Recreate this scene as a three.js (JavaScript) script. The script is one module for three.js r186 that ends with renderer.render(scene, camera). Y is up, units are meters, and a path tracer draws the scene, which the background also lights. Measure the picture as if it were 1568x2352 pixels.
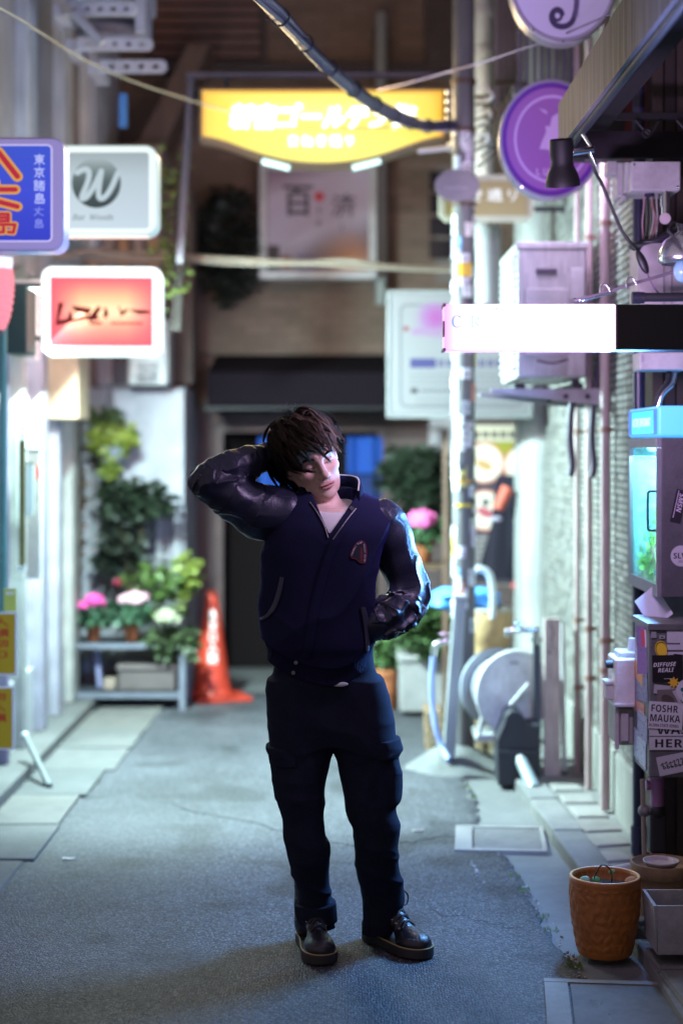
import * as THREE from 'three';
import { RoundedBoxGeometry } from 'three/addons/geometries/RoundedBoxGeometry.js';
import { mergeGeometries } from 'three/addons/utils/BufferGeometryUtils.js';
import { RectAreaLightUniformsLib } from 'three/addons/lights/RectAreaLightUniformsLib.js';

// ---------------------------------------------------------------- camera, sky, exposure
const scene = new THREE.Scene();
const F = 3760, CX = 784, HY = 1030, EH = 1.618;           // focal length and horizon measured in photo pixels (1568 wide), eye height in metres
const camera = new THREE.PerspectiveCamera(2 * Math.atan(1176 / F) * 180 / Math.PI, 1568 / 2352, 0.1, 200);
camera.position.set(0, EH, 0);
camera.lookAt(0, EH, -1);
camera.setViewOffset(1568, 2352, 0, 146, 1568, 2352);       // the lens is shifted: verticals stay vertical
camera.focus = 5.2;
camera.userData.fStop = 1.12;
scene.add(camera);
const renderer = new THREE.WebGLRenderer({ antialias: true });
renderer.setSize(682, 1024);
renderer.toneMapping = THREE.LinearToneMapping;
renderer.toneMappingExposure = 1.14;
renderer.shadowMap.enabled = true;
RectAreaLightUniformsLib.init();
{ // night sky over a lit city: a dull even glow, a little brighter and warmer near the horizon
  const W = 64, H = 32, d = new Float32Array(W * H * 4);
  for (let j = 0; j < H; j++) {
    const up = Math.max(0, ((j + 0.5) / H - 0.5) * 2), k = Math.pow(1 - up, 2.2);
    for (let i = 0; i < W; i++) d.set([0.22 + 0.12 * k, 0.19 + 0.08 * k, 0.23 + 0.085 * k, 1], (j * W + i) * 4);
  }
  const t = new THREE.DataTexture(d, W, H, THREE.RGBAFormat, THREE.FloatType);
  t.mapping = THREE.EquirectangularReflectionMapping; t.magFilter = THREE.LinearFilter; t.needsUpdate = true;
  scene.background = t; scene.environment = t;
}
const moon = new THREE.DirectionalLight(new THREE.Color().setRGB(0.8, 0.85, 1), 0.02);
moon.position.set(-6, 20, 8); moon.target.position.set(0, 0, -6); moon.castShadow = true; moon.shadow.radius = 30;
moon.shadow.camera.left = -12; moon.shadow.camera.right = 12; moon.shadow.camera.top = 12; moon.shadow.camera.bottom = -12;
scene.add(moon, moon.target);

// ---------------------------------------------------------------- helpers
const V3 = (x, y, z) => new THREE.Vector3(x, y, z);
const X = (px, d) => (px - CX) * d / F, Y = (py, d) => EH + (HY - py) * d / F;
const P = (px, py, d) => V3(X(px, d), Y(py, d), -d);
function RNG(seed) { let s = seed >>> 0; return () => { s = (s + 0x6d2b79f5) | 0; let t = Math.imul(s ^ (s >>> 15), 1 | s); t = (t + Math.imul(t ^ (t >>> 7), 61 | t)) ^ t; return ((t ^ (t >>> 14)) >>> 0) / 4294967296; }; }
const clamp = (x, a, b) => Math.min(b, Math.max(a, x)), lerp = (a, b, t) => a + (b - a) * t, sstep = (a, b, x) => { const t = clamp((x - a) / (b - a), 0, 1); return t * t * (3 - 2 * t); };
const hash3 = (i, j, k) => { let n = Math.imul(i, 374761393) + Math.imul(j, 668265263) + Math.imul(k, 2147483647 - 1013); n = Math.imul(n ^ (n >>> 13), 1274126177); return ((n ^ (n >>> 16)) >>> 0) / 4294967296; };
function vnoise(x, y, z) {
  const i = Math.floor(x), j = Math.floor(y), k = Math.floor(z), f = (t) => t * t * (3 - 2 * t), u = f(x - i), v = f(y - j), w = f(z - k);
  const L = (a, b) => lerp(lerp(hash3(i, j + a, k + b), hash3(i + 1, j + a, k + b), u), 0, 0);
  return lerp(lerp(L(0, 0), L(1, 0), v), lerp(L(0, 1), L(1, 1), v), w) * 2 - 1;
}
function tnoise(seed, per) { // tileable value noise, u and v in 0..1
  const r = RNG(seed), g = new Float32Array(per * per).map(() => r());
  return (u, v) => { const x = u * per, y = v * per, i = Math.floor(x), j = Math.floor(y), f = (t) => t * t * (3 - 2 * t), a = f(x - i), b = f(y - j), q = (m, n) => g[((n % per + per) % per) * per + ((m % per + per) % per)];
    return lerp(lerp(q(i, j), q(i + 1, j), a), lerp(q(i, j + 1), q(i + 1, j + 1), a), b); };
}
function tex(n, fn, srgb = false) { // fn(u, v) -> [r, g, b] or one number, 0..1
  const d = new Uint8Array(n * n * 4);
  for (let j = 0; j < n; j++) for (let i = 0; i < n; i++) { const c = fn((i + 0.5) / n, (j + 0.5) / n), o = (j * n + i) * 4, a = typeof c === 'number' ? [c, c, c] : c; for (let k = 0; k < 3; k++) d[o + k] = clamp(a[k], 0, 1) * 255; d[o + 3] = 255; }
  const t = new THREE.DataTexture(d, n, n); t.wrapS = t.wrapT = THREE.RepeatWrapping; t.magFilter = THREE.LinearFilter; t.colorSpace = srgb ? THREE.SRGBColorSpace : THREE.NoColorSpace; t.needsUpdate = true; return t;
}
const rep = (t, m) => { const c = t.clone(); c.repeat.set(1 / m, 1 / m); c.needsUpdate = true; return c; };
function canvasTex(w, h, draw) { const c = document.createElement('canvas'); c.width = w; c.height = h; draw(c.getContext('2d'), w, h); const t = new THREE.CanvasTexture(c); t.colorSpace = THREE.SRGBColorSpace; return t; }
function std(c, rough = 0.7, o = {}) { const m = new (o.physical ? THREE.MeshPhysicalMaterial : THREE.MeshStandardMaterial)({ roughness: rough }); m.color.setRGB(...c); const { physical, ...rest } = o; if (rest.emissive) { m.emissive.setRGB(...rest.emissive); delete rest.emissive; } Object.assign(m, rest); return m; }
// shared grain: a mottled tint map and relief maps, laid out in metres
const n8 = tnoise(1, 8), n16 = tnoise(2, 16), n64 = tnoise(3, 64), n128 = tnoise(4, 128), n256 = tnoise(5, 256), n4 = tnoise(6, 4), n32 = tnoise(7, 32);
const grimeT = tex(512, (u, v) => { const a = 0.42 * n4(u, v) + 0.28 * n16(u, v) + 0.2 * n64(u, v) + 0.1 * n256(u, v); return 0.62 + 0.5 * (a - 0.25); });
const grainB = tex(512, (u, v) => 0.35 * n32(u, v) + 0.35 * n128(u, v) + 0.3 * n256(u, v));
const streakT = tex(512, (u, v) => { const s = n128(u, v * 0.06 + 0.1) * 0.5 + n32(u, v * 0.13) * 0.5; return 0.55 + 0.55 * (0.6 * s + 0.4 * n8(u, v)) - 0.1; });
const roughT = tex(256, (u, v) => 0.6 + 0.4 * n16(u, v) * n64(u, v));
const dirty = (c, rough, o = {}) => std(c, rough, { map: rep(o.streak ? streakT : grimeT, o.size ?? 1.1), bumpMap: rep(grainB, o.grain ?? 0.6), bumpScale: o.bump ?? 0.0012, ...(o.more ?? {}) });

function metreUV(g) {
  const p = g.attributes.position, n = g.attributes.normal, uv = new Float32Array(p.count * 2);
  for (let i = 0; i < p.count; i++) { const ax = Math.abs(n.getX(i)), ay = Math.abs(n.getY(i)), az = Math.abs(n.getZ(i)), x = p.getX(i), y = p.getY(i), z = p.getZ(i);
    if (ay >= ax && ay >= az) { uv[2 * i] = x; uv[2 * i + 1] = z; } else if (ax >= az) { uv[2 * i] = z; uv[2 * i + 1] = y; } else { uv[2 * i] = x; uv[2 * i + 1] = y; } }
  g.setAttribute('uv', new THREE.BufferAttribute(uv, 2)); return g;
}
function soft(g) { const h = g.index ? g.toNonIndexed() : g; for (const k of Object.keys(h.attributes)) if (!['position', 'normal', 'uv'].includes(k)) h.deleteAttribute(k); return h; }
class MB { // collects shapes in world metres and makes ONE named mesh of them
  constructor() { this.g = []; }
  add(g, m, keepUV) { g = soft(g.clone()); if (!g.attributes.normal) g.computeVertexNormals(); if (m) g.applyMatrix4(m); if (!keepUV || !g.attributes.uv) metreUV(g); this.g.push(g); return this; }
  box(w, h, d, x, y, z, rot = [0, 0, 0], r = 0) {
    const g = r > 0 ? new RoundedBoxGeometry(w, h, d, 2, Math.min(r, w / 2.01, h / 2.01, d / 2.01)) : new THREE.BoxGeometry(w, h, d);
    return this.add(g, new THREE.Matrix4().compose(V3(x, y, z), new THREE.Quaternion().setFromEuler(new THREE.Euler(...rot)), V3(1, 1, 1)));
  }
  span(x0, x1, y0, y1, z0, z1, r = 0) { return this.box(Math.abs(x1 - x0), Math.abs(y1 - y0), Math.abs(z1 - z0), (x0 + x1) / 2, (y0 + y1) / 2, (z0 + z1) / 2, [0, 0, 0], r); }
  rod(a, b, r, r2 = r, seg = 12) { const d = b.clone().sub(a), g = new THREE.CylinderGeometry(r2, r, d.length(), seg); return this.add(g, new THREE.Matrix4().compose(a.clone().add(b).multiplyScalar(0.5), new THREE.Quaternion().setFromUnitVectors(V3(0, 1, 0), d.normalize()), V3(1, 1, 1))); }
  tube(pts, r, seg = 24, rs = 7, closed = false) { return this.add(new THREE.TubeGeometry(new THREE.CatmullRomCurve3(pts, closed), seg, r, rs, closed)); }
  ball(r, x, y, z, s = [1, 1, 1], seg = 16) { return this.add(new THREE.SphereGeometry(r, seg, Math.ceil(seg * 0.7)), new THREE.Matrix4().compose(V3(x, y, z), new THREE.Quaternion(), V3(...s))); }
  lathe(pts, x, y, z, seg = 32, sx = 1, sz = 1) { return this.add(new THREE.LatheGeometry(pts.map((p) => new THREE.Vector2(...p)), seg), new THREE.Matrix4().compose(V3(x, y, z), new THREE.Quaternion(), V3(sx, 1, sz))); }
  ring(R, r, x, y, z, rot = [0, 0, 0], arc = Math.PI * 2) { return this.add(new THREE.TorusGeometry(R, r, 8, 28, arc), new THREE.Matrix4().compose(V3(x, y, z), new THREE.Quaternion().setFromEuler(new THREE.Euler(...rot)), V3(1, 1, 1))); }
  build(name, mat, parent) { return mesh(name, this.g.length > 1 ? mergeGeometries(this.g) : this.g[0], mat, parent); }
}
const taken = {};
const numbered = (n) => { const k = (taken[n] = (taken[n] ?? -1) + 1); return k ? n + '_' + String(k).padStart(3, '0') : n; };
function mesh(name, g, mat, parent) { const m = new THREE.Mesh(g, mat); m.name = parent ? name : numbered(name); m.castShadow = m.receiveShadow = true; (parent ?? scene).add(m); return m; }
function tag(o, label, category, group) { o.userData.label = label; o.userData.category = category; if (group) o.userData.group = group; return o; }
function thing(name, label, category, group) { const o = new THREE.Group(); o.name = numbered(name); scene.add(o); return tag(o, label, category, group); }
function struct(o, kind = 'structure') { o.userData.kind = kind; return o; }
function settle(o) { // moves a thing's origin to its base, its parts stay where they are
  o.updateMatrixWorld(true); const b = new THREE.Box3().setFromObject(o), c = V3((b.min.x + b.max.x) / 2, b.min.y, (b.min.z + b.max.z) / 2); o.position.copy(c); for (const k of o.children) k.position.sub(c); return o;
}
function single(name, mb, mat, label, category, group) { return tag(mb.build(name, mat), label, category, group); }
// a flat printed face, its own uv 0..1, facing n with its bottom left at o
function face(w, h) { return new THREE.PlaneGeometry(w, h); }
function panelAt(name, w, h, pos, mat, parent, rotY = 0, rotZ = 0, rotX = 0) { const m = mesh(name, face(w, h), mat, parent); m.position.copy(pos); m.rotation.set(rotX, rotY, rotZ); return m; }
function areaLight(color, intensity, w, h, pos, towards) { const l = new THREE.RectAreaLight(new THREE.Color().setRGB(...color), intensity, w, h); l.name = 'lamp_light'; l.position.copy(pos); l.lookAt(towards); scene.add(l); return l; }
function roundRect(w, h, r) { const s = new THREE.Shape(), x = -w / 2, y = -h / 2; s.moveTo(x + r, y); s.lineTo(x + w - r, y); s.absarc(x + w - r, y + r, r, -Math.PI / 2, 0); s.lineTo(x + w, y + h - r); s.absarc(x + w - r, y + h - r, r, 0, Math.PI / 2); s.lineTo(x + r, y + h); s.absarc(x + r, y + h - r, r, Math.PI / 2, Math.PI); s.lineTo(x, y + r); s.absarc(x + r, y + r, r, Math.PI, Math.PI * 1.5); return s; }
function unitUV(g) { g.computeBoundingBox(); const b = g.boundingBox, p = g.attributes.position, uv = new Float32Array(p.count * 2); for (let i = 0; i < p.count; i++) { uv[2 * i] = (p.getX(i) - b.min.x) / (b.max.x - b.min.x); uv[2 * i + 1] = (p.getY(i) - b.min.y) / (b.max.y - b.min.y); } g.setAttribute('uv', new THREE.BufferAttribute(uv, 2)); return g; }
const extrude = (s, d, bevel = 0.004, seg = 16) => new THREE.ExtrudeGeometry(s, { depth: d, bevelEnabled: bevel > 0, bevelSize: bevel, bevelThickness: bevel, bevelSegments: 2, curveSegments: seg });

// brush-stroke characters: polylines on a 10 x 10 grid, y down
const GLYPH = {
  新: '2.5,0 2.5,1.2;.5,1.3 4.7,1.3;1.5,2 1.9,3.2;3.7,2 3.2,3.2;.3,3.5 4.8,3.5;.3,5.3 4.8,5.3;2.5,3.5 2.5,10;2.4,5.5 .4,8.5;2.7,5.8 4.7,8;9,.3 6,1.3;6,1.3 6,5.5 5.2,9.8;6,4 9.9,4;8.1,4 8.1,10',
  宿: '5,0 5,1.2;.6,3 .8,1.4 9.4,1.4 9.3,3;2.8,3 .6,6;1.9,4.5 1.9,10;4,3.2 9.6,3.2;6.7,3.3 6,5;4.6,5 4.6,10;4.6,5 9,5 9,10;4.6,7.2 9,7.2;4.6,9.6 9,9.6',
  ゴ: '1,2 8,2 8,9;.8,9 8.6,9;8.6,0 9.2,1;9.6,-.3 10.2,.7', ー: '.8,5 9.2,5', ル: '3,1.5 3,5 1,9.5;6,1 6,9 9.5,6',
  デ: '2,1.5 7.5,1.5;.6,4 9.2,4;5,4 4.8,7 2.8,9.7;8.4,.2 9,1.2;9.6,-.2 10.2,.8', ン: '1.2,2 3.8,3.8;1.2,9 5,8 9,3',
  街: '2.2,0 .4,2.5;2.4,3 .2,6;1.5,4.8 1.5,10;3.4,2 6.6,2;5,.4 5,4;3.2,4 6.8,4;3.6,6 6.6,6;5,4.6 5,8.6;3.2,8.8 6.8,8.2;7.4,1.5 9.8,1.5;7,4.2 10,4.2;8.8,4.2 8.8,9.6 7.8,9',
  ま: '1.5,2 8.5,2;1.8,4.3 8.2,4.3;5,.4 5,8 3.5,9.5 1.6,8.6 2.6,7.3 5,7.4 8.4,9.4', ね: '2.6,.4 2.6,9.8;.6,2.8 3.8,2.4 .5,7.6;2.6,5 5,3 7.6,2.6 8.8,4.5 8.6,9 6.6,9.6 6,8.4 7.4,7.6 9.8,9',
  き: '1.6,2 8,1.4;1.4,4.2 8.6,3.5;4.4,.3 7,6.4;7,6.4 3,6.2;2.2,7 2.6,9 7,9.6', り: '2.6,1 2.2,4.5 3.4,5.2;7,.8 7.4,5 4.6,9.6',
  通: '.8,.8 2,2.2;.4,4 2,4 2,7.4 .4,9;2,8 4,9.3 10,9.5;3.8,.6 8.8,.6 6.4,2;5,1.4 7.4,2.4;3.8,2.6 3.8,8.2;3.8,2.6 9,2.6 9,8;3.8,4.3 9,4.3;3.8,6 9,6;6.4,2.6 6.4,8',
  百: '.5,.8 9.5,.8;5,.8 4,2.8;2,3 2,10;2,3 8,3 8,10;2,6.2 8,6.2;2,9.4 8,9.4', 済: '1,.8 2.2,2;.4,3.6 1.7,4.7;.4,9.4 2.4,6.2;6.4,0 6.4,1.4;3.2,1.6 9.8,1.6;8.2,1.8 3.4,5;4.6,2 9.8,5;4.4,5 4.2,8 3,10;8.4,5 8.4,10;4.4,6.6 8.4,6.6',
  八: '3.6,.5 .6,9.5;6,.3 9.6,9.3', 丈: '.8,3 9.4,3;5.4,.2 5,5.2 .6,9.8;2.6,4 5.2,7.4 9.8,9.8',
  島: '5,0 4.2,1.2;2.2,1.2 2.2,6.6;2.2,1.2 8,1.2 8,4.4;2.2,2.8 8,2.8;2.2,4.4 8,4.4;2.2,6 9.4,6 9,9.6 8,9.4;1.4,7.2 1.4,9.4 7,9.4 7,7.4;4.2,6.8 4.2,9.4',
  東: '.8,1.5 9.2,1.5;2.2,3 7.8,3 7.8,6 2.2,6 2.2,3;2.2,4.5 7.8,4.5;5,0 5,10;4.6,6.2 .8,9.2;5.4,6.2 9.4,9.2', 京: '5,0 5,1.5;.6,1.6 9.4,1.6;2.4,3 7.6,3 7.6,5.6 2.4,5.6 2.4,3;5,5.6 5,9.8 4,9.2;2.8,6.8 1,9;7,6.8 9,9',
  諸: '1,.3 3,.3;.3,1.8 4,1.8;.9,3.2 3.2,3.2;.9,4.6 3.2,4.6;.9,6 3.4,6 3.4,9.4 .9,9.4 .9,6;4.8,1.5 8.4,1.5;6.4,.2 6.4,3.4;4.4,3.6 9.8,3.6;9.4,.8 4.4,6.4;5.8,5.6 9,5.6 9,9.8 5.8,9.8 5.8,5.6;5.8,7.6 9,7.6',
  人: '5,.5 4.6,4 .8,9.6;5,3.6 9.6,9.6', 類: '2.5,.5 2.5,5;.4,2.6 4.6,2.6;2.5,2.8 .6,5;2.5,2.8 4.4,4.6;.3,6.8 4.7,6.8;2.5,5.6 .6,9.8;2.6,7 4.6,9.4;5.4,.6 9.8,.6;7.4,.8 7,2.2;6,2.4 9.4,2.4 9.4,7.6 6,7.6 6,2.4;6,4.2 9.4,4.2;6,5.9 9.4,5.9;6.8,7.8 5.4,9.8;8.4,7.8 9.9,9.8',
  切: '.4,3.4 4.6,2.6;2.4,.6 2.4,8 4.4,7;5.2,1.6 9.4,1.6 9,9 7.6,8.6;7,1.8 6.6,6 4.4,9.6', 口: '1.5,2 8.5,2 8.5,9 1.5,9 1.5,2',
};
function glyph(c, ch, x, y, s, lw, color, skew = 0, sx = 1) {
  c.strokeStyle = color; c.lineWidth = lw; c.lineCap = 'round'; c.lineJoin = 'round';
  for (const st of GLYPH[ch].split(';')) { c.beginPath(); st.trim().split(' ').forEach((q, i) => { const [a, b] = q.split(',').map(Number), u = x + (a * sx - (b - 5) * skew) * s / 10, v = y + b * s / 10; i ? c.lineTo(u, v) : c.moveTo(u, v); }); c.stroke(); }
}
const row = (c, str, x, y, s, pitch, lw, color, skew = 0, sx = 1) => [...str].forEach((ch, i) => glyph(c, ch, x + i * pitch, y, s, lw, color, skew, sx));
const col = (c, str, x, y, s, pitch, lw, color) => [...str].forEach((ch, i) => glyph(c, ch, x, y + i * pitch, s, lw, color));

// common materials
const M = {
  white: dirty([0.62, 0.61, 0.6], 0.55, { size: 0.9, bump: 0.0005 }), offwhite: dirty([0.5, 0.48, 0.45], 0.7), beige: dirty([0.5, 0.4, 0.27], 0.6), grey: dirty([0.22, 0.22, 0.24], 0.5, { streak: true }), darkgrey: dirty([0.045, 0.045, 0.055], 0.45),
  black: std([0.012, 0.012, 0.014], 0.45), rubber: std([0.014, 0.014, 0.017], 0.6), steel: std([0.55, 0.56, 0.58], 0.32, { metalness: 0.9, roughnessMap: rep(roughT, 0.3) }), chrome: std([0.75, 0.76, 0.78], 0.14, { metalness: 1 }),
  wood: dirty([0.12, 0.065, 0.035], 0.7, { streak: true, size: 0.5 }), terracotta: dirty([0.42, 0.13, 0.045], 0.8, { size: 0.3 }), soil: dirty([0.035, 0.024, 0.017], 0.95, { size: 0.2, bump: 0.006, grain: 0.15 }),
  concrete: dirty([0.27, 0.265, 0.25], 0.85, { size: 1.3, bump: 0.002, grain: 0.5 }), pinkpipe: dirty([0.5, 0.37, 0.36], 0.5, { streak: true, size: 0.7 }), navy: std([0.02, 0.02, 0.05], 0.35),
};
// ---------------------------------------------------------------- ground
{
  // worn concrete base sheet that reaches past everything
  const g = metreUV(new THREE.PlaneGeometry(120, 120).rotateX(-Math.PI / 2));
  const base = struct(mesh('ground', g, dirty([0.17, 0.17, 0.165], 0.85, { size: 1.7, bump: 0.002, grain: 0.45 })));
  base.position.set(0, -0.008, -20);
  // the asphalt road, with ragged edges against the gutters
  const r = RNG(11), L = [], R = [];
  for (let z = 0.5; z <= 10.9; z += 0.045) {
    L.push([lerp(-1.30, -1.13, sstep(5.5, 9.5, z)) + 0.03 * (r() - 0.5) + 0.05 * Math.sin(z * 3.1) * Math.sin(z * 1.3), z]);
    R.push([lerp(0.755, 0.60, sstep(4.2, 7.6, z)) + 0.022 * (r() - 0.5) + 0.018 * Math.sin(z * 4.3), z]);
  }
  const low = tnoise(24, 5), mid = tnoise(25, 19), st = tnoise(21, 220), fine = tnoise(22, 340);
  const grain = (u, v, n, seed) => { // crushed stone: the nearest jittered point, its distance and its own number
    const x = u * n, y = v * n, i = Math.floor(x), j = Math.floor(y); let best = 9, id = 0; for (let q = -1; q <= 1; q++) for (let p = -1; p <= 1; p++) { const ci = (i + p + n) % n, cj = (j + q + n) % n, dx = i + p + 0.15 + 0.7 * hash3(ci, cj, seed) - x, dy = j + q + 0.15 + 0.7 * hash3(ci, cj, seed + 1) - y, d = dx * dx + dy * dy; if (d < best) { best = d; id = hash3(ci, cj, seed + 2); } } return [Math.sqrt(best), id]; };
  const GN = 1024, gr = new Float32Array(GN * GN * 2); for (let j = 0; j < GN; j++) for (let i = 0; i < GN; i++) { const g1 = grain((i + 0.5) / GN, (j + 0.5) / GN, 190, 31); gr[(j * GN + i) * 2] = g1[0]; gr[(j * GN + i) * 2 + 1] = g1[1]; }
  const look = (u, v) => { const o = (Math.min(GN - 1, Math.floor(v * GN)) * GN + Math.min(GN - 1, Math.floor(u * GN))) * 2; return [gr[o], gr[o + 1]]; };
  const at = tex(1024, (u, v) => { const [d, id] = look(u, v), stone = sstep(0.52, 0.22, d) * Math.pow(id, 2.6), p = 0.18 * (low(u, v) - 0.5) + 0.14 * (mid(u, v) - 0.5), k = 0.15 + 0.95 * stone + 0.08 * (fine(u, v) - 0.5) + p * 0.4; return [k, k * 0.995, k * 0.985]; });
  const ab = tex(1024, (u, v) => { const [d, id] = look(u, v); return sstep(0.62, 0.15, d) * (0.35 + 0.65 * id) * 0.85 + 0.12 * fine(u, v); });
  at.repeat.set(1 / 1.6, 1 / 1.6); ab.repeat.set(1 / 1.6, 1 / 1.6);
  const rm = tex(512, (u, v) => 0.55 + 0.35 * st(u, v)); rm.repeat.set(1 / 1.6, 1 / 1.6);
  const NX = 44, vp = [], vu = [], vc = [], vi = []; // the road as a grid, so that wear and damp patches can vary over it
  L.forEach(([xl, z], i) => { const xr = R[i][0]; for (let j = -1; j <= NX + 1; j++) { const x = lerp(xl, xr, clamp(j / NX, 0, 1)), edge = j < 0 || j > NX; vp.push(x, edge ? -0.02 : 0.0015 * vnoise(x * 3, z * 3, 1), -z); vu.push(x, -z);
    const big = vnoise(x * 0.9, z * 0.7, 3), med = vnoise(x * 3.1, z * 2.3, 7), sm = vnoise(x * 9, z * 7, 9), wheel = Math.exp(-Math.pow((x - 0.15) / 0.25, 2)) + Math.exp(-Math.pow((x + 0.75) / 0.25, 2)); let c = 0.80 + 0.22 * big + 0.15 * med + 0.08 * sm - 0.08 * wheel; const spot = vnoise(x * 5 + 9, z * 5, 21); if (spot > 0.45) c *= 1 - 0.5 * sstep(0.45, 0.65, spot); if (x > xr - 0.12) c *= 0.86; vc.push(c, c * 1.0, c * (1.02 - 0.02 * big)); } });
  for (let i = 0; i + 1 < L.length; i++) for (let j = 0; j < NX + 2; j++) { const q = i * (NX + 3) + j; vi.push(q, q + 1, q + NX + 3, q + 1, q + NX + 4, q + NX + 3); }
  const gg = new THREE.BufferGeometry(); gg.setAttribute('position', new THREE.Float32BufferAttribute(vp, 3)); gg.setAttribute('uv', new THREE.Float32BufferAttribute(vu, 2)); gg.setAttribute('color', new THREE.Float32BufferAttribute(vc, 3)); gg.setIndex(vi); gg.computeVertexNormals();
  struct(mesh('road', gg, std([0.275, 0.282, 0.315], 0.82, { map: at, bumpMap: ab, bumpScale: 0.0035, roughnessMap: rm, vertexColors: true })));
  const road = scene.getObjectByName('road'); for (const [x0, z0, x1, z1, sd] of [[-0.95, 7.6, 0.1, 6.6, 1], [0.1, 6.6, 0.55, 6.9, 2], [0.3, 5.75, 0.62, 5.5, 4], [-0.3, 8.6, 0.4, 7.7, 5]]) { const q = RNG(sd), pts = []; for (let i = 0; i <= 14; i++) pts.push(V3(lerp(x0, x1, i / 14) + 0.05 * (q() - 0.5), 0.0012, -lerp(z0, z1, i / 14) + 0.07 * (q() - 0.5))); const cm = new MB(); cm.tube(pts.map((p) => p.setY(0.0004)), 0.0013, 60, 5); cm.build('crack', std([0.02, 0.02, 0.02], 1), road); }
  // loose stones and moss in the seam of the road edge
  const mo = new MB(), pe = new MB();
  for (let i = 0; i < 200; i++) { const z = 4.3 + 4 * Math.pow(r(), 1.3), x = lerp(0.755, 0.60, sstep(4.2, 7.6, z)) + 0.03 * (r() - 0.4) - (z > 6.05 && z < 6.45 ? 0.15 : 0), q = 0.002 + 0.0045 * r() * r(); pe.add(new THREE.DodecahedronGeometry(q, 0), new THREE.Matrix4().compose(V3(x, 0.002, -z), new THREE.Quaternion().setFromEuler(new THREE.Euler(r() * 3, r() * 3, 0)), V3(1.5, 0.7, 1.1))); }
  for (let i = 0; i < 160; i++) { const z = 4.3 + 1.2 * r(), x = -1 + 1.6 * r() - 0.2, q = 0.0015 + 0.003 * r() * r(); pe.add(new THREE.DodecahedronGeometry(q, 0), new THREE.Matrix4().makeTranslation(x, 0.001, -z)); }
  const pebbles = pe.build('gravel', dirty([0.45, 0.42, 0.38], 0.9)); tag(struct(pebbles, 'stuff'), 'loose gravel chips along the broken asphalt edge', 'gravel');
  for (let k = 0; k < 9; k++) { const z = [5.12, 6.2, 6.0, 5.65, 5.5, 7.6, 7.8, 5.2, 4.75][k], n = k === 0 ? 60 : 16; for (let i = 0; i < n; i++) { const x = lerp(0.755, 0.60, sstep(4.2, 7.6, z)) + (r() - 0.5) * 0.05; mo.add(new THREE.ConeGeometry(0.0022, 0.006 + 0.014 * r(), 3), new THREE.Matrix4().compose(V3(x, 0.004, -z + (r() - 0.5) * 0.05), new THREE.Quaternion().setFromEuler(new THREE.Euler(r() - 0.5, r() * 6, r() - 0.5)), V3(1, 1, 1))); } }
  tag(struct(mo.build('moss', std([0.10, 0.2, 0.02], 0.9)), 'stuff'), 'small tufts of green moss in the seam beside the road', 'moss');
}
{ // scraps on the road
  const r = RNG(88), g = new THREE.PlaneGeometry(0.05, 0.02, 4, 2), p = g.attributes.position; for (let i = 0; i < p.count; i++) p.setZ(i, 0.006 * r()); g.rotateX(-Math.PI / 2); g.computeVertexNormals(); const m = mesh('paper_scrap', g, std([0.55, 0.54, 0.5], 0.8, { side: THREE.DoubleSide })); m.position.set(-1.07, 0.006, -6.43); tag(m, 'small white scrap of paper on the asphalt near the left gutter slabs', 'litter');
  const b = new MB(); b.rod(V3(0.30, 0.006, -6.9), V3(0.345, 0.006, -6.915), 0.0042, 0.0042, 8); single('cigarette_butt', b, std([0.5, 0.42, 0.3], 0.8), 'cigarette butt on the asphalt left of the kerbside drain cover', 'litter');
}
{ // left gutter: concrete slabs one by one
  const r = RNG(5), o = new THREE.Group(); o.name = 'pavement'; scene.add(struct(o));
  const mats = [[0.13, 0.127, 0.12], [0.11, 0.11, 0.106], [0.155, 0.145, 0.13]].map((c) => dirty(c, 0.8, { size: 0.9 + c[0], bump: 0.003 }));
  for (let z = 4.0; z < 10.6; z += 0.6) { const w = 0.42 + 0.06 * (r() - 0.5), x1 = lerp(-1.26, -1.12, sstep(5.5, 9.5, z)); new MB().box(w, 0.05, 0.585, x1 - w / 2 + 0.02 * r() + (z > 6 && z < 6.6 ? 0.04 : 0), -0.016 + 0.004 * r(), -z - 0.3, [0.006 * (r() - 0.5), 0.01 * (r() - 0.5), 0.012 * (r() - 0.5)], 0.006).build('slab', mats[Math.floor(r() * 3)], o); }
  // step along the shop front
  new MB().span(-1.95, -1.52, -0.05, 0.07, -7.2, -10.4, 0.01).build('step', mats[0], o);
}
{ // right gutter: kerb stones and the strip behind them
  const r = RNG(6), o = new THREE.Group(); o.name = 'kerb'; scene.add(struct(o));
  const mats = [[0.24, 0.235, 0.225], [0.3, 0.28, 0.26], [0.2, 0.2, 0.195]].map((c) => dirty(c, 0.85, { size: 0.8 + c[0], bump: 0.0025 }));
  for (let z = 4.35; z < 8.0; z += 0.6) { const x = lerp(1.0, 0.83, (z - 4.35) / 3.5); new MB().box(0.13, 0.1, 0.592, x + 0.035 + 0.01 * (r() - 0.5), -0.005 + 0.006 * r(), -z - 0.3, [0, 0.048, 0.02 * (r() - 0.5)], 0.012).build('kerb_stone', mats[Math.floor(r() * 3)], o); }
  const p = new THREE.Group(); p.name = 'side_path'; scene.add(struct(p));
  new MB().span(0.95, 1.7, -0.06, 0.028, -3.2, -8.8).build('paving', mats[0], p);
  for (let i = 0; i < 7; i++) new MB().box(0.13 + 0.05 * r(), 0.03, 0.13 + 0.09 * r(), 1.06 + 0.05 * (r() - 0.5), 0.024, -6.1 - i * 0.26, [0, r() * 0.3, 0], 0.012).build('paving_stone', mats[1], p);
  new MB().box(0.5, 0.10, 0.6, 1.33, 0.03, -4.35, [0, 0.05, 0], 0.025).build('paving_stone', mats[2], p);
}
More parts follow.
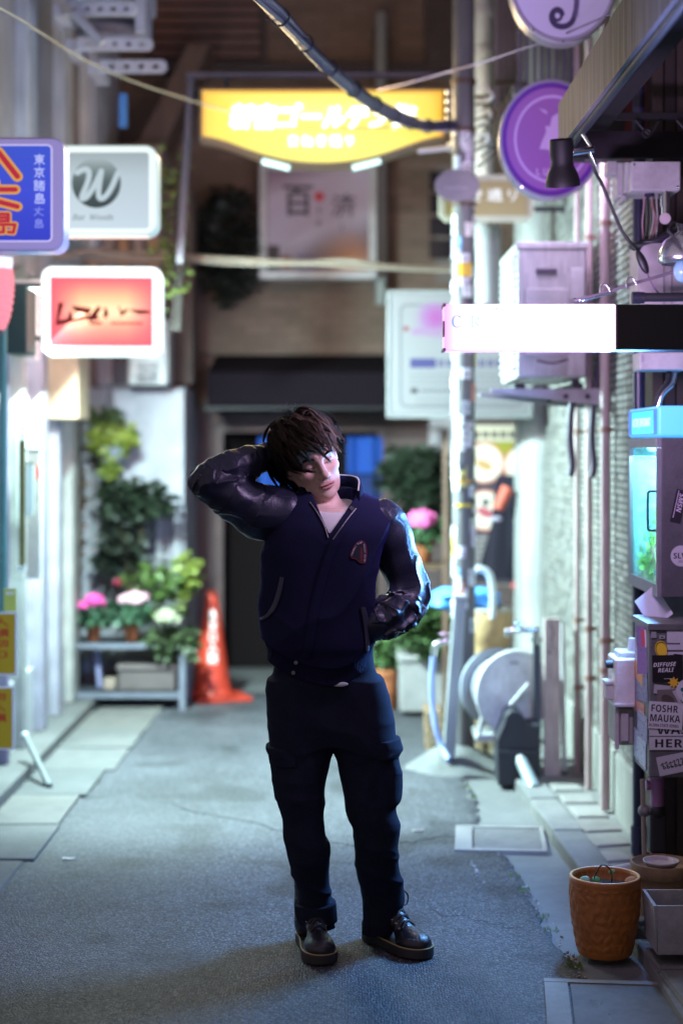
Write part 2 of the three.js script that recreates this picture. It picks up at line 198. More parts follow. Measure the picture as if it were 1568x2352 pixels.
function gutterLid(x, z, w, d, turn, label) {
  const o = thing('drain_cover', label, 'drain cover'), m = new THREE.Matrix4().makeRotationY(turn).setPosition(x, 0, -z), f = new MB(), t = new MB(), e = (mb, a, h, b, px, py, pz) => mb.add(new THREE.BoxGeometry(a, h, b), new THREE.Matrix4().makeTranslation(px, py, pz).premultiply(m));
  e(f, w, 0.02, 0.035, 0, -0.001, d / 2); e(f, w, 0.02, 0.03, 0, -0.001, -d / 2); e(f, 0.07, 0.02, d - 0.04, -w / 2 + 0.035, -0.001, 0); e(f, 0.02, 0.02, d - 0.04, w / 2 - 0.01, -0.001, 0);
  f.build('frame', dirty([0.3, 0.28, 0.26], 0.8), o); e(t, w - 0.1, 0.02, d - 0.045, 0.028, -0.004, 0); t.build('lid', dirty([0.17, 0.16, 0.155], 0.8, { size: 0.4 }), o); return settle(o);
}
gutterLid(0.655, 6.77, 0.37, 0.40, -0.08, 'concrete drain cover sunk in the gutter beside the kerb further up the alley');
gutterLid(0.90, 4.72, 0.62, 0.42, -0.1, 'large concrete drain cover in the nearest right corner of the alley floor');

// ---------------------------------------------------------------- buildings: back wall
const brownBrick = (() => { // rubbed brown tile facing, far out of focus
  const c = tex(512, (u, v) => { const ry = Math.floor(v * 32), x = u * 10 + (ry % 2) * 0.5, rx = Math.floor(x), j = Math.min((v * 32) % 1, ((x % 1) + 1) % 1 * 3); const h = hash3(rx % 10, ry, 3); const k = j < 0.12 ? 0.62 : 0.7 + 0.35 * h; return [k, k * (0.97 - 0.05 * h), k * 0.95]; });
  c.repeat.set(0.5, 0.5); return std([0.17, 0.115, 0.085], 0.75, { map: c, bumpMap: c.clone(), bumpScale: 0.004 });
})();
{
  const D = 11.8, o = thing('brick_building', 'brown tiled building that closes the end of the alley', 'building');
  new MB().span(-4.5, 3.5, Y(815, D), 9, -D, -D - 0.4).build('wall', brownBrick, o);
  const low = new MB(); low.span(-4.5, X(500, D), 0, Y(818, D), -D - 0.02, -D - 0.42); low.span(X(880, D), 3.5, 0, Y(818, D), -D - 0.02, -D - 0.42); low.span(X(500, D) + 0.002, X(880, D) - 0.002, Y(985, D), Y(819, D), -D - 0.02, -D - 0.42);
  low.build('lower_wall', dirty([0.16, 0.11, 0.105], 0.9), o);
  const dr = new MB(); dr.span(X(500, D) + 0.003, X(880, D) - 0.003, 0, Y(986, D), -D - 0.3, -D - 0.34); const door = dr.build('door', std([0.012, 0.009, 0.009], 1, { physical: true, specularIntensity: 0.1 }), o);
  const df = new MB(); df.span(X(497, D), X(512, D), 0, Y(980, D), -D - 0.0, -D - 0.05); df.span(X(868, D), X(884, D), 0, Y(980, D), -D, -D - 0.05); df.span(X(512, D), X(868, D), Y(992, D), Y(980, D), -D, -D - 0.05); df.span(X(683, D), X(692, D), 0, Y(992, D), -D - 0.27, -D - 0.295); df.build('door_frame', dirty([0.2, 0.12, 0.11], 0.6), o);
  // upper window with slats at the top left
  const wf = new MB(); wf.span(X(340, D), X(612, D), Y(152, D), Y(140, D), -D + 0.07, -D + 0.001); wf.span(X(600, D), X(612, D), Y(140, D), Y(-200, D), -D + 0.07, -D + 0.001); wf.span(X(340, D), X(352, D), Y(140, D), Y(-200, D), -D + 0.07, -D + 0.001);
  const win = wf.build('window', dirty([0.05, 0.03, 0.025], 0.5), o); const pane = new MB(); pane.span(X(352, D), X(600, D), Y(140, D), Y(-200, D), -D + 0.01, -D + 0.003); pane.build('pane', std([0.03, 0.02, 0.018], 0.15), win);
  for (let k = 0; k < 7; k++) { const b = new MB(); b.box(X(598, D) - X(354, D), 0.055, 0.012, (X(354, D) + X(598, D)) / 2, Y(125 - k * 25, D), -D + 0.035, [0.4, 0, 0]); b.build('slat', dirty([0.15, 0.06, 0.045], 0.6), win); }
  // projecting flat ledge and shallow bays above the sign
  new MB().span(X(300, D), X(1080, D), Y(172, D), Y(160, D), -D + 0.16, -D + 0.001).build('ledge', dirty([0.07, 0.05, 0.05], 0.7), o);
  new MB().span(X(975, D), X(1075, D), Y(158, D), 8.5, -D + 0.12, -D + 0.002).build('pier', dirty([0.07, 0.05, 0.045], 0.7), o);
  const w2 = new MB(); w2.span(X(1000, D), X(1050, D), Y(650, D), Y(380, D), -D + 0.03, -D + 0.002); const ww = w2.build('window', dirty([0.22, 0.17, 0.16], 0.6), o);
  for (let k = 0; k < 4; k++) new MB().span(X(985, D), X(1038, D), Y(440 + k * 52, D), Y(396 + k * 52, D), -D + 0.045, -D + 0.031).build('pane', std([0.015, 0.012, 0.018], 0.2), ww);
  settle(o);
  // canopy over the door
  const c = thing('canopy', 'black fabric canopy over the dark doorway behind the man', 'canopy'), cg = new MB(), E = 10.9;
  const s = new THREE.Shape([[0, 0], [0.75, 0], [0.75, 0.24], [0, 0.40]].map((p) => new THREE.Vector2(...p)));
  cg.add(extrude(s, X(892, E) - X(474, E), 0.004), new THREE.Matrix4().makeRotationY(-Math.PI / 2).premultiply(new THREE.Matrix4().makeTranslation(X(892, E), Y(937, E), -D + 0.002)));
  cg.build('cover', std([0.010, 0.007, 0.010], 1, { physical: true, specularIntensity: 0.1, bumpMap: rep(grainB, 0.2), bumpScale: 0.001 }), c); const rl = new MB(); rl.rod(V3(X(470, E), Y(938, E), -E), V3(X(896, E), Y(938, E), -E), 0.012); rl.build('rail', M.black, c); settle(c);
  // blue sheets hanging in the doorway
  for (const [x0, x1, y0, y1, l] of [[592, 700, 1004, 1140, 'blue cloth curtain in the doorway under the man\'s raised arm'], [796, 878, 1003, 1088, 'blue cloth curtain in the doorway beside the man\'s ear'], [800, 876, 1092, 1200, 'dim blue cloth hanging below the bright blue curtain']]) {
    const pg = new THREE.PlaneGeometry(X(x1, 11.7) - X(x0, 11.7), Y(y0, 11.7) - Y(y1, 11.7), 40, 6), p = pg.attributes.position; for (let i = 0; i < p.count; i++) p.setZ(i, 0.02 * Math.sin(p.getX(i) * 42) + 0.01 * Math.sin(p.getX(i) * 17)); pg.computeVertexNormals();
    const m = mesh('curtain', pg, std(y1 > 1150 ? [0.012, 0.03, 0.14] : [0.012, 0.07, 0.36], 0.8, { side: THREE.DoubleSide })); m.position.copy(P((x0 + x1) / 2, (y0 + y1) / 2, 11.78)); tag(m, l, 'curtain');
  }
  // downpipe and framed poster
  const dp = thing('downpipe', 'grey downpipe on the brown wall beside the framed poster', 'pipe'); new MB().rod(P(875, 700, 11.62), P(875, 30, 11.62), 0.04).build('pipe', dirty([0.3, 0.31, 0.3], 0.5, { streak: true }), dp); for (const y of [60, 330, 640]) new MB().span(X(858, 11.62), X(892, 11.62), Y(y + 7, 11.6), Y(y, 11.6), -11.66, -11.799).build('bracket', M.darkgrey, dp); settle(dp);
  const fp = thing('wall_sign', 'framed lavender poster sign with brush lettering under the yellow sign', 'sign'), d = 11.45, W = X(865, d) - X(595, d), H = Y(372, d) - Y(640, d), cx = (X(595, d) + X(865, d)) / 2, cy = (Y(372, d) + Y(640, d)) / 2, fr = new MB();
  for (const [w, h, x, y] of [[W, 0.055, 0, H / 2 - 0.0275], [W, 0.055, 0, -H / 2 + 0.0275], [0.055, H - 0.112, -W / 2 + 0.0275, 0], [0.055, H - 0.112, W / 2 - 0.0275, 0]]) fr.box(w, h, 0.16, cx + x, cy + y, -d - 0.08, [0, 0, 0], 0.008); fr.build('frame', dirty([0.6, 0.57, 0.58], 0.4), fp);
  new MB().span(cx - W / 2 + 0.04, cx + W / 2 - 0.04, cy - H / 2 + 0.04, cy + H / 2 - 0.04, -d - 0.05, -d - 0.34).build('backing', M.darkgrey, fp);
  const pt = canvasTex(512, 512, (c) => {
    const g = c.createLinearGradient(0, 0, 200, 512); g.addColorStop(0, '#7c6272'); g.addColorStop(0.25, '#b3a3b4'); g.addColorStop(0.7, '#a99aa9'); g.addColorStop(1, '#4c3742'); c.fillStyle = g; c.fillRect(0, 0, 512, 512);
    const e = c.createRadialGradient(420, 480, 10, 420, 480, 190); e.addColorStop(0, '#c07850'); e.addColorStop(1, '#c0785000'); c.fillStyle = e; c.fillRect(0, 0, 512, 512); c.fillStyle = '#6a3626'; c.fillRect(70, 430, 50, 70); c.fillStyle = '#2c1d26'; c.fillRect(0, 380, 60, 132); c.fillStyle = '#5b4a66'; c.fillRect(150, 430, 90, 82);
    glyph(c, '百', 80, 70, 150, 20, '#3c3540'); glyph(c, '済', 330, 120, 110, 13, '#565060'); c.fillStyle = '#b8323a'; c.beginPath(); c.arc(262, 130, 26, 0, 7); c.fill(); c.fillStyle = '#6f6575'; c.fillRect(255, 180, 12, 40); c.fillRect(250, 250, 20, 30); c.fillRect(370, 270, 10, 40);
  });
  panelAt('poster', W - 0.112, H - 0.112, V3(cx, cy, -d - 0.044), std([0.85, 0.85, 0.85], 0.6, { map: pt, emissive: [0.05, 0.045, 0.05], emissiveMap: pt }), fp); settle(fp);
}
// ---------------------------------------------------------------- right side: tiled building
{
  const o = thing('tiled_building', 'narrow building faced with long pale tiles on the right, pipes running up it', 'building');
  new MB().span(1.2, 3.2, 0.3, 6.2, -6.62, -10.6).build('wall', dirty([0.07, 0.06, 0.055], 0.9), o);
  new MB().span(1.185, 3.19, 0, 0.298, -6.6, -10.62, 0.01).build('plinth', dirty([0.3, 0.29, 0.26], 0.85, { size: 0.9, streak: true, bump: 0.003 }), o);
  const tw = 0.105, th = 0.031, nz = Math.floor(3.9 / tw), ny = Math.floor(5.6 / th), r = RNG(31), g = new RoundedBoxGeometry(0.012, th - 0.008, tw - 0.009, 1, 0.002);
  const im = new THREE.InstancedMesh(g, dirty([1, 1, 1], 0.35, { size: 0.7 }), nz * ny), m = new THREE.Matrix4(), c = new THREE.Color(); let k = 0;
  for (let j = 0; j < ny; j++) for (let i = 0; i < nz; i++) { m.makeRotationZ(0.02 * (r() - 0.5)).setPosition(1.199 - 0.002 * r(), 0.3 + (j + 0.5) * th, -6.63 - (i + 0.5) * tw); im.setMatrixAt(k, m); const q = 0.15 + 0.22 * r(), w = r(); im.setColorAt(k++, c.setRGB(q, q * (0.97 - 0.05 * w), q * (0.92 - 0.13 * w))); }
  im.name = 'tile'; im.castShadow = im.receiveShadow = true; struct(im, 'stuff'); o.add(im);
  // rounded corner column at the far end, tiled as well
  const cx = 1.165, cz = 9.75, R = 0.13; new MB().rod(V3(cx, 0, -cz), V3(cx, 6, -cz), R - 0.004, R - 0.004, 32).build('column', dirty([0.4, 0.4, 0.38], 0.7), o);
  const im2 = new THREE.InstancedMesh(new RoundedBoxGeometry(0.046, th - 0.005, 0.01, 1, 0.002), dirty([0.42, 0.42, 0.4], 0.35), 13 * 150), e = new THREE.Euler(); k = 0;
  for (let j = 0; j < 150; j++) for (let i = 0; i < 13; i++) { const a = Math.PI * (0.45 + 1.15 * i / 12); m.makeRotationY(a).setPosition(cx + Math.sin(a) * R * 1, 0.02 + (j + 0.5) * th, -cz + Math.cos(a) * R * 1); im2.setMatrixAt(k++, m); }
  im2.name = 'tile'; im2.castShadow = im2.receiveShadow = true; struct(im2, 'stuff'); o.add(im2); settle(o);
}
// pipes on the tiles
const clampM = dirty([0.3, 0.16, 0.12], 0.6);
const pipeLabels = ['thin rust pink pipe on the tiled wall, farthest up the alley of three', 'middle one of the three pink pipes on the tiled wall', 'thickest pink pipe on the tiled wall, nearest to the black downpipe'];
[[1327, 8.0, 0.014, 880], [1351, 7.62, 0.017, 600], [1386, 7.15, 0.022, 400]].forEach(([px, d, rr, top], i) => {
  const o = thing('wall_pipe', pipeLabels[i], 'pipe', 'pink pipes up the tiled wall'), x = 1.15, z = -d, y0 = 0.02 + i * 0.01;
  new MB().rod(V3(x, y0, z), V3(x, 5, z), rr, rr, 14).build('pipe', M.pinkpipe, o);
  for (const y of [0.45 + 0.1 * i, 0.78, 1.7, 2.6]) { const cl = new MB(); cl.rod(V3(x, y - 0.012, z), V3(x, y + 0.012, z), rr + 0.004, rr + 0.004, 14); cl.span(x, 1.187, y - 0.008, y + 0.008, z - 0.006, z + 0.006); cl.build('clamp', clampM, o); } settle(o);
});
// plank, grey post and thin white pipe at the end of the tiles
{
  const d = 7.95, o = thing('plank', 'weathered pinkish plank standing against the tiled wall, scrawled with marker', 'plank');
  const m = dirty([0.6, 0.49, 0.46], 0.75, { streak: true, size: 0.5 }); new MB().span(X(1249, d), X(1286, d), 0.01, Y(1420, d), -d, -d - 0.03, 0.004).build('board', m, o);
  const t = canvasTex(64, 512, (c) => { c.clearRect(0, 0, 64, 512); c.strokeStyle = '#2a1f22'; c.lineWidth = 4; const r = RNG(4); for (let i = 0; i < 8; i++) { c.beginPath(); const y = 20 + i * 22; c.moveTo(20 + 12 * r(), y); c.quadraticCurveTo(50 * r() + 5, y + 20, 22 + 20 * r(), y + 14 + 8 * r()); c.stroke(); } });
  panelAt('scrawl', 0.07, 0.5, V3(X(1267, d), Y(1530, d), -d + 0.002), std([1, 1, 1], 0.8, { map: t, transparent: true, alphaTest: 0.4 }), o); settle(o);
  const p = thing('post', 'dark grey steel post standing left of the pinkish plank', 'post'); new MB().span(X(1224, 7.9), X(1241, 7.9), 0.0, Y(1475, 7.9), -7.9, -7.94, 0.004).build('shaft', dirty([0.07, 0.08, 0.1], 0.4), p); new MB().span(X(1221, 7.9), X(1244, 7.9), Y(1475, 7.9) + 0.001, Y(1464, 7.9), -7.89, -7.95, 0.004).build('cap', M.darkgrey, p); settle(p);
  const w = thing('wall_pipe', 'thin white plastic pipe running down between plank and tiles', 'pipe'); new MB().rod(V3(X(1295, 8), 0.03, -8), V3(X(1290, 8), Y(1430, 8), -8), 0.011).build('pipe', M.white, w); const c2 = new MB(); c2.rod(V3(X(1295, 8), 0.001, -8), V3(X(1295, 8), 0.04, -8), 0.017); c2.build('shoe', M.black, w); settle(w);
}
// the air conditioner on its bracket
function airCon(name, label, x0, x1, y0, y1, z0, z1, grilleLeft) {
  const o = thing(name, label, 'air conditioner'), mat = dirty([0.5, 0.48, 0.47], 0.45, { streak: true, size: 0.6 }), w = x1 - x0, h = y1 - y0, d = z0 - z1;
  new MB().span(x0, x1, y0, y1, -z1, -z0, 0.012).build('casing', mat, o);
  const lid = new MB(); lid.span(x0 - 0.006, x1 + 0.006, y1 - 0.02, y1 + 0.012, -z1 + 0.006, -z0 - 0.006, 0.006); lid.build('top_cover', mat, o);
  const pn = new MB(); pn.box(w * 0.62, h * 0.5, 0.008, x0 + w * 0.42, y0 + h * 0.42, -z1 + 0.004, [0, 0, 0], 0.004); pn.box(w * 0.20, h * 0.24, 0.01, x1 - w * 0.14, y1 - h * 0.30, -z1 + 0.004, [0, 0, 0], 0.004); pn.build('side_panel', dirty([0.56, 0.54, 0.53], 0.45), o);
  const hd = new MB(); hd.box(w * 0.3, h * 0.045, 0.012, x0 + w * 0.42, y1 - h * 0.2, -z1 + 0.002, [0, 0, 0], 0.005); hd.build('vent', std([0.06, 0.05, 0.07], 0.6), o); hd.g = []; hd.tube([V3(x0 + w * 0.28, y0 + h * 0.13, -z1 + 0.01), V3(x0 + w * 0.5, y0 + h * 0.11, -z1 + 0.014), V3(x0 + w * 0.72, y0 + h * 0.14, -z1 + 0.01)], 0.006, 10, 6); hd.build('grip', std([0.06, 0.05, 0.07], 0.6), o);
  const lv = grilleLeft ? -1 : 1; for (let k = 0; k < 16; k++) new MB().box(0.012, 0.012, d * 0.9, lv < 0 ? x0 - 0.006 : x1 + 0.006, y0 + h * (0.08 + 0.84 * k / 15), -(z0 + z1) / 2, [0, 0, 0.5]).build('louvre', mat, o);
  return settle(o);
}
airCon('outdoor_unit', 'violet lit air conditioner outdoor unit on a wall bracket behind the white lit sign', X(1187, 7.3), X(1347, 7.3), Y(868, 7.3), Y(562, 7.3), 8.02, 7.3, true);
{
  const o = thing('wall_bracket', 'painted steel bracket carrying the violet lit air conditioner', 'bracket'), m = dirty([0.45, 0.42, 0.44], 0.5), d = 7.3, arm = (z, n) => {
    const s = new THREE.Shape([[X(1128, d), Y(893, d)], [1.19, Y(893, d)], [1.19, Y(930, d)], [X(1345, d), Y(926, d)], [X(1130, d), Y(899, d)]].map((p) => new THREE.Vector2(...p))), mb = new MB(); mb.add(extrude(s, 0.03, 0.002), new THREE.Matrix4().makeTranslation(0, 0, -z)); const a = mb.build('arm', m, o);
    const h = new MB(); for (const px of [1300, 1350]) h.rod(V3(X(px, d), Y(910, d), -z + 0.034), V3(X(px, d), Y(910, d), -z + 0.045), 0.012); h.build('bolt', M.black, a); };
  arm(7.36); arm(7.95); const p = new MB(); p.span(X(1185, d), X(1210, d), Y(892, d), Y(878, d), -7.38, -8.0, 0.004); p.span(X(1320, d), X(1345, d), Y(892, d), Y(878, d), -7.38, -8.0, 0.004); p.build('rubber_foot', M.rubber, o); settle(o);
  const c = thing('cable', 'black coolant hoses hanging down the wall from the air conditioner', 'cable'); for (const [a, b] of [[1312, 1325], [1362, 1370]]) { const t = new MB(); t.tube([P(a + 20, 800, 7.5), P(a, 930, 7.5), P(a - 4, 1010, 7.5), P(a + 1, 1070, 7.5), P(a - 3, 1095, 7.5)], 0.017, 20, 8); t.build('hose', std([0.05, 0.035, 0.06], 0.5), c); } settle(c);
}
// ---------------------------------------------------------------- right side: the nearer building, boards and shop front
{
  const o = thing('timber_shopfront', 'dark shopfront of upright boards on the near right behind the pipes and pots', 'building'), r = RNG(8);
  new MB().span(1.42, 2.4, -0.02, 3.4, -2.4, -6.3).build('wall', dirty([0.06, 0.05, 0.05], 0.85), o);
  const ms = [[0.06, 0.042, 0.036], [0.085, 0.06, 0.048], [0.05, 0.036, 0.034], [0.15, 0.135, 0.11]].map((c) => dirty(c, 0.7, { streak: true, size: 0.35, bump: 0.003, grain: 0.2 }));
  for (let x = 1.2, i = 0; x < 1.55; x += 0.047, i++) new MB().span(x + 0.002, x + 0.045, 0.02, 4.2, -6.34 + 0.006 * r(), -6.6, 0.004).build('board', ms[i === 3 ? 3 : Math.floor(r() * 3)], o); settle(o);
}
{
  const o = thing('downpipe', 'thick black drainpipe running down the right wall to the pots', 'pipe'), x = X(1466, 6.28), z = -6.28; new MB().rod(V3(x, 0.12, z), V3(x, 4, z), 0.024, 0.024, 18).build('pipe', M.navy, o);
  const j = new MB(); for (const y of [0.14, 1.22, 2.05]) j.rod(V3(x, y - 0.03, z), V3(x, y + 0.03, z), 0.031, 0.031, 18); j.tube([V3(x, 0.14, z), V3(x, 0.06, z), V3(x + 0.05, 0.04, z + 0.02)], 0.026, 10, 12); j.build('collar', M.navy, o); settle(o);
}
// awning
{
  const o = thing('awning', 'stained grey awning hanging over the right edge of the alley', 'awning'), zf = 6.2, zn = 2.6, x = 0.82;
  const mk = (x0, x1, a0, a1, b0, b1) => { // slab between far edge (a: bottom, top) and near edge (b)
    const g = new THREE.BoxGeometry(1, 1, 1, 1, 1, 1), p = g.attributes.position; for (let i = 0; i < p.count; i++) { const far = p.getZ(i) < 0, top = p.getY(i) > 0; p.setXYZ(i, p.getX(i) < 0 ? x0 : x1, far ? (top ? a1 : a0) : (top ? b1 : b0), far ? -zf : -zn); } g.computeVertexNormals(); return g; };
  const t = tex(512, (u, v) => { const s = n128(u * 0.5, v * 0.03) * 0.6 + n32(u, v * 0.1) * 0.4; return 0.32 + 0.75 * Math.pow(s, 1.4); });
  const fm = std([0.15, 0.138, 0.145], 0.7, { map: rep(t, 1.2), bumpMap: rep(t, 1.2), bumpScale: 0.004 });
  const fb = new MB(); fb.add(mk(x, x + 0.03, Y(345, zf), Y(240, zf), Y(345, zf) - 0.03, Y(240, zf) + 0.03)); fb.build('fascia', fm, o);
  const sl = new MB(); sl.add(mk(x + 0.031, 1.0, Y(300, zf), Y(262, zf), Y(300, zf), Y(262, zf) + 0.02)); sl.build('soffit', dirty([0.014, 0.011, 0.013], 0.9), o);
  const ed = new MB(); ed.rod(V3(x + 0.03, Y(345, zf) - 0.004, -zf), V3(x + 0.03, Y(345, zf) - 0.034, -zn), 0.016); ed.build('edge_rail', std([0.012, 0.01, 0.02], 0.6), o);
  const en = new MB(); en.span(X(1308, zf), 1.6, Y(366, zf), Y(305, zf), -zf + 0.002, -zf + 0.03); en.build('end_panel', std([0.014, 0.010, 0.014], 0.8), o);
  const rd = new MB(); rd.span(X(1325, zf), 1.6, Y(276, zf) - 0.012, Y(276, zf) + 0.012, -zf + 0.05, -zf + 0.08); rd.build('cross_bar', M.black, o);
  for (let k = 0; k < 2; k++) { const b = new MB(), px = 1478 + k * 95; b.tube([P(px - 20, 276, 6.1), P(px, 298, 6.1), P(px + 14, 308, 6.1), P(px + 34, 280, 6.1)], 0.006, 14, 6); b.ring(0.014, 0.005, ...P(px + 6, 306, 6.09).toArray()); b.build('hook', M.black, o); } settle(o);
  const w = thing('wall_panel', 'dull red painted panel with a black stile behind the awning bar at the right edge', 'panel'); const p = new MB(); p.span(X(1430, 6.45), 1.9, Y(366, 6.45), Y(85, 6.45), -6.45, -6.48, 0.004); p.build('panel', dirty([0.3, 0.075, 0.07], 0.7), w); p.g = []; p.add(extrude(new THREE.Shape([[1318, 366], [1800, 366], [1800, -200], [1490, -200], [1490, 20], [1420, 90], [1318, 215]].map(([a, b]) => new THREE.Vector2(X(a, 6.5), Y(b, 6.5)))), 0.06, 0), new THREE.Matrix4().makeTranslation(0, 0, -6.58)); p.build('backing', dirty([0.03, 0.024, 0.024], 0.8), w); p.g = []; for (let q = 0; q < 6; q++) for (let c = 0; c < 2; c++) new MB().span(X(1322 + c * 7 + 4 * (q % 2), 6.49), X(1328 + c * 7 + 4 * (q % 2), 6.49), Y(360 - q * 16, 6.49), Y(347 - q * 16, 6.49), -6.485, -6.499, 0.002).build('brick', dirty([0.12, 0.07, 0.05], 0.8), w); p.span(X(1345, 6.45), X(1430, 6.45) - 0.001, Y(366, 6.45), Y(185, 6.45), -6.43, -6.49); p.build('stile', M.black, w); settle(w);
}
// clip lamp
{
  const o = thing('clip_lamp', 'black metal spot lamp hanging from the corner of the awning', 'lamp'), b = P(1290, 375, 5.75), k = 5.75 / F, sh = new MB();
  const prof = [[25, -55], [27, -52], [28, -20], [25, -5], [27, 8], [34, 22], [39, 38], [40, 52], [38, 52], [36, 38], [31, 24], [24, 10], [22, -4], [24, -50], [0.5, -51]].map(([r, y]) => [r * k, -y * k]);
  sh.add(new THREE.LatheGeometry(prof.map((p) => new THREE.Vector2(...p)), 32), new THREE.Matrix4().compose(b, new THREE.Quaternion().setFromEuler(new THREE.Euler(0.25, 0, 0.07)), V3(1, 1, 1))); sh.build('lamp_shade', std([0.006, 0.0055, 0.006], 0.6), o);
  const kn = new MB(); kn.rod(P(1306, 350, 5.74), P(1313, 348, 5.74), 0.018, 0.02); kn.ball(0.011, ...P(1314, 348, 5.74).toArray()); kn.build('knuckle', std([0.8, 0.6, 0.4], 0.15, { metalness: 1 }), o);
  const ar = new MB(); ar.rod(P(1314, 350, 5.74), P(1362, 343, 5.74), 0.012); ar.rod(P(1352, 344, 5.74), P(1368, 380, 5.76), 0.006); ar.rod(P(1336, 300, 5.78), P(1360, 340, 5.75), 0.011, 0.007); ar.build('arm', M.chrome, o); settle(o);
  const c = thing('cable', 'black lamp cord sagging from the spot lamp past the purple round sign', 'cable'), t = new MB(); t.tube([P(1352, 345, 5.76), P(1365, 392, 5.78), P(1380, 420, 5.8), P(1405, 480, 5.82), P(1430, 535, 5.84), P(1448, 558, 5.84), P(1462, 572, 5.82)], 0.0065, 40, 7); t.build('cord', M.black, c);
  const s = new MB(); s.ball(0.016, 0, 0, 0, [1, 2.9, 0.8], 20); s.g[0].applyMatrix4(new THREE.Matrix4().compose(P(1474, 602, 5.8), new THREE.Quaternion().setFromEuler(new THREE.Euler(0, 0, 0.42)), V3(1, 1, 1))); s.build('inline_switch', M.black, c); const u = new MB(); u.tube([P(1485, 628, 5.8), P(1500, 660, 5.8), P(1530, 690, 5.82)], 0.003, 16, 6); u.build('flex', std([0.2, 0.1, 0.2], 0.5), c); settle(c);
}
// electrical boxes high on the right
function box(name, label, cat, px0, px1, py0, py1, z0, z1, mat, extra) { const o = thing(name, label, cat), b = new MB(); b.span(X(px0, z0), X(px1, z0), Y(py1, z0), Y(py0, z0), -z0, -z1, 0.008); b.build('casing', mat, o); if (extra) extra(o); return settle(o); }
box('junction_box', 'white electrical box under the dark awning end, higher of the two at the right edge', 'electrical box', 1447, 1562, 370, 438, 5.9, 6.1, M.white, (o) => { const l = new MB(); l.span(X(1449, 5.9), X(1560, 5.9), Y(436, 5.9), Y(372, 5.9), -5.899, -5.893, 0.002); l.build('cover', M.white, o); const s = new MB(); s.ball(0.005, ...P(1554, 430, 5.892).toArray()); s.ball(0.005, ...P(1455, 378, 5.892).toArray()); s.build('screw', M.steel, o); const t = new MB(); t.span(X(1434, 5.95), X(1446, 5.95), Y(442, 5.95), Y(372, 5.95), -5.95, -6.05, 0.004); t.build('flange', M.white, o); });
box('junction_box', 'narrow white box clipped to the left of the higher electrical box', 'electrical box', 1416, 1433, 372, 452, 6.0, 6.12, M.white, (o) => { const l = new MB(); l.span(X(1426, 6), X(1436, 6), Y(462, 6), Y(449, 6), -5.99, -6.1, 0.003); l.build('latch', M.white, o); l.g = []; l.span(X(1394, 6.02), X(1415, 6.02), Y(400, 6.02), Y(370, 6.02), -6.02, -6.1, 0.003); l.build('bracket', M.white, o); });
{
  const o = thing('pipe_valve', 'chrome valve with a round cap below the white electrical box', 'valve'), z = 5.92, m = new MB(); m.rod(P(1527, 440, z), P(1527, 452, z), 0.017, 0.017, 6); m.rod(P(1527, 452, z), P(1527, 476, z), 0.021, 0.021, 6); m.rod(P(1527, 476, z), P(1527, 500, z), 0.016); m.build('body', M.chrome, o); const c = new MB(); c.rod(P(1526, 502, z - 0.03), P(1526, 502, z - 0.05), 0.021, 0.02, 20); c.rod(P(1526, 502, z + 0.0), P(1526, 502, z - 0.03), 0.018, 0.018, 20); c.build('cap', dirty([0.5, 0.42, 0.42], 0.5), o); settle(o);
  const b = thing('cable', 'bundle of thin cables hanging below the white electrical box', 'cable'); [[1487, M.rubber, 0.005], [1494, M.offwhite, 0.003], [1500, dirty([0.4, 0.2, 0.2], 0.5), 0.004], [1508, M.offwhite, 0.003], [1513, M.rubber, 0.003], [1480, dirty([0.5, 0.3, 0.34], 0.5), 0.0035]].forEach(([px, m, r], i) => { const t = new MB(); t.tube([P(px - 3, 438, 5.98), P(px + 4 * Math.sin(i * 2), 470, 5.97), P(px + 6 * Math.sin(i), 510, 5.96), P(px - 4, 550, 5.95)], r, 20, 6); t.build('wire', m, b); }); const pl = new MB(); pl.rod(P(1490, 438, 5.97), P(1490, 452, 5.97), 0.018); pl.build('plug', M.navy, b); settle(b);
  const lp = thing('cable', 'coil of black cable looped round the downpipe under the electrical box', 'cable'); for (let k = 0; k < 5; k++) { const t = new MB(); t.ring(0.085, 0.007, X(1500, 5.95) + 0.006 * k, Y(552, 5.95) + 0.009 * k - 0.02, -5.95, [1.5 + 0.05 * k, 0.1 * k, 0.12 - 0.03 * k]); t.build('loop', k % 2 ? std([0.03, 0.02, 0.05], 0.35) : M.black, lp); } settle(lp);
}
box('meter_cabinet', 'large pale panel lit pink behind the dome lamp on the right edge', 'electrical box', 1464, 1640, 556, 702, 6.02, 6.2, dirty([0.66, 0.6, 0.6], 0.45), (o) => { const l = new MB(); for (const px of [1522, 1540]) l.span(X(px, 6.02), X(px + 2, 6.02), Y(700, 6.02), Y(560, 6.02), -6.019, -6.015); l.build('seam', std([0.25, 0.2, 0.24], 0.6), o); });
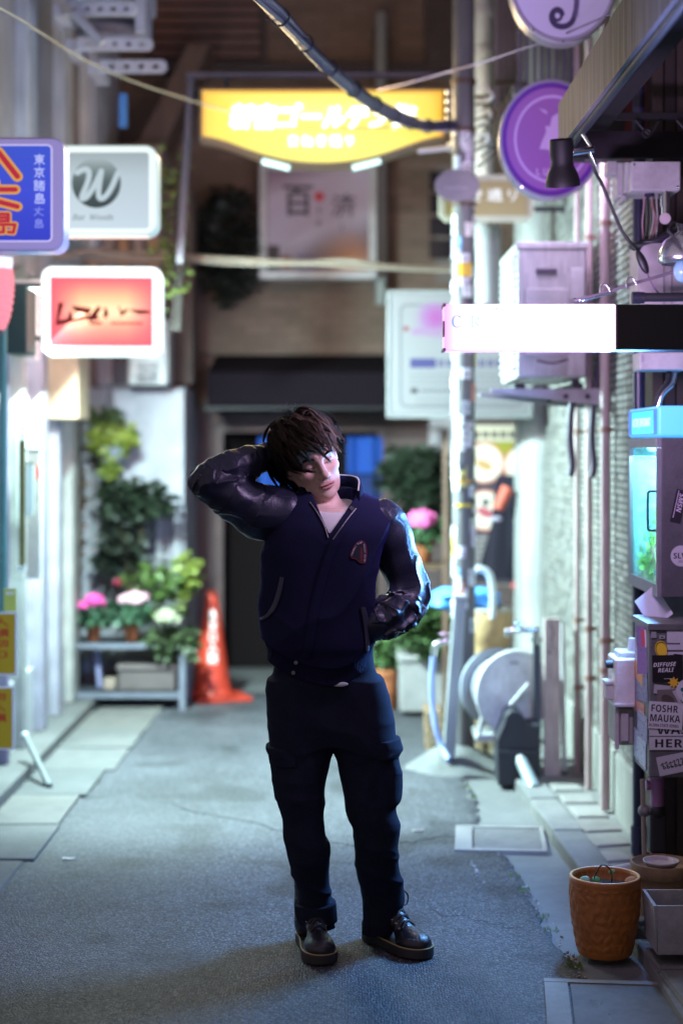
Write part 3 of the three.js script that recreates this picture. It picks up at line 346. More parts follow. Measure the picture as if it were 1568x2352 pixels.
{
  const o = thing('dome_lamp', 'brushed metal dome lamp at the right edge above the white sign', 'lamp'), z = 5.7, k = z / F, m = new MB(); m.lathe([[0.002, 62], [12, 60], [14, 52], [30, 44], [46, 30], [55, 10], [58, -4], [57, -16], [50, -22], [48, -20], [54, -14], [52, 8], [40, 28], [2, 46]].map(([r, y]) => [r * k, y * k]), X(1568, z), Y(585, z), -z, 40); m.build('lamp_shade', M.steel, o); const c = new MB(); c.rod(P(1566, 535, z), P(1566, 515, z), 0.016); c.tube([P(1566, 520, z), P(1548, 512, z), P(1535, 530, z - 0.02), P(1545, 540, z - 0.02)], 0.007, 18, 7); c.build('socket', M.rubber, o);
  const bl = new MB(); bl.ball(0.035, X(1568, z), Y(622, z), -z, [1, 1.2, 1]); bl.build('bulb', std([0.3, 0.55, 0.7], 0.1), o); settle(o);
  const f = thing('flag_rod', 'thin rod with bent hooks sloping up above the white lit sign', 'rod'), t = new MB(); t.tube([P(1319, 690, 5.7), P(1390, 672, 5.72), P(1450, 652, 5.75), P(1520, 632, 5.78), P(1600, 606, 5.8)], 0.0055, 30, 7); t.build('rod', dirty([0.3, 0.25, 0.3], 0.4), f); const u = new MB(); u.tube([P(1316, 686, 5.71), P(1330, 690, 5.7), P(1360, 684, 5.7), P(1402, 672, 5.71)], 0.004, 16, 6); u.build('wire', M.steel, f);
  for (const [px, py] of [[1386, 668], [1446, 652]]) { const h = new MB(); h.tube([P(px - 8, py + 10, 5.72), P(px - 8, py - 8, 5.72), P(px, py - 15, 5.72), P(px + 10, py - 8, 5.72), P(px + 14, py + 2, 5.72)], 0.004, 20, 7); h.build('hook', M.steel, f); } settle(f);
  const g = thing('lamp_tube', 'black tubular lamp fitting lying on top of the white sign arm', 'lamp fitting'), gb = new MB(); gb.rod(P(1462, 683, 5.74), P(1600, 682, 5.74), 0.016); gb.rod(P(1450, 684, 5.74), P(1478, 684, 5.74), 0.021, 0.021, 10); gb.build('housing', M.rubber, g); const hl = new MB(); for (let k = 0; k < 5; k++) hl.rod(P(1451 + k * 4, 684, 5.74), P(1453 + k * 4, 684, 5.74), 0.0225, 0.0225, 12); hl.build('rib', M.navy, g); settle(g);
}
// ---------------------------------------------------------------- white lit sign CREMASTER
const ZS = 4.75;
{
  const o = thing('lightbox_sign', 'long white glowing sign reading CREMASTER that juts out from the right', 'sign'), x0 = X(1020, ZS), x1 = X(1413, ZS), y0 = Y(805, ZS), y1 = Y(698, ZS), w = x1 - x0, h = y1 - y0;
  const t = canvasTex(1024, 280, (c) => { c.fillStyle = '#ffffff'; c.fillRect(0, 0, 1024, 280); c.font = '104px serif'; c.textBaseline = 'alphabetic'; c.fillStyle = '#38a8d8'; [...'CREMASTER'].forEach((ch, i) => { c.fillStyle = i < 1 ? '#2fa5d6' : '#8fcbe6'; c.fillText(ch, 34 + i * 110 * (i > 7 ? 0.985 : 1), 142); }); });
  const em = canvasTex(1024, 280, (c) => { const g = c.createLinearGradient(0, 0, 1024, 0); g.addColorStop(0, '#a878ac'); g.addColorStop(0.05, '#d0a0d0'); g.addColorStop(0.14, '#f4ecf4'); g.addColorStop(1, '#ffffff'); c.fillStyle = g; c.fillRect(0, 0, 1024, 280); c.font = '104px serif'; const k = ['#227488', '#5f9ab0', '#8d9aa0', '#939ca1', '#969da1', '#949ca1', '#909ba0', '#8d9aa0', '#8399a3']; [...'CREMASTER'].forEach((ch, i) => { c.fillStyle = k[i]; c.fillText(ch, 34 + i * 112, 142); }); });
  const fm = std([0.8, 0.78, 0.8], 0.4, { map: t, emissive: [2.6, 2.3, 2.8], emissiveMap: em });
  const b = new MB(); b.span(x0, x1, y0, y1, -ZS - 0.003, -ZS - 0.097, 0.004); b.build('casing', std([0.62, 0.4, 0.6], 0.4, { emissive: [1.0, 0.45, 1.0] }), o);
  panelAt('lit_face', w - 0.004, h - 0.004, V3((x0 + x1) / 2, (y0 + y1) / 2, -ZS + 0.001), fm, o);
  panelAt('lit_face', w - 0.004, h - 0.004, V3((x0 + x1) / 2, (y0 + y1) / 2, -ZS - 0.101), fm, o, Math.PI);
  const e = new MB(); for (const y of [y0 + 0.001, y1 - 0.005]) e.span(x0 - 0.003, x0 + 0.004, y - 0.002, y + 0.006, -ZS + 0.004, -ZS - 0.104); e.span(x0 - 0.004, x0 + 0.001, y0 + 0.04, y1 - 0.05, -ZS + 0.003, -ZS - 0.02); e.build('end_clip', dirty([0.3, 0.12, 0.22], 0.5), o);
  const a = new MB(); a.span(x1 + 0.001, 1.5, y0 + 0.002, y1 - 0.001, -ZS, -ZS - 0.1, 0.003); a.build('arm', std([0.02, 0.017, 0.022], 0.4), o);
  const wr = new MB(); wr.tube([P(1128, 713, ZS - 0.01), P(1140, 708, ZS - 0.01), P(1152, 711, ZS - 0.01), P(1167, 706, ZS - 0.01)], 0.0015, 14, 5); wr.build('twist_tie', M.black, o);
  settle(o);
  areaLight([0.36, 0.42, 1.0], 170, w, h, V3((x0 + x1) / 2, (y0 + y1) / 2, -ZS + 0.02), V3((x0 + x1) / 2, (y0 + y1) / 2, 0));
  areaLight([0.76, 0.54, 1.0], 100, w, h, V3((x0 + x1) / 2, (y0 + y1) / 2, -ZS - 0.12), V3((x0 + x1) / 2, (y0 + y1) / 2, -20));
}
// ---------------------------------------------------------------- aquarium cabinet
{
  const x = 1.1, zn = 5.63, zf = 6.2, xb = 1.42, y0 = 1.106, y1 = 1.655, o = thing('display_cabinet', 'lit terrarium cabinet with green plants behind a glass door on the right wall', 'cabinet'), cm = dirty([0.1, 0.095, 0.11], 0.5, { size: 0.5 });
  const b = new MB(); b.span(x, xb, y0, y1, -zn, -zn - 0.012, 0.003); b.span(x, xb, y0, y1, -zf + 0.012, -zf, 0.003); b.span(x + 0.001, xb, y1 - 0.02, y1, -zn - 0.0125, -zf + 0.0125); b.span(x + 0.001, xb, y0, y0 + 0.02, -zn - 0.0125, -zf + 0.0125); b.build('casing', cm, o);
  const bk = new MB(); bk.span(xb - 0.012, xb - 0.001, y0 + 0.0205, y1 - 0.0205, -zn - 0.013, -zf + 0.013); bk.build('back_panel', std([0.5, 0.7, 0.75], 0.6, { emissive: [0.05, 0.24, 0.30] }), o); const ew = new MB(); ew.span(x + 0.002, xb - 0.013, y0 + 0.0205, y1 - 0.0205, -zf + 0.0135, -zf + 0.0125); ew.build('end_panel', std([0.4, 0.68, 0.75], 0.6), o);
  const fr = new MB(); fr.span(x - 0.016, x - 0.001, y1 - 0.035, y1, -zn, -zf); fr.span(x - 0.016, x - 0.001, y0 + 0.0, y0 + 0.042, -zn, -zf); fr.span(x - 0.016, x - 0.001, y0 + 0.0425, y1 - 0.0355, -zn, -zn - 0.022); fr.span(x - 0.016, x - 0.001, y0 + 0.0425, y1 - 0.0355, -zf + 0.03, -zf); const door = fr.build('door', dirty([0.2, 0.19, 0.22], 0.4), o);
  const pn = new MB(); pn.span(x - 0.008, x - 0.005, y0 + 0.043, y1 - 0.036, -zn - 0.0225, -zf + 0.0305); pn.build('pane', new THREE.MeshPhysicalMaterial({ color: 0xd8f4f6, roughness: 0.03, transmission: 1, thickness: 0 }), door);
  const hn = new MB(); hn.tube([V3(x - 0.016, 1.49, -zn - 0.04), V3(x - 0.05, 1.488, -zn - 0.04), V3(x - 0.052, 1.475, -zn - 0.04), V3(x - 0.052, 1.37, -zn - 0.04), V3(x - 0.05, 1.357, -zn - 0.04), V3(x - 0.016, 1.355, -zn - 0.04)].map((p) => p.add(V3(0.012, -0.02, 0))), 0.005, 40, 8); hn.build('handle', std([0.03, 0.06, 0.075], 0.3), door);
  // lamp tube at the top inside
  const tb = new MB(); tb.rod(V3(x + 0.06, y1 - 0.035, -zn - 0.04), V3(x + 0.06, y1 - 0.035, -zf + 0.04), 0.012); tb.build('lamp_tube', std([0.8, 1, 1], 0.4, { emissive: [2.2, 4.5, 5.2] }), o);
  areaLight([0.42, 0.86, 1.0], 42, 0.5, 0.22, V3(x + 0.09, y1 - 0.06, -(zn + zf) / 2), V3(x + 0.16, 0, -(zn + zf) / 2));
  // water plants and driftwood
  const r = RNG(77), lv = new MB(); for (let i = 0; i < 1100; i++) { const hh = Math.pow(r(), 1.2), px = x + 0.015 + 0.2 * r(), pz = -zn - 0.12 - 0.4 * r(), py = y0 + 0.03 + hh * 0.27 * (0.6 + 0.4 * Math.sin(pz * 22)); lv.add(new THREE.ConeGeometry(0.007 + 0.006 * r(), 0.03 + 0.035 * r(), 3).scale(1, 1, 0.25), new THREE.Matrix4().compose(V3(px, py, pz), new THREE.Quaternion().setFromEuler(new THREE.Euler(2.4 * (r() - 0.5), r() * 6, 2.4 * (r() - 0.5))), V3(1, 1, 1))); } struct(lv.build('fern', std([0.42, 0.75, 0.12], 0.6), o), 'stuff');
  const l2 = new MB(); for (let i = 0; i < 26; i++) { const g = new THREE.SphereGeometry(0.016 + 0.012 * r(), 8, 6).scale(0.75, 1.3, 0.15); l2.add(g, new THREE.Matrix4().compose(V3(x + 0.04 + 0.1 * r(), y0 + 0.04 + 0.2 * r(), -zn - 0.06 - 0.16 * r()), new THREE.Quaternion().setFromEuler(new THREE.Euler(2 * r(), r() * 6, r() * 2)), V3(1, 1, 1))); } struct(l2.build('leaf', std([0.3, 0.6, 0.48], 0.4), o), 'stuff');
  const br = new MB(); br.tube([V3(x + 0.09, y0 + 0.1, -zn - 0.1), V3(x + 0.11, y0 + 0.24, -zn - 0.17), V3(x + 0.13, y0 + 0.33, -zn - 0.27), V3(x + 0.12, y0 + 0.50, -zn - 0.27)], 0.026, 24, 9); br.tube([V3(x + 0.13, y0 + 0.33, -zn - 0.27), V3(x + 0.2, y0 + 0.29, -zn - 0.3)], 0.016, 8, 8); br.build('branch', dirty([0.62, 0.66, 0.64], 0.8, { size: 0.15, bump: 0.004 }), o);
  const sd = new MB(); sd.span(x + 0.02, xb - 0.02, y0 + 0.0205, y0 + 0.035, -zn - 0.015, -zf + 0.015); sd.build('soil', dirty([0.1, 0.14, 0.12], 0.9), o);
  // stickers on the near side
  const sm = canvasTex(300, 96, (c) => { c.fillStyle = '#1b1520'; c.fillRect(0, 0, 300, 96); c.fillStyle = '#b6aabc'; c.fillRect(10, 72, 250, 6); c.font = 'bold 62px sans-serif'; c.transform(1, 0, -0.18, 1, 0, 0); c.fillText('SMSN', 40, 62); });
  const s1 = new MB(); s1.box(0.055 * 1.95, 0.036, 0.0012, 0, 0, 0); const q1 = mesh('sticker', unitUV(new THREE.BoxGeometry(0.115, 0.037, 0.0012)), std([1, 1, 1], 0.5, { map: sm }), o); q1.position.copy(P(1557, 1163, zn - 0.001)); q1.rotation.z = -Math.PI / 2 - 0.22;
  const sv = canvasTex(256, 256, (c) => { c.fillStyle = '#a9a4ae'; c.fillRect(0, 0, 256, 256); c.fillStyle = '#1c171c'; c.font = 'bold 96px sans-serif'; c.fillText('SLV', 30, 160); c.fillRect(100, 186, 50, 5); c.fillRect(86, 202, 80, 4); });
  const q2 = mesh('sticker', new THREE.CircleGeometry(0.036, 40), std([1, 1, 1], 0.5, { map: sv }), o); q2.position.copy(P(1563, 1277, zn - 0.002)); settle(o);
  // the blue header light box
  const d = thing('lightbox_sign', 'blue glowing box with tall white letters on top of the terrarium cabinet', 'sign'), hy0 = y1 + 0.003, hy1 = 1.765, hb = new MB(); hb.span(x - 0.015, xb, hy0, hy1, -zn + 0.01, -zf + 0.01, 0.012); hb.build('casing', std([0.1, 0.35, 0.8], 0.35, { emissive: [0.07, 0.42, 0.95] }), d);
  const ht = canvasTex(512, 128, (c) => { c.fillStyle = '#3f74e8'; c.fillRect(0, 0, 512, 128); const g = c.createLinearGradient(0, 0, 0, 128); g.addColorStop(0, '#2fd2f2'); g.addColorStop(1, '#5ae6f4'); c.fillStyle = g; c.fillRect(60, 6, 392, 118); c.fillStyle = '#f4ffff'; c.save(); c.translate(78, 86); c.scale(0.62, 1); c.font = 'bold 60px sans-serif'; c.fillText('ASTER|INFORMAT', 0, 0); c.restore(); });
  panelAt('lit_face', zf - zn - 0.02, hy1 - hy0 - 0.02, V3(x - 0.017, (hy0 + hy1) / 2, -(zn + zf) / 2 + 0.01), std([0.3, 0.5, 0.7], 0.4, { map: ht, emissive: [1, 1, 1], emissiveMap: ht }), d, -Math.PI / 2); settle(d);
  areaLight([0.16, 0.42, 1.0], 150, zf - zn - 0.06, 0.45, V3(x - 0.06, 1.38, -(zn + zf) / 2), V3(x - 3, 1.1, -(zn + zf) / 2));
}
box('junction_box', 'pale electrical box under the arm of the white lit sign', 'electrical box', 1468, 1580, 808, 850, 5.85, 6.0, M.white, (o) => { const s = new MB(); s.span(X(1470, 5.85), X(1476, 5.85), Y(832, 5.85), Y(815, 5.85), -5.849, -5.845); s.build('label', std([0.3, 0.3, 0.32], 0.5), o); });
{ const o = thing('cable', 'two grey conduits running down from the box to the terrarium', 'cable'); for (const k of [0, 14]) { const t = new MB(); t.tube([P(1536 + k, 850, 5.95), P(1530 + k, 880, 5.93), P(1512 + k * 0.6, 905, 5.92), P(1502 + k * 0.5, 935, 5.92)], 0.009, 20, 8); t.build('conduit', k ? M.steel : M.rubber, o); } settle(o); }
// ---------------------------------------------------------------- stickered meter box
{
  const z = 5.5, xl = X(1490, z), yb = Y(1787, z), yt = Y(1440, z), o = thing('meter_box', 'grey utility box plastered with stickers at the right edge above the pots', 'utility box'), gm = dirty([0.15, 0.15, 0.155], 0.5, { size: 0.35 });
  const b = new MB(); b.span(xl, 1.5, yb, yt, -z, -z - 0.28, 0.008); b.build('casing', gm, o); const rim = new MB(); rim.span(xl - 0.006, 1.5, yt - 0.012, yt + 0.012, -z + 0.008, -z - 0.285, 0.004); rim.build('lid', gm, o);
  const st = (px0, px1, py0, py1, rot, draw, w = 256, h = 256, off = 1) => { const W = X(px1, z) - X(px0, z), H = Y(py0, z) - Y(py1, z), m = mesh('sticker', unitUV(new THREE.BoxGeometry(W, H, 0.0012)), std([1, 1, 1], 0.55, { map: canvasTex(w, h, draw) }), o); m.position.copy(P((px0 + px1) / 2, (py0 + py1) / 2, z)); m.position.z = -z + 0.0012 + 0.0016 * off; m.rotation.z = rot; return m; };
  const bg = (c, w, h, col, n, seed, ink) => { c.fillStyle = col; c.fillRect(0, 0, w, h); const r = RNG(seed); for (let i = 0; i < n; i++) { c.fillStyle = ink ?? 'rgba(60,50,55,' + (0.15 + 0.3 * r()) + ')'; c.fillRect(r() * w, r() * h, 2 + 12 * r() * r(), 2 + 5 * r()); } };
  st(1494, 1506, 1450, 1465, 0, (c) => { bg(c, 64, 64, '#8d8a90', 10, 1); }, 64, 64); st(1513, 1525, 1459, 1467, 0, (c) => { c.fillStyle = '#a09da2'; c.fillRect(0, 0, 64, 40); c.fillStyle = '#333'; c.fillRect(8, 6, 48, 4); c.fillRect(14, 16, 36, 16); }, 64, 40);
  st(1530, 1600, 1448, 1505, 0, (c, w, h) => { bg(c, w, h, '#b9b6be', 60, 3); c.fillStyle = '#4a4248'; c.fillRect(0, 128, 110, 16); c.fillRect(0, 200, 160, 20); });
  { const m = mesh('sticker', new THREE.CircleGeometry(0.024, 30).scale(0.9, 1.25, 1), std([0.75, 0.5, 0.03], 0.5), o); m.position.copy(P(1518, 1492, z)); m.position.z = -z + 0.0022; m.rotation.z = 0.3; const k = mesh('sticker', new THREE.RingGeometry(0.020, 0.022, 30).scale(0.9, 1.25, 1), std([0.02, 0.02, 0.02], 0.5), o); k.position.copy(m.position); k.position.z += 0.0012; k.rotation.z = 0.3; }
  st(1542, 1640, 1506, 1570, -0.1, (c, w, h) => { bg(c, w, h, '#8f8b96', 80, 4); }, 256, 256, 1);
  st(1496, 1566, 1504, 1566, 0.02, (c, w, h) => { c.fillStyle = '#120d12'; c.fillRect(0, 0, w, h); c.fillStyle = '#d8d4da'; c.font = 'bold 54px sans-serif'; c.save(); c.transform(1, -0.03, -0.22, 1, 0, 0); c.fillText('DIFFUSE', 30, 112); c.fillText('REALI', 84, 166); c.restore(); c.fillRect(110, 222, 90, 4); }, 288, 256, 3);
  st(1500, 1566, 1575, 1596, -0.12, (c, w, h) => { bg(c, w, h, '#a9a6ac', 20, 6); }, 256, 96); st(1508, 1560, 1583, 1640, 0.04, (c, w, h) => { bg(c, w, h, '#6e6664', 200, 7); c.fillStyle = '#4e4340'; c.beginPath(); c.ellipse(120, 110, 80, 50, 0.5, 0, 7); c.fill(); }, 256, 256, 2);
  { const s = new THREE.Shape(); for (let i = 0; i < 16; i++) { const a = i / 16 * 6.283, q = (i % 2 ? 0.011 : 0.021); i ? s.lineTo(q * Math.cos(a), q * Math.sin(a)) : s.moveTo(q, 0); } const m = mesh('sticker', new THREE.ShapeGeometry(s), std([0.75, 0.42, 0.03], 0.5), o); m.position.copy(P(1545, 1567, z)); m.position.z = -z + 0.0075; }
  st(1548, 1572, 1580, 1612, 0.5, (c, w, h) => { c.fillStyle = '#b5b1b8'; c.fillRect(0, 0, w, h); c.strokeStyle = '#171417'; c.lineWidth = 22; c.beginPath(); c.moveTo(180, 20); c.lineTo(120, 90); c.lineTo(150, 120); c.lineTo(70, 240); c.stroke(); }, 256, 256, 4);
  { const m = mesh('sticker', new THREE.CircleGeometry(0.04, 32), std([1, 1, 1], 0.5, { map: canvasTex(128, 128, (c) => { c.fillStyle = '#c8c6cc'; c.fillRect(0, 0, 128, 128); [['#b83258', 80, 40], ['#1d6a6a', 40, 62], ['#2d4f8a', 50, 88], ['#c9a02c', 84, 78]].forEach(([k, x, y]) => { c.fillStyle = k; c.beginPath(); c.ellipse(x, y, 18, 12, 0.4, 0, 7); c.fill(); }); }) }), o); m.position.copy(P(1578, 1585, z)); m.position.z = -z + 0.009; }
  st(1490, 1640, 1690, 1722, 0.0, (c, w, h) => { bg(c, w, h, '#c3c0c6', 10, 8); c.fillStyle = '#161216'; c.font = 'bold 106px sans-serif'; c.fillText('HERE', 30, 106); }, 460, 128, 1);
  st(1490, 1640, 1668, 1692, 0.0, (c, w, h) => { bg(c, w, h, '#c3c0c6', 10, 9); c.fillStyle = '#161216'; c.font = 'bold 106px sans-serif'; c.fillText('WAS', 50, 70); }, 460, 96, 1);
  st(1488, 1566, 1612, 1674, -0.06, (c, w, h) => { bg(c, w, h, '#c9c6cc', 12, 10); c.fillStyle = '#151115'; c.font = 'bold 88px sans-serif'; c.save(); c.scale(0.88, 1); c.fillText('FOSHR', 14, 90); c.fillText('MAUKA', 8, 176); c.restore(); c.save(); c.scale(0.72, 1); c.font = 'bold 38px sans-serif'; c.fillText('ALOHA STATE KINGS', 8, 222); c.restore(); }, 304, 240, 3);
  st(1508, 1620, 1728, 1772, 0.2, (c, w, h) => { bg(c, w, h, '#b6b3ba', 14, 11); c.strokeStyle = '#1c181c'; c.lineWidth = 6; const r = RNG(3); for (let k = 0; k < 9; k++) { c.beginPath(); c.moveTo(20 + k * 26, 40 + 30 * r()); c.bezierCurveTo(60 + k * 26, 10, 10 + k * 26, 110, 50 + k * 26, 80); c.lineTo(30 + k * 26, 60 + 30 * r()); c.stroke(); } }, 320, 128, 2);
  // left side: peeling stickers
  const sd = (z0, z1, y0, y1, c, seed) => { const m = mesh('sticker', unitUV(new THREE.BoxGeometry(z1 - z0, y1 - y0, 0.0015)), std([1, 1, 1], 0.5, { map: canvasTex(128, 128, (q, w, h) => { bg(q, w, h, c, 70, seed, seed % 2 ? '#6e5c86' : '#3d3550'); }) }), o); m.position.set(xl - 0.002 - 0.0006 * (seed % 3), (y0 + y1) / 2, -(z0 + z1) / 2); m.rotation.set(0, -Math.PI / 2, 0.05 * ((seed % 5) - 2)); };
  sd(5.55, 5.77, yb + 0.02, yb + 0.12, '#a9b4c8', 1); sd(5.52, 5.7, yb + 0.11, yb + 0.2, '#8a86a8', 2); sd(5.58, 5.76, yb + 0.19, yb + 0.23, '#b06a5c', 3); sd(5.52, 5.74, yb + 0.24, yb + 0.34, '#6f6790', 4); sd(5.6, 5.76, yb + 0.3, yb + 0.36, '#c07a3a', 5); sd(5.55, 5.75, yb + 0.35, yb + 0.42, '#8f86a0', 6);
  // a leaflet curling off the top corner and a hook on the lid
  { const g = new THREE.PlaneGeometry(0.055, 0.16, 4, 8), p = g.attributes.position; for (let i = 0; i < p.count; i++) p.setZ(i, 0.02 * Math.pow((0.08 - p.getY(i)) / 0.16, 2)); g.computeVertexNormals(); const m = mesh('leaflet', g, std([1, 1, 1], 0.6, { side: THREE.DoubleSide, map: canvasTex(128, 256, (c, w, h) => { bg(c, w, h, '#7c6a92', 50, 12, '#4a3f66'); c.fillStyle = '#b04a5a'; c.fillRect(40, 20, 34, 90); c.fillStyle = '#cfc4d4'; c.fillRect(74, 20, 30, 96); }) }), o); m.position.copy(P(1480, 1492, z + 0.06)); m.rotation.set(0, -0.7, 0.1); }
  const hk = new MB(); hk.tube([P(1510, 1446, z + 0.05), P(1530, 1440, z + 0.05), P(1552, 1440, z + 0.05), P(1556, 1432, z + 0.05), P(1550, 1430, z + 0.05)], 0.006, 20, 7); hk.build('hook', dirty([0.5, 0.35, 0.4], 0.5), o); settle(o);
}
box('meter', 'pale pink gas meter box left of the stickered utility box', 'meter', 1412, 1470, 1514, 1622, 5.78, 5.95, dirty([0.78, 0.72, 0.72], 0.4), (o) => {
  const t = new MB(); t.span(X(1409, 5.78), X(1472, 5.78), Y(1624, 5.78), Y(1616, 5.78), -5.77, -5.96, 0.004); t.build('flange', dirty([0.58, 0.54, 0.54], 0.4), o); t.g = []; t.span(X(1420, 5.82), X(1466, 5.82), Y(1512, 5.82), Y(1498, 5.82), -5.82, -5.93, 0.006); t.build('cover', dirty([0.58, 0.54, 0.54], 0.4), o); t.g = []; t.rod(P(1455, 1496, 5.86), P(1455, 1466, 5.86), 0.025, 0.02); t.build('cap', dirty([0.58, 0.54, 0.54], 0.4), o);
  const n = new MB(); n.rod(P(1390, 1526, 5.84), P(1411, 1526, 5.84), 0.015); n.build('nozzle', M.rubber, o); const k = new MB(); k.span(X(1388, 5.84), X(1409, 5.84), Y(1606, 5.84), Y(1566, 5.84), -5.82, -5.88, 0.006); k.span(X(1386, 5.84), X(1411, 5.84), Y(1571, 5.84), Y(1562, 5.84), -5.815, -5.885, 0.003); k.build('coupling', M.white, o); });
box('junction_box', 'grey steel box mounted under the pale pink gas meter', 'electrical box', 1414, 1455, 1626, 1712, 5.8, 5.98, dirty([0.36, 0.34, 0.33], 0.5), (o) => { const t = new MB(); t.span(X(1410, 5.8), X(1420, 5.8), Y(1720, 5.8), Y(1626, 5.8), -5.79, -5.8, 0.003); t.build('flange', dirty([0.5, 0.45, 0.46], 0.45), o); const w = new MB(); w.span(X(1424, 5.8), X(1442, 5.8), Y(1702, 5.8), Y(1636, 5.8), -5.799, -5.79, 0.003); w.build('cover', dirty([0.45, 0.42, 0.42], 0.4), o); });
{ // paper flaps and rag under the terrarium
  const o = thing('flyer', 'folded grey paper flyer hanging under the terrarium cabinet', 'flyer'), g = new THREE.PlaneGeometry(0.09, 0.12, 6, 6), p = g.attributes.position; for (let i = 0; i < p.count; i++) p.setZ(i, 0.03 * Math.sin(p.getX(i) * 22) + 0.02 * p.getY(i)); g.computeVertexNormals(); const m = mesh('paper', g, std([0.5, 0.49, 0.55], 0.8, { side: THREE.DoubleSide }), o); m.position.copy(P(1500, 1395, 5.72)); m.rotation.set(-0.3, -0.3, 0.5); settle(o);
  const wb = thing('wall_panel', 'pale board between the terrarium and the stickered box at the edge', 'panel'), b = new MB(); b.span(X(1505, 5.98), 1.5, Y(1440, 5.98), Y(1372, 5.98), -5.98, -6.0); b.build('panel', dirty([0.4, 0.38, 0.38], 0.6), wb); settle(wb);
}
{ // gas riser below the meter box
  const z = 5.7, o = thing('gas_pipe', 'painted gas pipe with a black valve body under the stickered box', 'pipe'), a = new MB(); a.rod(P(1506, 1785, z), P(1506, 1812, z), 0.028); a.rod(P(1508, 1812, z), P(1508, 1850, z), 0.024); a.rod(P(1482, 1803, z), P(1503, 1803, z), 0.018); a.build('upper_pipe', dirty([0.42, 0.2, 0.42], 0.45), o);
  const b = new MB(); b.span(X(1490, z), X(1528, z), Y(1958, z), Y(1868, z), -z + 0.02, -z - 0.05, 0.01); b.ball(0.03, ...P(1508, 1862, z).toArray()); b.build('valve_body', M.rubber, o); const k = new MB(); k.ball(0.022, ...P(1478, 1862, z).toArray()); k.rod(P(1480, 1862, z), P(1503, 1860, z), 0.015); k.build('valve_handle', dirty([0.2, 0.2, 0.2], 0.5), o);
  const c = new MB(); c.rod(V3(X(1510, z), 0.03, -z), P(1510, 1958, z), 0.024, 0.027); c.build('lower_pipe', dirty([0.35, 0.22, 0.15], 0.7), o); const t = new MB(); t.rod(P(1474, 1790, z - 0.01), V3(X(1482, z), 0.03, -z), 0.008); t.build('thin_pipe', dirty([0.3, 0.26, 0.2], 0.6), o); settle(o);
  const g = thing('gutter_tube', 'broken white plastic tube lying behind the orange pot', 'tube'); const h = new MB(); h.rod(P(1382, 2010, 5.55), P(1448, 1996, 5.7), 0.022); h.build('tube', M.white, g); const h2 = new MB(); h2.rod(P(1380, 2034, 5.5), P(1452, 2018, 5.65), 0.018); h2.build('lower_tube', std([0.12, 0.12, 0.2], 0.4), g); settle(g);
}
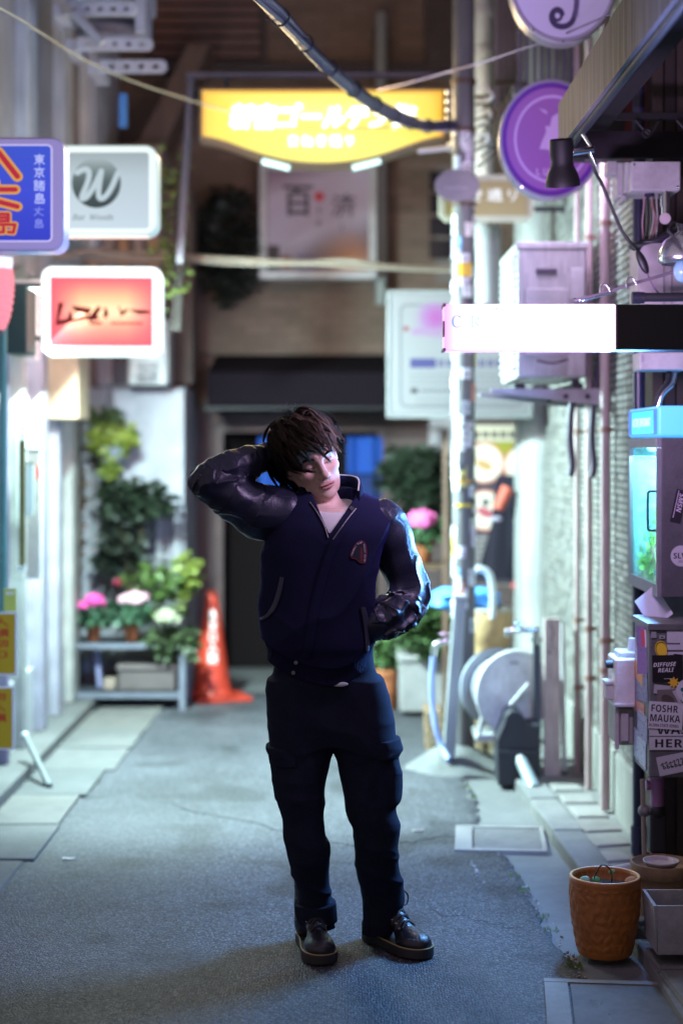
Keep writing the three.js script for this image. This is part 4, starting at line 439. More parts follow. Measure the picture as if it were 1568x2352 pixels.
// ---------------------------------------------------------------- pots in the right foreground
{
  const z = 5.21, x = X(1388, z), k = z / F, o = thing('flowerpot', 'orange glazed pot with an embossed leaf pattern on the near right', 'flowerpot'), R = 0.112, H = 0.246;
  const pr = [[0.001, 0.004], [0.078, 0.0], [0.086, 0.006], [0.096, 0.05], [0.108, 0.12], [0.1125, 0.19], [0.112, 0.225], [0.1125, 0.238], [0.110, H], [0.103, H], [0.101, 0.235], [0.100, 0.2], [0.001, 0.2]];
  const g = new THREE.LatheGeometry(new THREE.SplineCurve(pr.slice(1, 9).map((p) => new THREE.Vector2(...p))).getPoints(110).concat(pr.slice(9).map((p) => new THREE.Vector2(...p))), 300), p = g.attributes.position;
  for (let i = 0; i < p.count; i++) { const px = p.getX(i), py = p.getY(i), pz = p.getZ(i), q = Math.hypot(px, pz); if (py > 0.02 && py < 0.222 && q > 0.085) { const su = (Math.atan2(px, pz) / 6.2832 + 0.5) * 22, sv = (py - 0.02) / 0.031; let leaf = 0; for (let gj = -1; gj <= 1; gj++) for (let gi = -1; gi <= 1; gi++) { const ci = Math.floor(su) + gi, cj = Math.floor(sv) + gj, wi = ((ci % 22) + 22) % 22, h = hash3(wi, cj, 5), cu = ci + 0.5 + 0.35 * (hash3(wi, cj, 7) - 0.5) + 0.5 * (cj & 1), cv = cj + 0.5 + 0.3 * (hash3(wi, cj, 9) - 0.5), an = h * 6.28, lu = (su - cu) * Math.cos(an) + (sv - cv) * Math.sin(an), lv = -(su - cu) * Math.sin(an) + (sv - cv) * Math.cos(an), q2 = 1 - (lu * lu / 0.42 + lv * lv / 0.085); if (q2 > 0) leaf = Math.max(leaf, Math.pow(q2, 0.6) * (0.75 + 0.25 * Math.abs(Math.sin(lu * 14))) - 0.3 * Math.exp(-lv * lv * 900)); } const d = 0.003 * (leaf - 0.4); p.setX(i, px * (1 + d / q)); p.setZ(i, pz * (1 + d / q)); } }
  g.computeVertexNormals(); g.translate(x, 0.012, -z); const mb = new MB(); mb.add(g); mb.build('body', std([0.46, 0.155, 0.022], 0.42, { map: rep(grimeT, 0.3), bumpMap: rep(grainB, 0.08), bumpScale: 0.0008 }), o);
  const rim = new MB(); rim.ring(0.1075, 0.0045, x, H + 0.012, -z, [Math.PI / 2, 0, 0]); rim.build('rim', std([0.62, 0.33, 0.14], 0.4), o);
  const so = new MB(); so.lathe([[0.0, 0.215], [0.06, 0.218], [0.098, 0.21]], x, 0.012, -z, 24); so.build('soil', M.soil, o); settle(o);
  const r = RNG(9), pl = thing('seedling', 'sparse dry sprouts and leaves in the orange pot', 'plant'), lf = (px, py, pz, s, c, e) => { const q = new THREE.SphereGeometry(s, 10, 6).scale(1, 0.18, 0.75); const b = new MB(); b.add(q, new THREE.Matrix4().compose(V3(x + px, 0.235 + py, -z + pz), new THREE.Quaternion().setFromEuler(new THREE.Euler(...e)), V3(1, 1, 1))); b.build('leaf', std(c, 0.55), pl); };
  lf(-0.068, 0.018, 0.03, 0.017, [0.25, 0.5, 0.36], [1.0, 0, 0.3]); lf(-0.03, 0.016, 0.02, 0.017, [0.07, 0.18, 0.03], [0.9, 0.4, -0.5]); lf(-0.042, 0.006, 0.045, 0.014, [0.3, 0.27, 0.1], [0.7, 0, 0]); lf(0.025, 0.03, -0.02, 0.012, [0.1, 0.2, 0.04], [0.9, 0, 0.5]); lf(0.078, 0.012, 0.02, 0.02, [0.42, 0.2, 0.06], [0.8, 0.4, 0.2]);
  for (let i = 0; i < 16; i++) { const b = new MB(), px = 0.15 * (r() - 0.5), pz = 0.12 * (r() - 0.5); b.rod(V3(x + px, 0.225, -z + pz), V3(x + px + 0.05 * (r() - 0.5), 0.245 + 0.045 * r(), -z + pz + 0.02 * (r() - 0.5)), 0.0012, 0.0007, 5); b.build('stem', std([0.3, 0.2, 0.1], 0.8), pl); } settle(pl);
  const w = single('wire_hoop', new MB().tube([V3(x - 0.04, 0.222, -z + 0.02), V3(x - 0.036, 0.26, -z + 0.02), V3(x - 0.012, 0.297, -z + 0.02), V3(x + 0.012, 0.285, -z + 0.02), V3(x + 0.021, 0.22, -z + 0.02)], 0.0024, 40, 7), M.black, 'thin black wire hoop stuck in the soil of the orange pot', 'wire');
}
{
  const z = 5.45, x = X(1520, z), o = thing('flowerpot', 'tan clay bowl pot behind the orange pot', 'flowerpot'), b = new MB(); b.lathe([[0.001, 0.0], [0.07, 0.0], [0.082, 0.05], [0.094, 0.16], [0.095, 0.178], [0.104, 0.182], [0.106, 0.222], [0.098, 0.224], [0.093, 0.2], [0.001, 0.19]], x, 0.02, -z, 48); b.build('body', dirty([0.3, 0.19, 0.10], 0.75, { size: 0.3 }), o); settle(o);
  const s = thing('saucer', 'small white plastic saucer lying on the tan clay pot', 'saucer'), c = new MB(); c.lathe([[0.001, 0.0], [0.05, 0.0], [0.058, 0.012], [0.06, 0.018], [0.055, 0.017], [0.05, 0.006], [0.001, 0.005]], x - 0.01, 0.238, -z + 0.03, 40); c.build('dish', dirty([0.6, 0.55, 0.56], 0.4), s); settle(s);
  const l = thing('dry_leaf', 'curled brown leaf poking up behind the white saucer', 'leaf'), g = new THREE.SphereGeometry(0.028, 12, 8).scale(0.6, 1.15, 0.1), q = g.attributes.position; for (let i = 0; i < q.count; i++) q.setZ(i, q.getZ(i) + 8 * q.getX(i) * q.getX(i)); g.computeVertexNormals(); const m = new MB(); m.add(g, new THREE.Matrix4().compose(P(1472, 2030, 5.4), new THREE.Quaternion().setFromEuler(new THREE.Euler(-0.2, 0.3, 0.4)), V3(1, 1, 1))); m.build('blade', std([0.35, 0.18, 0.06], 0.7, { side: THREE.DoubleSide }), l); const t = new MB(); t.rod(P(1480, 2046, 5.4), P(1492, 2070, 5.4), 0.002); t.build('stalk', M.wood, l); settle(l);
  const w = thing('planter', 'square white planter on the kerb at the right edge', 'planter'), e = 4.98, x0 = X(1500, e), mt = dirty([0.42, 0.41, 0.44], 0.6, { size: 0.4 }), y0 = 0.078, y1 = y0 + 0.148, wd = 0.19, f = new MB();
  const tap = (xa, xb, za, zb) => { const g = new THREE.BoxGeometry(1, 1, 1), p = g.attributes.position; for (let i = 0; i < p.count; i++) { const t = p.getY(i) > 0 ? 0 : 0.012; p.setXYZ(i, p.getX(i) < 0 ? xa + (xa <= x0 ? t : 0) : xb, p.getY(i) > 0 ? y1 : y0, p.getZ(i) < 0 ? zb : za); } g.computeVertexNormals(); return g; };
  f.add(tap(x0, x0 + 0.01, -e, -e - wd)); f.add(tap(x0 + 0.0105, x0 + wd, -e, -e - 0.01)); f.add(tap(x0 + 0.0105, x0 + wd, -e - wd + 0.01, -e - wd)); f.add(tap(x0 + wd + 0.0005, x0 + wd + 0.01, -e, -e - wd)); f.build('body', mt, w); const f2 = new MB(); f2.span(x0 + 0.011, x0 + wd, y0 + 0.08, y0 + 0.1, -e - 0.011, -e - wd + 0.011); f2.build('soil', M.soil, w); settle(w);
  const rk = thing('rock', 'rough pale stone on the ground between the orange pot and the white planter', 'rock'), g2 = new THREE.IcosahedronGeometry(0.05, 3), p2 = g2.attributes.position; for (let i = 0; i < p2.count; i++) { const a = V3().fromBufferAttribute(p2, i), n = 1 + 0.25 * vnoise(a.x * 40, a.y * 40, a.z * 40); p2.setXYZ(i, a.x * n, a.y * n * 1.0, a.z * n); } g2.computeVertexNormals(); const m2 = new MB(); m2.add(g2, new THREE.Matrix4().makeTranslation(X(1472, 5.3), 0.05, -5.3)); m2.build('stone', dirty([0.27, 0.25, 0.21], 0.9, { size: 0.12, bump: 0.006, grain: 0.1 }), rk); settle(rk);
}
// ---------------------------------------------------------------- plants (leaf clusters)
function leafBall(name, parent, mat, c, rad, n, size, seed, droop = 0) { // many small bent leaves through an uneven volume
  const r = RNG(seed), pos = [], nor = [];
  for (let i = 0; i < n; i++) {
    let x, y, z, q; do { x = 2 * r() - 1; y = 2 * r() - 1; z = 2 * r() - 1; q = Math.hypot(x, y, z); } while (q > 1 || vnoise(x * 2.3 + seed, y * 2.3, z * 2.3) < -0.28 + 0.1 * q);
    const p = V3(c.x + x * rad[0], c.y + y * rad[1], c.z + z * rad[2]), s = size * (0.6 + 0.8 * r());
    const e = new THREE.Euler((r() - 0.5) * 1.8 + droop, r() * 6.28, (r() - 0.5) * 1.2), m = new THREE.Matrix4().makeRotationFromEuler(e), w = 0.34 + 0.16 * r();
    const v = [[0, 0, 0], [-w, 0.06, 0.5], [0, -0.02, 0.55], [w, 0.06, 0.5], [0, -0.12, 1.1]].map((a) => V3(...a).multiplyScalar(s).applyMatrix4(m).add(p));
    for (const t of [[0, 2, 1], [0, 3, 2], [1, 2, 4], [2, 3, 4]]) { const [a, b, d] = t.map((k) => v[k]), nn = b.clone().sub(a).cross(d.clone().sub(a)).normalize(); for (const k of [a, b, d]) { pos.push(k.x, k.y, k.z); nor.push(nn.x, nn.y, nn.z); } }
  }
  const g = new THREE.BufferGeometry(); g.setAttribute('position', new THREE.Float32BufferAttribute(pos, 3)); g.setAttribute('normal', new THREE.Float32BufferAttribute(nor, 3)); metreUV(g);
  return struct(mesh(name, g, mat, parent), 'stuff');
}
const leafMat = (c) => std(c, 0.55, { physical: true, side: THREE.DoubleSide, transmission: 0.3, thickness: 0 });
function stems(parent, base, c, rad, n, seed, th = 0.005) { const r = RNG(seed), m = new MB(); for (let i = 0; i < n; i++) { const e = V3(c.x + rad[0] * 1.4 * (r() - 0.5), c.y + rad[1] * (0.6 * r()), c.z + rad[2] * 1.4 * (r() - 0.5)); m.tube([base.clone().add(V3(0.03 * (r() - 0.5), 0, 0.03 * (r() - 0.5))), base.clone().lerp(e, 0.5).add(V3(0.03 * (r() - 0.5), 0.02, 0)), e], th * (0.6 + 0.6 * r()), 8, 5); } return m.build('stem', dirty([0.1, 0.08, 0.03], 0.8), parent); }
function pot(parent, x, y, z, rT, rB, h, mat, soil = true) { const b = new MB(); b.lathe([[0.001, 0], [rB, 0], [lerp(rB, rT, 0.8), h * 0.8], [rT * 1.06, h * 0.8], [rT * 1.08, h], [rT * 0.96, h], [rT * 0.92, h * 0.88], [0.001, h * 0.87]], x, y, z, 28); return b.build('pot', mat, parent); }
function flower(parent, mat, c, R, n, seed) { const r = RNG(seed), m = new MB(); for (let i = 0; i < n; i++) { const g = new THREE.SphereGeometry(R * (0.26 + 0.14 * r()), 7, 5).scale(1, 0.5, 1); const a = r() * 6.28, b = Math.acos(1 - 1.4 * r()), q = R * (0.6 + 0.35 * r()); m.add(g, new THREE.Matrix4().compose(V3(c.x + q * Math.sin(b) * Math.cos(a), c.y + q * 0.7 * Math.cos(b), c.z + q * Math.sin(b) * Math.sin(a)), new THREE.Quaternion().setFromEuler(new THREE.Euler(r() * 3, r() * 3, r() * 3)), V3(1, 1, 1))); } return m.build('flower_head', mat, parent); }

// ---------------------------------------------------------------- sticker covered pole
{
  const d = 8.33, x = X(1064, d), z = -d, R = 0.058, o = thing('sign_pole', 'tall steel pole covered in stickers at the end of the right kerb', 'pole'), b = new MB(); b.rod(V3(x, 0, z), V3(x, 6.4, z), R, R * 0.96, 32); b.build('shaft', dirty([0.16, 0.15, 0.15], 0.5, { streak: true }), o);
  const r = RNG(55), pal = [[0.62, 0.62, 0.62], [0.55, 0.6, 0.62], [0.65, 0.63, 0.58], [0.62, 0.62, 0.62], [0.6, 0.62, 0.63], [0.08, 0.08, 0.09], [0.16, 0.3, 0.5], [0.6, 0.62, 0.64], [0.5, 0.5, 0.48], [0.6, 0.6, 0.6], [0.5, 0.45, 0.52], [0.55, 0.5, 0.12], [0.5, 0.2, 0.16]];
  const ink = [0, 1, 2, 3].map((s) => canvasTex(128, 128, (c) => { const q = RNG(90 + s); c.fillStyle = '#fff'; c.fillRect(0, 0, 128, 128); for (let i = 0; i < 7; i++) { c.fillStyle = ['#222', '#666', '#999', '#334', '#a55'][Math.floor(q() * 5)]; c.fillRect(8 + 80 * q(), 8 + 100 * q(), 10 + 60 * q(), 3 + 9 * q()); } if (s === 1) { c.strokeStyle = '#222'; c.lineWidth = 9; c.beginPath(); c.arc(64, 64, 34, 0, 7); c.stroke(); } }));
  const mats = pal.map((c, i) => std(c, 0.5, { map: ink[i % 4] })), geos = {};
  for (let i = 0; i < 110; i++) { const y = 0.55 + 2.75 * Math.pow(i / 110, 0.95), h = 0.04 + 0.07 * r(), a0 = -2.3 + 4.6 * r(), aw = 0.5 + 0.9 * r(); const g = new THREE.CylinderGeometry(R + 0.0012 + 0.0009 * (i % 5), R + 0.0012 + 0.0009 * (i % 5), h, 9, 1, true, a0 - aw / 2, aw); const m = mesh('sticker', g, mats[Math.floor(r() * mats.length)], o); m.position.set(x, y, z); m.rotation.y = 0; }
  for (const [py, c] of [[622, [0.6, 0.36, 0.02]], [1105, [0.55, 0.3, 0.05]], [1160, [0.55, 0.4, 0.03]]]) { const h = py === 622 ? 0.07 : 0.016; const m = mesh('sticker', new THREE.CylinderGeometry(R + 0.0065, R + 0.0065, h, 12, 1, true, -0.9, 1.5), std(c, 0.5), o); m.position.set(x, Y(py, d), z); }
  const bd = new MB(); for (const py of [470, 300, 190]) bd.rod(V3(x, Y(py, d) - 0.012, z), V3(x, Y(py, d) + 0.012, z), R + 0.006, R + 0.006, 24); bd.build('band', dirty([0.13, 0.07, 0.045], 0.5), o); settle(o);
  const f = thing('pole_footing', 'rough concrete mound round the foot of the stickered pole', 'concrete footing'), g = new THREE.LatheGeometry([[0.001, 0.115], [0.07, 0.11], [0.12, 0.085], [0.2, 0.03], [0.26, 0.0], [0.27, -0.01]].map((p) => new THREE.Vector2(...p)), 48), p = g.attributes.position; for (let i = 0; i < p.count; i++) { const n = vnoise(p.getX(i) * 9, 3, p.getZ(i) * 9); p.setY(i, p.getY(i) + 0.012 * n * (p.getY(i) > 0 ? 1 : 0)); p.setX(i, p.getX(i) * (1 + 0.12 * n)); } g.computeVertexNormals(); const fb = new MB(); fb.add(g, new THREE.Matrix4().makeTranslation(x - 0.03, 0, z + 0.02)); fb.build('mound', dirty([0.17, 0.17, 0.165], 0.9, { size: 0.5, bump: 0.004 }), f); settle(f);
  // guard post leaning against it
  const gp = thing('guard_post', 'pale grey square post leaning on the foot of the stickered pole', 'post'), gb = new MB(), a = V3(X(1029, 8.15), 0.08, -8.15), t = V3(X(1055, 8.22), Y(1375, 8.22), -8.2); gb.add(new RoundedBoxGeometry(0.062, a.distanceTo(t), 0.05, 2, 0.01), new THREE.Matrix4().compose(a.clone().add(t).multiplyScalar(0.5), new THREE.Quaternion().setFromUnitVectors(V3(0, 1, 0), t.clone().sub(a).normalize()), V3(1, 1, 1))); gb.build('shaft', dirty([0.36, 0.38, 0.38], 0.45, { streak: true }), gp); const gc = new MB(); gc.box(0.07, 0.02, 0.058, t.x, t.y + 0.012, t.z, [0, 0, -0.05], 0.005); gc.build('cap', M.white, gp); settle(gp);
  // oval plate high on the pole, and the beige shaped street sign behind
  const ov = thing('plate_sign', 'small grey oval plate with pale lettering high on the stickered pole', 'sign'), og = new THREE.CylinderGeometry(1, 1, 0.012, 48).rotateX(Math.PI / 2).scale(0.112, 0.082, 1); const ob = new MB(); ob.add(og, new THREE.Matrix4().makeTranslation(X(1049, 8.2), Y(426, 8.2), -8.2)); ob.build('plate', dirty([0.16, 0.14, 0.15], 0.45), ov);
  const ot = canvasTex(256, 128, (c) => { c.fillStyle = '#8b8592'; c.font = 'bold 50px serif'; c.clearRect(0, 0, 256, 128); for (let i = 0; i < 7; i++) { c.fillRect(30 + i * 28, 52 + (i % 2) * 4, 20, 8); c.fillRect(34 + i * 28, 64, 14, 12); } }); panelAt('lettering', 0.15, 0.06, V3(X(1049, 8.2), Y(432, 8.2), -8.19), std([1, 1, 1], 0.5, { map: ot, transparent: true, alphaTest: 0.3 }), ov); settle(ov);
  const ss = thing('street_sign', 'beige street sign with cut corners and white characters behind the stickered pole', 'sign'), e = 8.7, W = X(1224, e) - X(1008, e), H = Y(402, e) - Y(508, e), k = 0.035, sh = new THREE.Shape([[-W / 2 + k, -H / 2], [W / 2 - k, -H / 2], [W / 2, -H / 2 + k], [W / 2, H / 2 - k], [W / 2 - k, H / 2], [-W / 2 + k, H / 2], [-W / 2, H / 2 - k], [-W / 2, -H / 2 + k]].map((q) => new THREE.Vector2(...q)));
  const cxs = (X(1008, e) + X(1224, e)) / 2, cys = (Y(402, e) + Y(508, e)) / 2; const sb = new MB(); sb.add(extrude(sh, 0.02, 0.003), new THREE.Matrix4().makeTranslation(cxs, cys, -e - 0.025)); sb.build('board', dirty([0.6, 0.55, 0.42], 0.5), ss);
  const it = canvasTex(512, 256, (c) => { c.fillStyle = '#a08a58'; c.fillRect(0, 0, 512, 256); row(c, 'ねき通り', 40, 62, 88, 112, 13, '#f2ecdc'); }); panelAt('lettering', W - 0.06, H - 0.06, V3(cxs, cys, -e + 0.0005), std([0.85, 0.85, 0.85], 0.5, { map: it }), ss); const st = new MB(); st.rod(V3(cxs + 0.1, cys - 0.05, -e - 0.06), V3(1.2, cys - 0.05, -e - 0.06), 0.014); st.build('arm', M.darkgrey, ss); settle(ss);
}
// white ducts and clutter on the wall behind the round signs
{
  const o = thing('duct', 'bright white vertical duct beside the top of the stickered pole', 'duct'), b = new MB(); b.rod(P(1110, 470, 9.3), P(1110, -80, 9.3), 0.052, 0.052, 20); b.build('pipe', dirty([0.68, 0.7, 0.66], 0.5), o); const c = new MB(); for (const y of [30, 120, 330]) c.rod(P(1110, y + 9, 9.3), P(1110, y - 9, 9.3), 0.064, 0.064, 20); c.build('collar', M.white, o); settle(o);
  const o2 = thing('duct', 'grey rounded vent duct hanging below the beige street sign', 'duct'), b2 = new MB(); b2.rod(P(1112, 700, 9.1), P(1112, 530, 9.1), 0.09, 0.09, 24); b2.ball(0.09, ...P(1112, 530, 9.1).toArray(), [1, 0.7, 1], 24); b2.build('pipe', dirty([0.42, 0.43, 0.42], 0.5), o2); settle(o2);
  const s = thing('louvre_screen', 'slatted brown shutter high on the right beside the white duct', 'shutter'); for (let k = 0; k < 6; k++) { const q = new MB(); q.span(X(1135 + k * 15, 8.6), X(1146 + k * 15, 8.6), Y(250 - k * 14, 8.6), Y(-60, 8.6), -8.6 - 0.02 * k, -8.63 - 0.02 * k, 0.004); q.build('slat', dirty([0.3, 0.25, 0.24], 0.6), s); } const rr = new MB(); rr.span(X(1138, 8.5), X(1215, 8.5), Y(190, 8.5), Y(184, 8.5), -8.52, -8.56); rr.build('rail', M.wood, s); settle(s);
  const l = thing('eave', 'dark eave with pale boards between the two round signs', 'eave'), lb = new MB(); lb.span(X(1180, 8), 1.6, Y(242, 8), Y(214, 8), -8, -8.3, 0.004); lb.build('fascia', dirty([0.4, 0.36, 0.4], 0.6), l); const lc = new MB(); lc.span(X(1175, 8), 1.6, Y(214, 8) + 0.001, Y(200, 8), -7.95, -8.3); lc.span(X(1150, 8), 1.6, Y(300, 8), Y(252, 8), -8.05, -8.3); lc.build('beam', dirty([0.05, 0.045, 0.05], 0.6), l); const ld = new MB(); for (let k = 0; k < 9; k++) ld.span(X(1190 + k * 17, 8), X(1199 + k * 17, 8), Y(198, 8), Y(70, 8), -8.02 - 0.01 * (k % 2), -8.05, 0.003); ld.build('railing', dirty([0.1, 0.08, 0.12], 0.6), l); settle(l);
  const f = thing('bracket_lamp', 'small white spot fitting on a bracket beside the yellow sign', 'lamp fitting'), fb = new MB(); fb.rod(P(960, 348, 8.4), P(1036, 340, 8.4), 0.012); fb.ball(0.026, ...P(1036, 338, 8.4).toArray()); fb.build('arm', M.white, f); const fc = new MB(); fc.rod(P(1049, 392, 8.27), P(1049, 358, 8.27), 0.017); fc.build('tube', std([0.6, 0.75, 0.72], 0.3), f); settle(f);
  const cl = thing('cable', 'tangle of clamps and wire where the cables meet the stickered pole', 'cable'), r = RNG(12); for (let k = 0; k < 9; k++) { const t = new MB(), y = 205 + 22 * k * 0.8; t.tube([P(1092, y, 8.2), P(1105 + 14 * r(), y - 12 + 20 * r(), 8.15), P(1120 + 20 * r(), y + 20 * r(), 8.1), P(1096 + 10 * r(), y + 25 + 22 * r(), 8.2)], 0.006 + 0.004 * r(), 14, 6); t.build('wire', k % 3 ? M.black : M.white, cl); } for (let k = 0; k < 5; k++) { const t = new MB(); t.span(X(1024, 8.4), X(1044, 8.4), Y(216 + k * 20, 8.4), Y(207 + k * 20, 8.4), -8.38, -8.42, 0.004); t.build('clamp', M.steel, cl); } settle(cl);
}
// ---------------------------------------------------------------- yellow arch sign
{
  const d = 8.6, o = thing('arch_sign', 'big yellow glowing street sign with white characters hung across the alley', 'sign'), q = (px, py) => new THREE.Vector2(X(px, d), Y(py, d));
  const outline = (i) => { const s = new THREE.Shape(); const a = q(460 + i, 203 + i), b = q(1022 - i, 203 + i), c = q(1022 - i, 318 - i), e = q(740, 378 - i * 0.8), f = q(460 + i, 318 - i); s.moveTo(a.x, a.y); s.lineTo(b.x, b.y); s.lineTo(c.x, c.y); const m1 = q(940, 324 - i), m2 = q(880, 378 - i * 0.8), m3 = q(600, 378 - i * 0.8), m4 = q(540, 324 - i); s.bezierCurveTo(m1.x, m1.y, m2.x, m2.y, e.x, e.y); s.bezierCurveTo(m3.x, m3.y, m4.x, m4.y, f.x, f.y); s.lineTo(a.x, a.y); return s; };
  const cs = new MB(); cs.add(extrude(outline(0), 0.16, 0.006, 24), new THREE.Matrix4().makeTranslation(0, 0, -d - 0.172)); cs.build('casing', dirty([0.3, 0.2, 0.12], 0.5), o);
  const em = canvasTex(1024, 320, (c, W, H) => {
    const k = W / 552, T = (px, py) => [(px - 465) * k, (py - 208) * H / 166]; c.fillStyle = '#7c5606'; c.fillRect(0, 0, W, H); const g = c.createRadialGradient(W / 2, H * 0.5, 30, W / 2, H * 0.5, W * 0.52); g.addColorStop(0, '#86863c'); g.addColorStop(0.55, '#848030'); g.addColorStop(0.85, '#84741c'); g.addColorStop(1, '#826008'); c.fillStyle = g; c.fillRect(14, 14, W - 28, H - 14); const g2 = c.createLinearGradient(0, 30, 0, 150); g2.addColorStop(0, '#86785600'); g2.addColorStop(0.5, '#867856c0'); g2.addColorStop(1, '#86785600'); c.fillStyle = g2; c.fillRect(120, 30, W - 240, 130);
    c.shadowColor = '#ffffff'; c.shadowBlur = 14; const [x0, y0] = T(533, 244); row(c, '新宿ゴールデン街', x0, y0, 94, 98, 15, '#ffffff', 0.18, 0.92); const [x1, y1] = T(662, 313); row(c, 'まねき通り', x1, y1, 42, 60, 7.5, '#ffffff'); c.shadowBlur = 0;
  });
  const fg = unitUV(new THREE.ShapeGeometry(outline(5), 24)); const fm = mesh('lit_face', fg, std([0.5, 0.4, 0.12], 0.4, { emissive: [3.1, 3.1, 3.0], emissiveMap: em }), o); fm.position.z = -d + 0.0085;
  const bm = mesh('back_face', fg.clone().rotateY(0), std([0.5, 0.4, 0.12], 0.4, { emissive: [0.6, 0.42, 0.1], side: THREE.DoubleSide }), o); bm.position.z = -d - 0.182;
  const hg = new MB(); for (const px of [520, 960]) hg.rod(P(px, 203, d + 0.08), P(px, 168, d + 0.08), 0.012); hg.build('hanger', M.darkgrey, o); settle(o);
  areaLight([1.0, 0.74, 0.4], 18.0, 1.25, 0.3, V3(X(741, d), Y(275, d), -d + 0.04), V3(X(741, d), Y(275, d) - 0.6, 0)); areaLight([1.0, 0.72, 0.46], 9, 1.25, 0.3, V3(X(741, d), Y(275, d), -d - 0.22), V3(X(741, d), Y(275, d), -20));
  const t = thing('lamp_tube', '', 'lamp'); t.userData.label = 'left of the two short fluorescent tubes under the yellow sign'; const mk = (g, a, b) => { const m = new MB(); m.rod(a, b, 0.016, 0.016, 12); m.build('tube', std([0.7, 0.95, 0.85], 0.3, { emissive: [0.7, 1.05, 0.92] }), g); const e = new MB(); e.rod(a.clone().add(V3(-0.008, 0.012, -0.02)), b.clone().add(V3(0.008, 0.012, -0.02)), 0.018); e.build('fitting', M.darkgrey, g); return settle(g); };
  mk(t, P(602, 370, 8.62), P(665, 386, 8.62)); const t2 = thing('lamp_tube', 'right of the two short fluorescent tubes under the yellow sign', 'lamp'); mk(t2, P(809, 386, 8.62), P(873, 369, 8.62)); t.userData.group = t2.userData.group = 'fluorescent tubes under the yellow sign';
  areaLight([0.95, 0.95, 0.85], 34, 0.15, 0.03, P(634, 383, 8.7), P(634, 800, 10.8)); areaLight([0.95, 0.95, 0.85], 34, 0.15, 0.03, P(841, 383, 8.7), P(841, 800, 10.8));
  // frame: beam and left post
  const f = thing('overhead_gantry', 'dark steel frame with a beam across the alley carrying the yellow sign', 'frame'), b = new MB(); b.span(X(425, d), X(1060, d), Y(170, d), Y(160, d), -d - 0.05, -d - 0.11, 0.004); b.build('beam', dirty([0.14, 0.11, 0.12], 0.5), f); const p = new MB(); p.add(new RoundedBoxGeometry(0.038, Y(170, d) - Y(600, d), 0.04, 1, 0.004), new THREE.Matrix4().makeShear(0, 0, 0.06, 0, 0, 0).setPosition((X(438, d) + X(408, d)) / 2, (Y(171, d) + Y(600, d)) / 2, -d - 0.08)); p.build('post', dirty([0.11, 0.10, 0.115], 0.6), f); const w = new MB(); w.rod(P(452, 330, d + 0.08), P(452, 203, d + 0.08), 0.008); w.build('stay', M.darkgrey, f); settle(f);
}
// ---------------------------------------------------------------- two round signs
function roundSign(label, px, py, R, d, draw, dim, ringC) {
  const o = thing('round_sign', label, 'sign'), r = R * d / F, c = P(px, py, d), b = new MB(); b.add(new THREE.CylinderGeometry(r * 0.985, r * 0.985, 0.12, 72, 1).rotateX(Math.PI / 2).scale(0.93, 1.08, 1), new THREE.Matrix4().makeTranslation(c.x, c.y, c.z - 0.062)); b.build('casing', dirty([0.42, 0.38, 0.42], 0.4), o);
  const rg = new MB(); rg.add(new THREE.TorusGeometry(r * 0.985, r * 0.035, 10, 72).scale(0.93, 1.08, 1.6), new THREE.Matrix4().makeTranslation(c.x, c.y, c.z)); rg.build('rim', std(ringC, 0.3), o);
  const t = canvasTex(512, 512, draw), m = mesh('printed_face', new THREE.CircleGeometry(r * 0.96, 72).scale(0.93, 1.08, 1), std([1, 1, 1], 0.35, { map: t, emissive: [dim, dim, dim], emissiveMap: t }), o); m.position.set(c.x, c.y, c.z + 0.004);
  const sc = new MB(); for (const a of [0.6, 1.3, 4.1, 4.7]) sc.rod(V3(c.x + 0.93 * r * 0.985 * Math.cos(a), c.y + 1.08 * r * 0.985 * Math.sin(a), c.z + 0.005), V3(c.x + 0.93 * r * Math.cos(a), c.y + 1.08 * r * Math.sin(a), c.z + 0.018), 0.004); sc.build('screw', M.steel, o); const a = new MB(); a.span(c.x + 0.9 * r, 1.3, c.y - 0.02, c.y + 0.02, c.z - 0.04, c.z - 0.08); a.build('arm', M.darkgrey, o); return settle(o);
}
roundSign('white round sign with a dark curled tail cut off by the top edge', 1293, -45, 132, 6.6, (c) => { c.fillStyle = '#b3a2d6'; c.fillRect(0, 0, 512, 512); c.strokeStyle = '#3a2c58'; c.lineWidth = 26; c.lineCap = 'round'; c.beginPath(); c.moveTo(318, 250); c.bezierCurveTo(330, 330, 320, 400, 300, 432); c.bezierCurveTo(270, 470, 200, 460, 196, 418); c.bezierCurveTo(194, 380, 240, 372, 248, 400); c.stroke(); c.lineWidth = 14; c.beginPath(); c.arc(226, 408, 20, -0.4, 4.6); c.stroke(); c.strokeStyle = '#7c6aa4'; c.lineWidth = 3; for (let i = 0; i < 14; i++) { c.beginPath(); c.moveTo(306, 270 + i * 11); c.lineTo(334, 266 + i * 11); c.stroke(); } c.strokeStyle = '#5d4a80'; c.lineWidth = 4; c.beginPath(); c.arc(256, 256, 250, 0, 7); c.stroke(); }, 0.38, [0.6, 0.55, 0.66]);
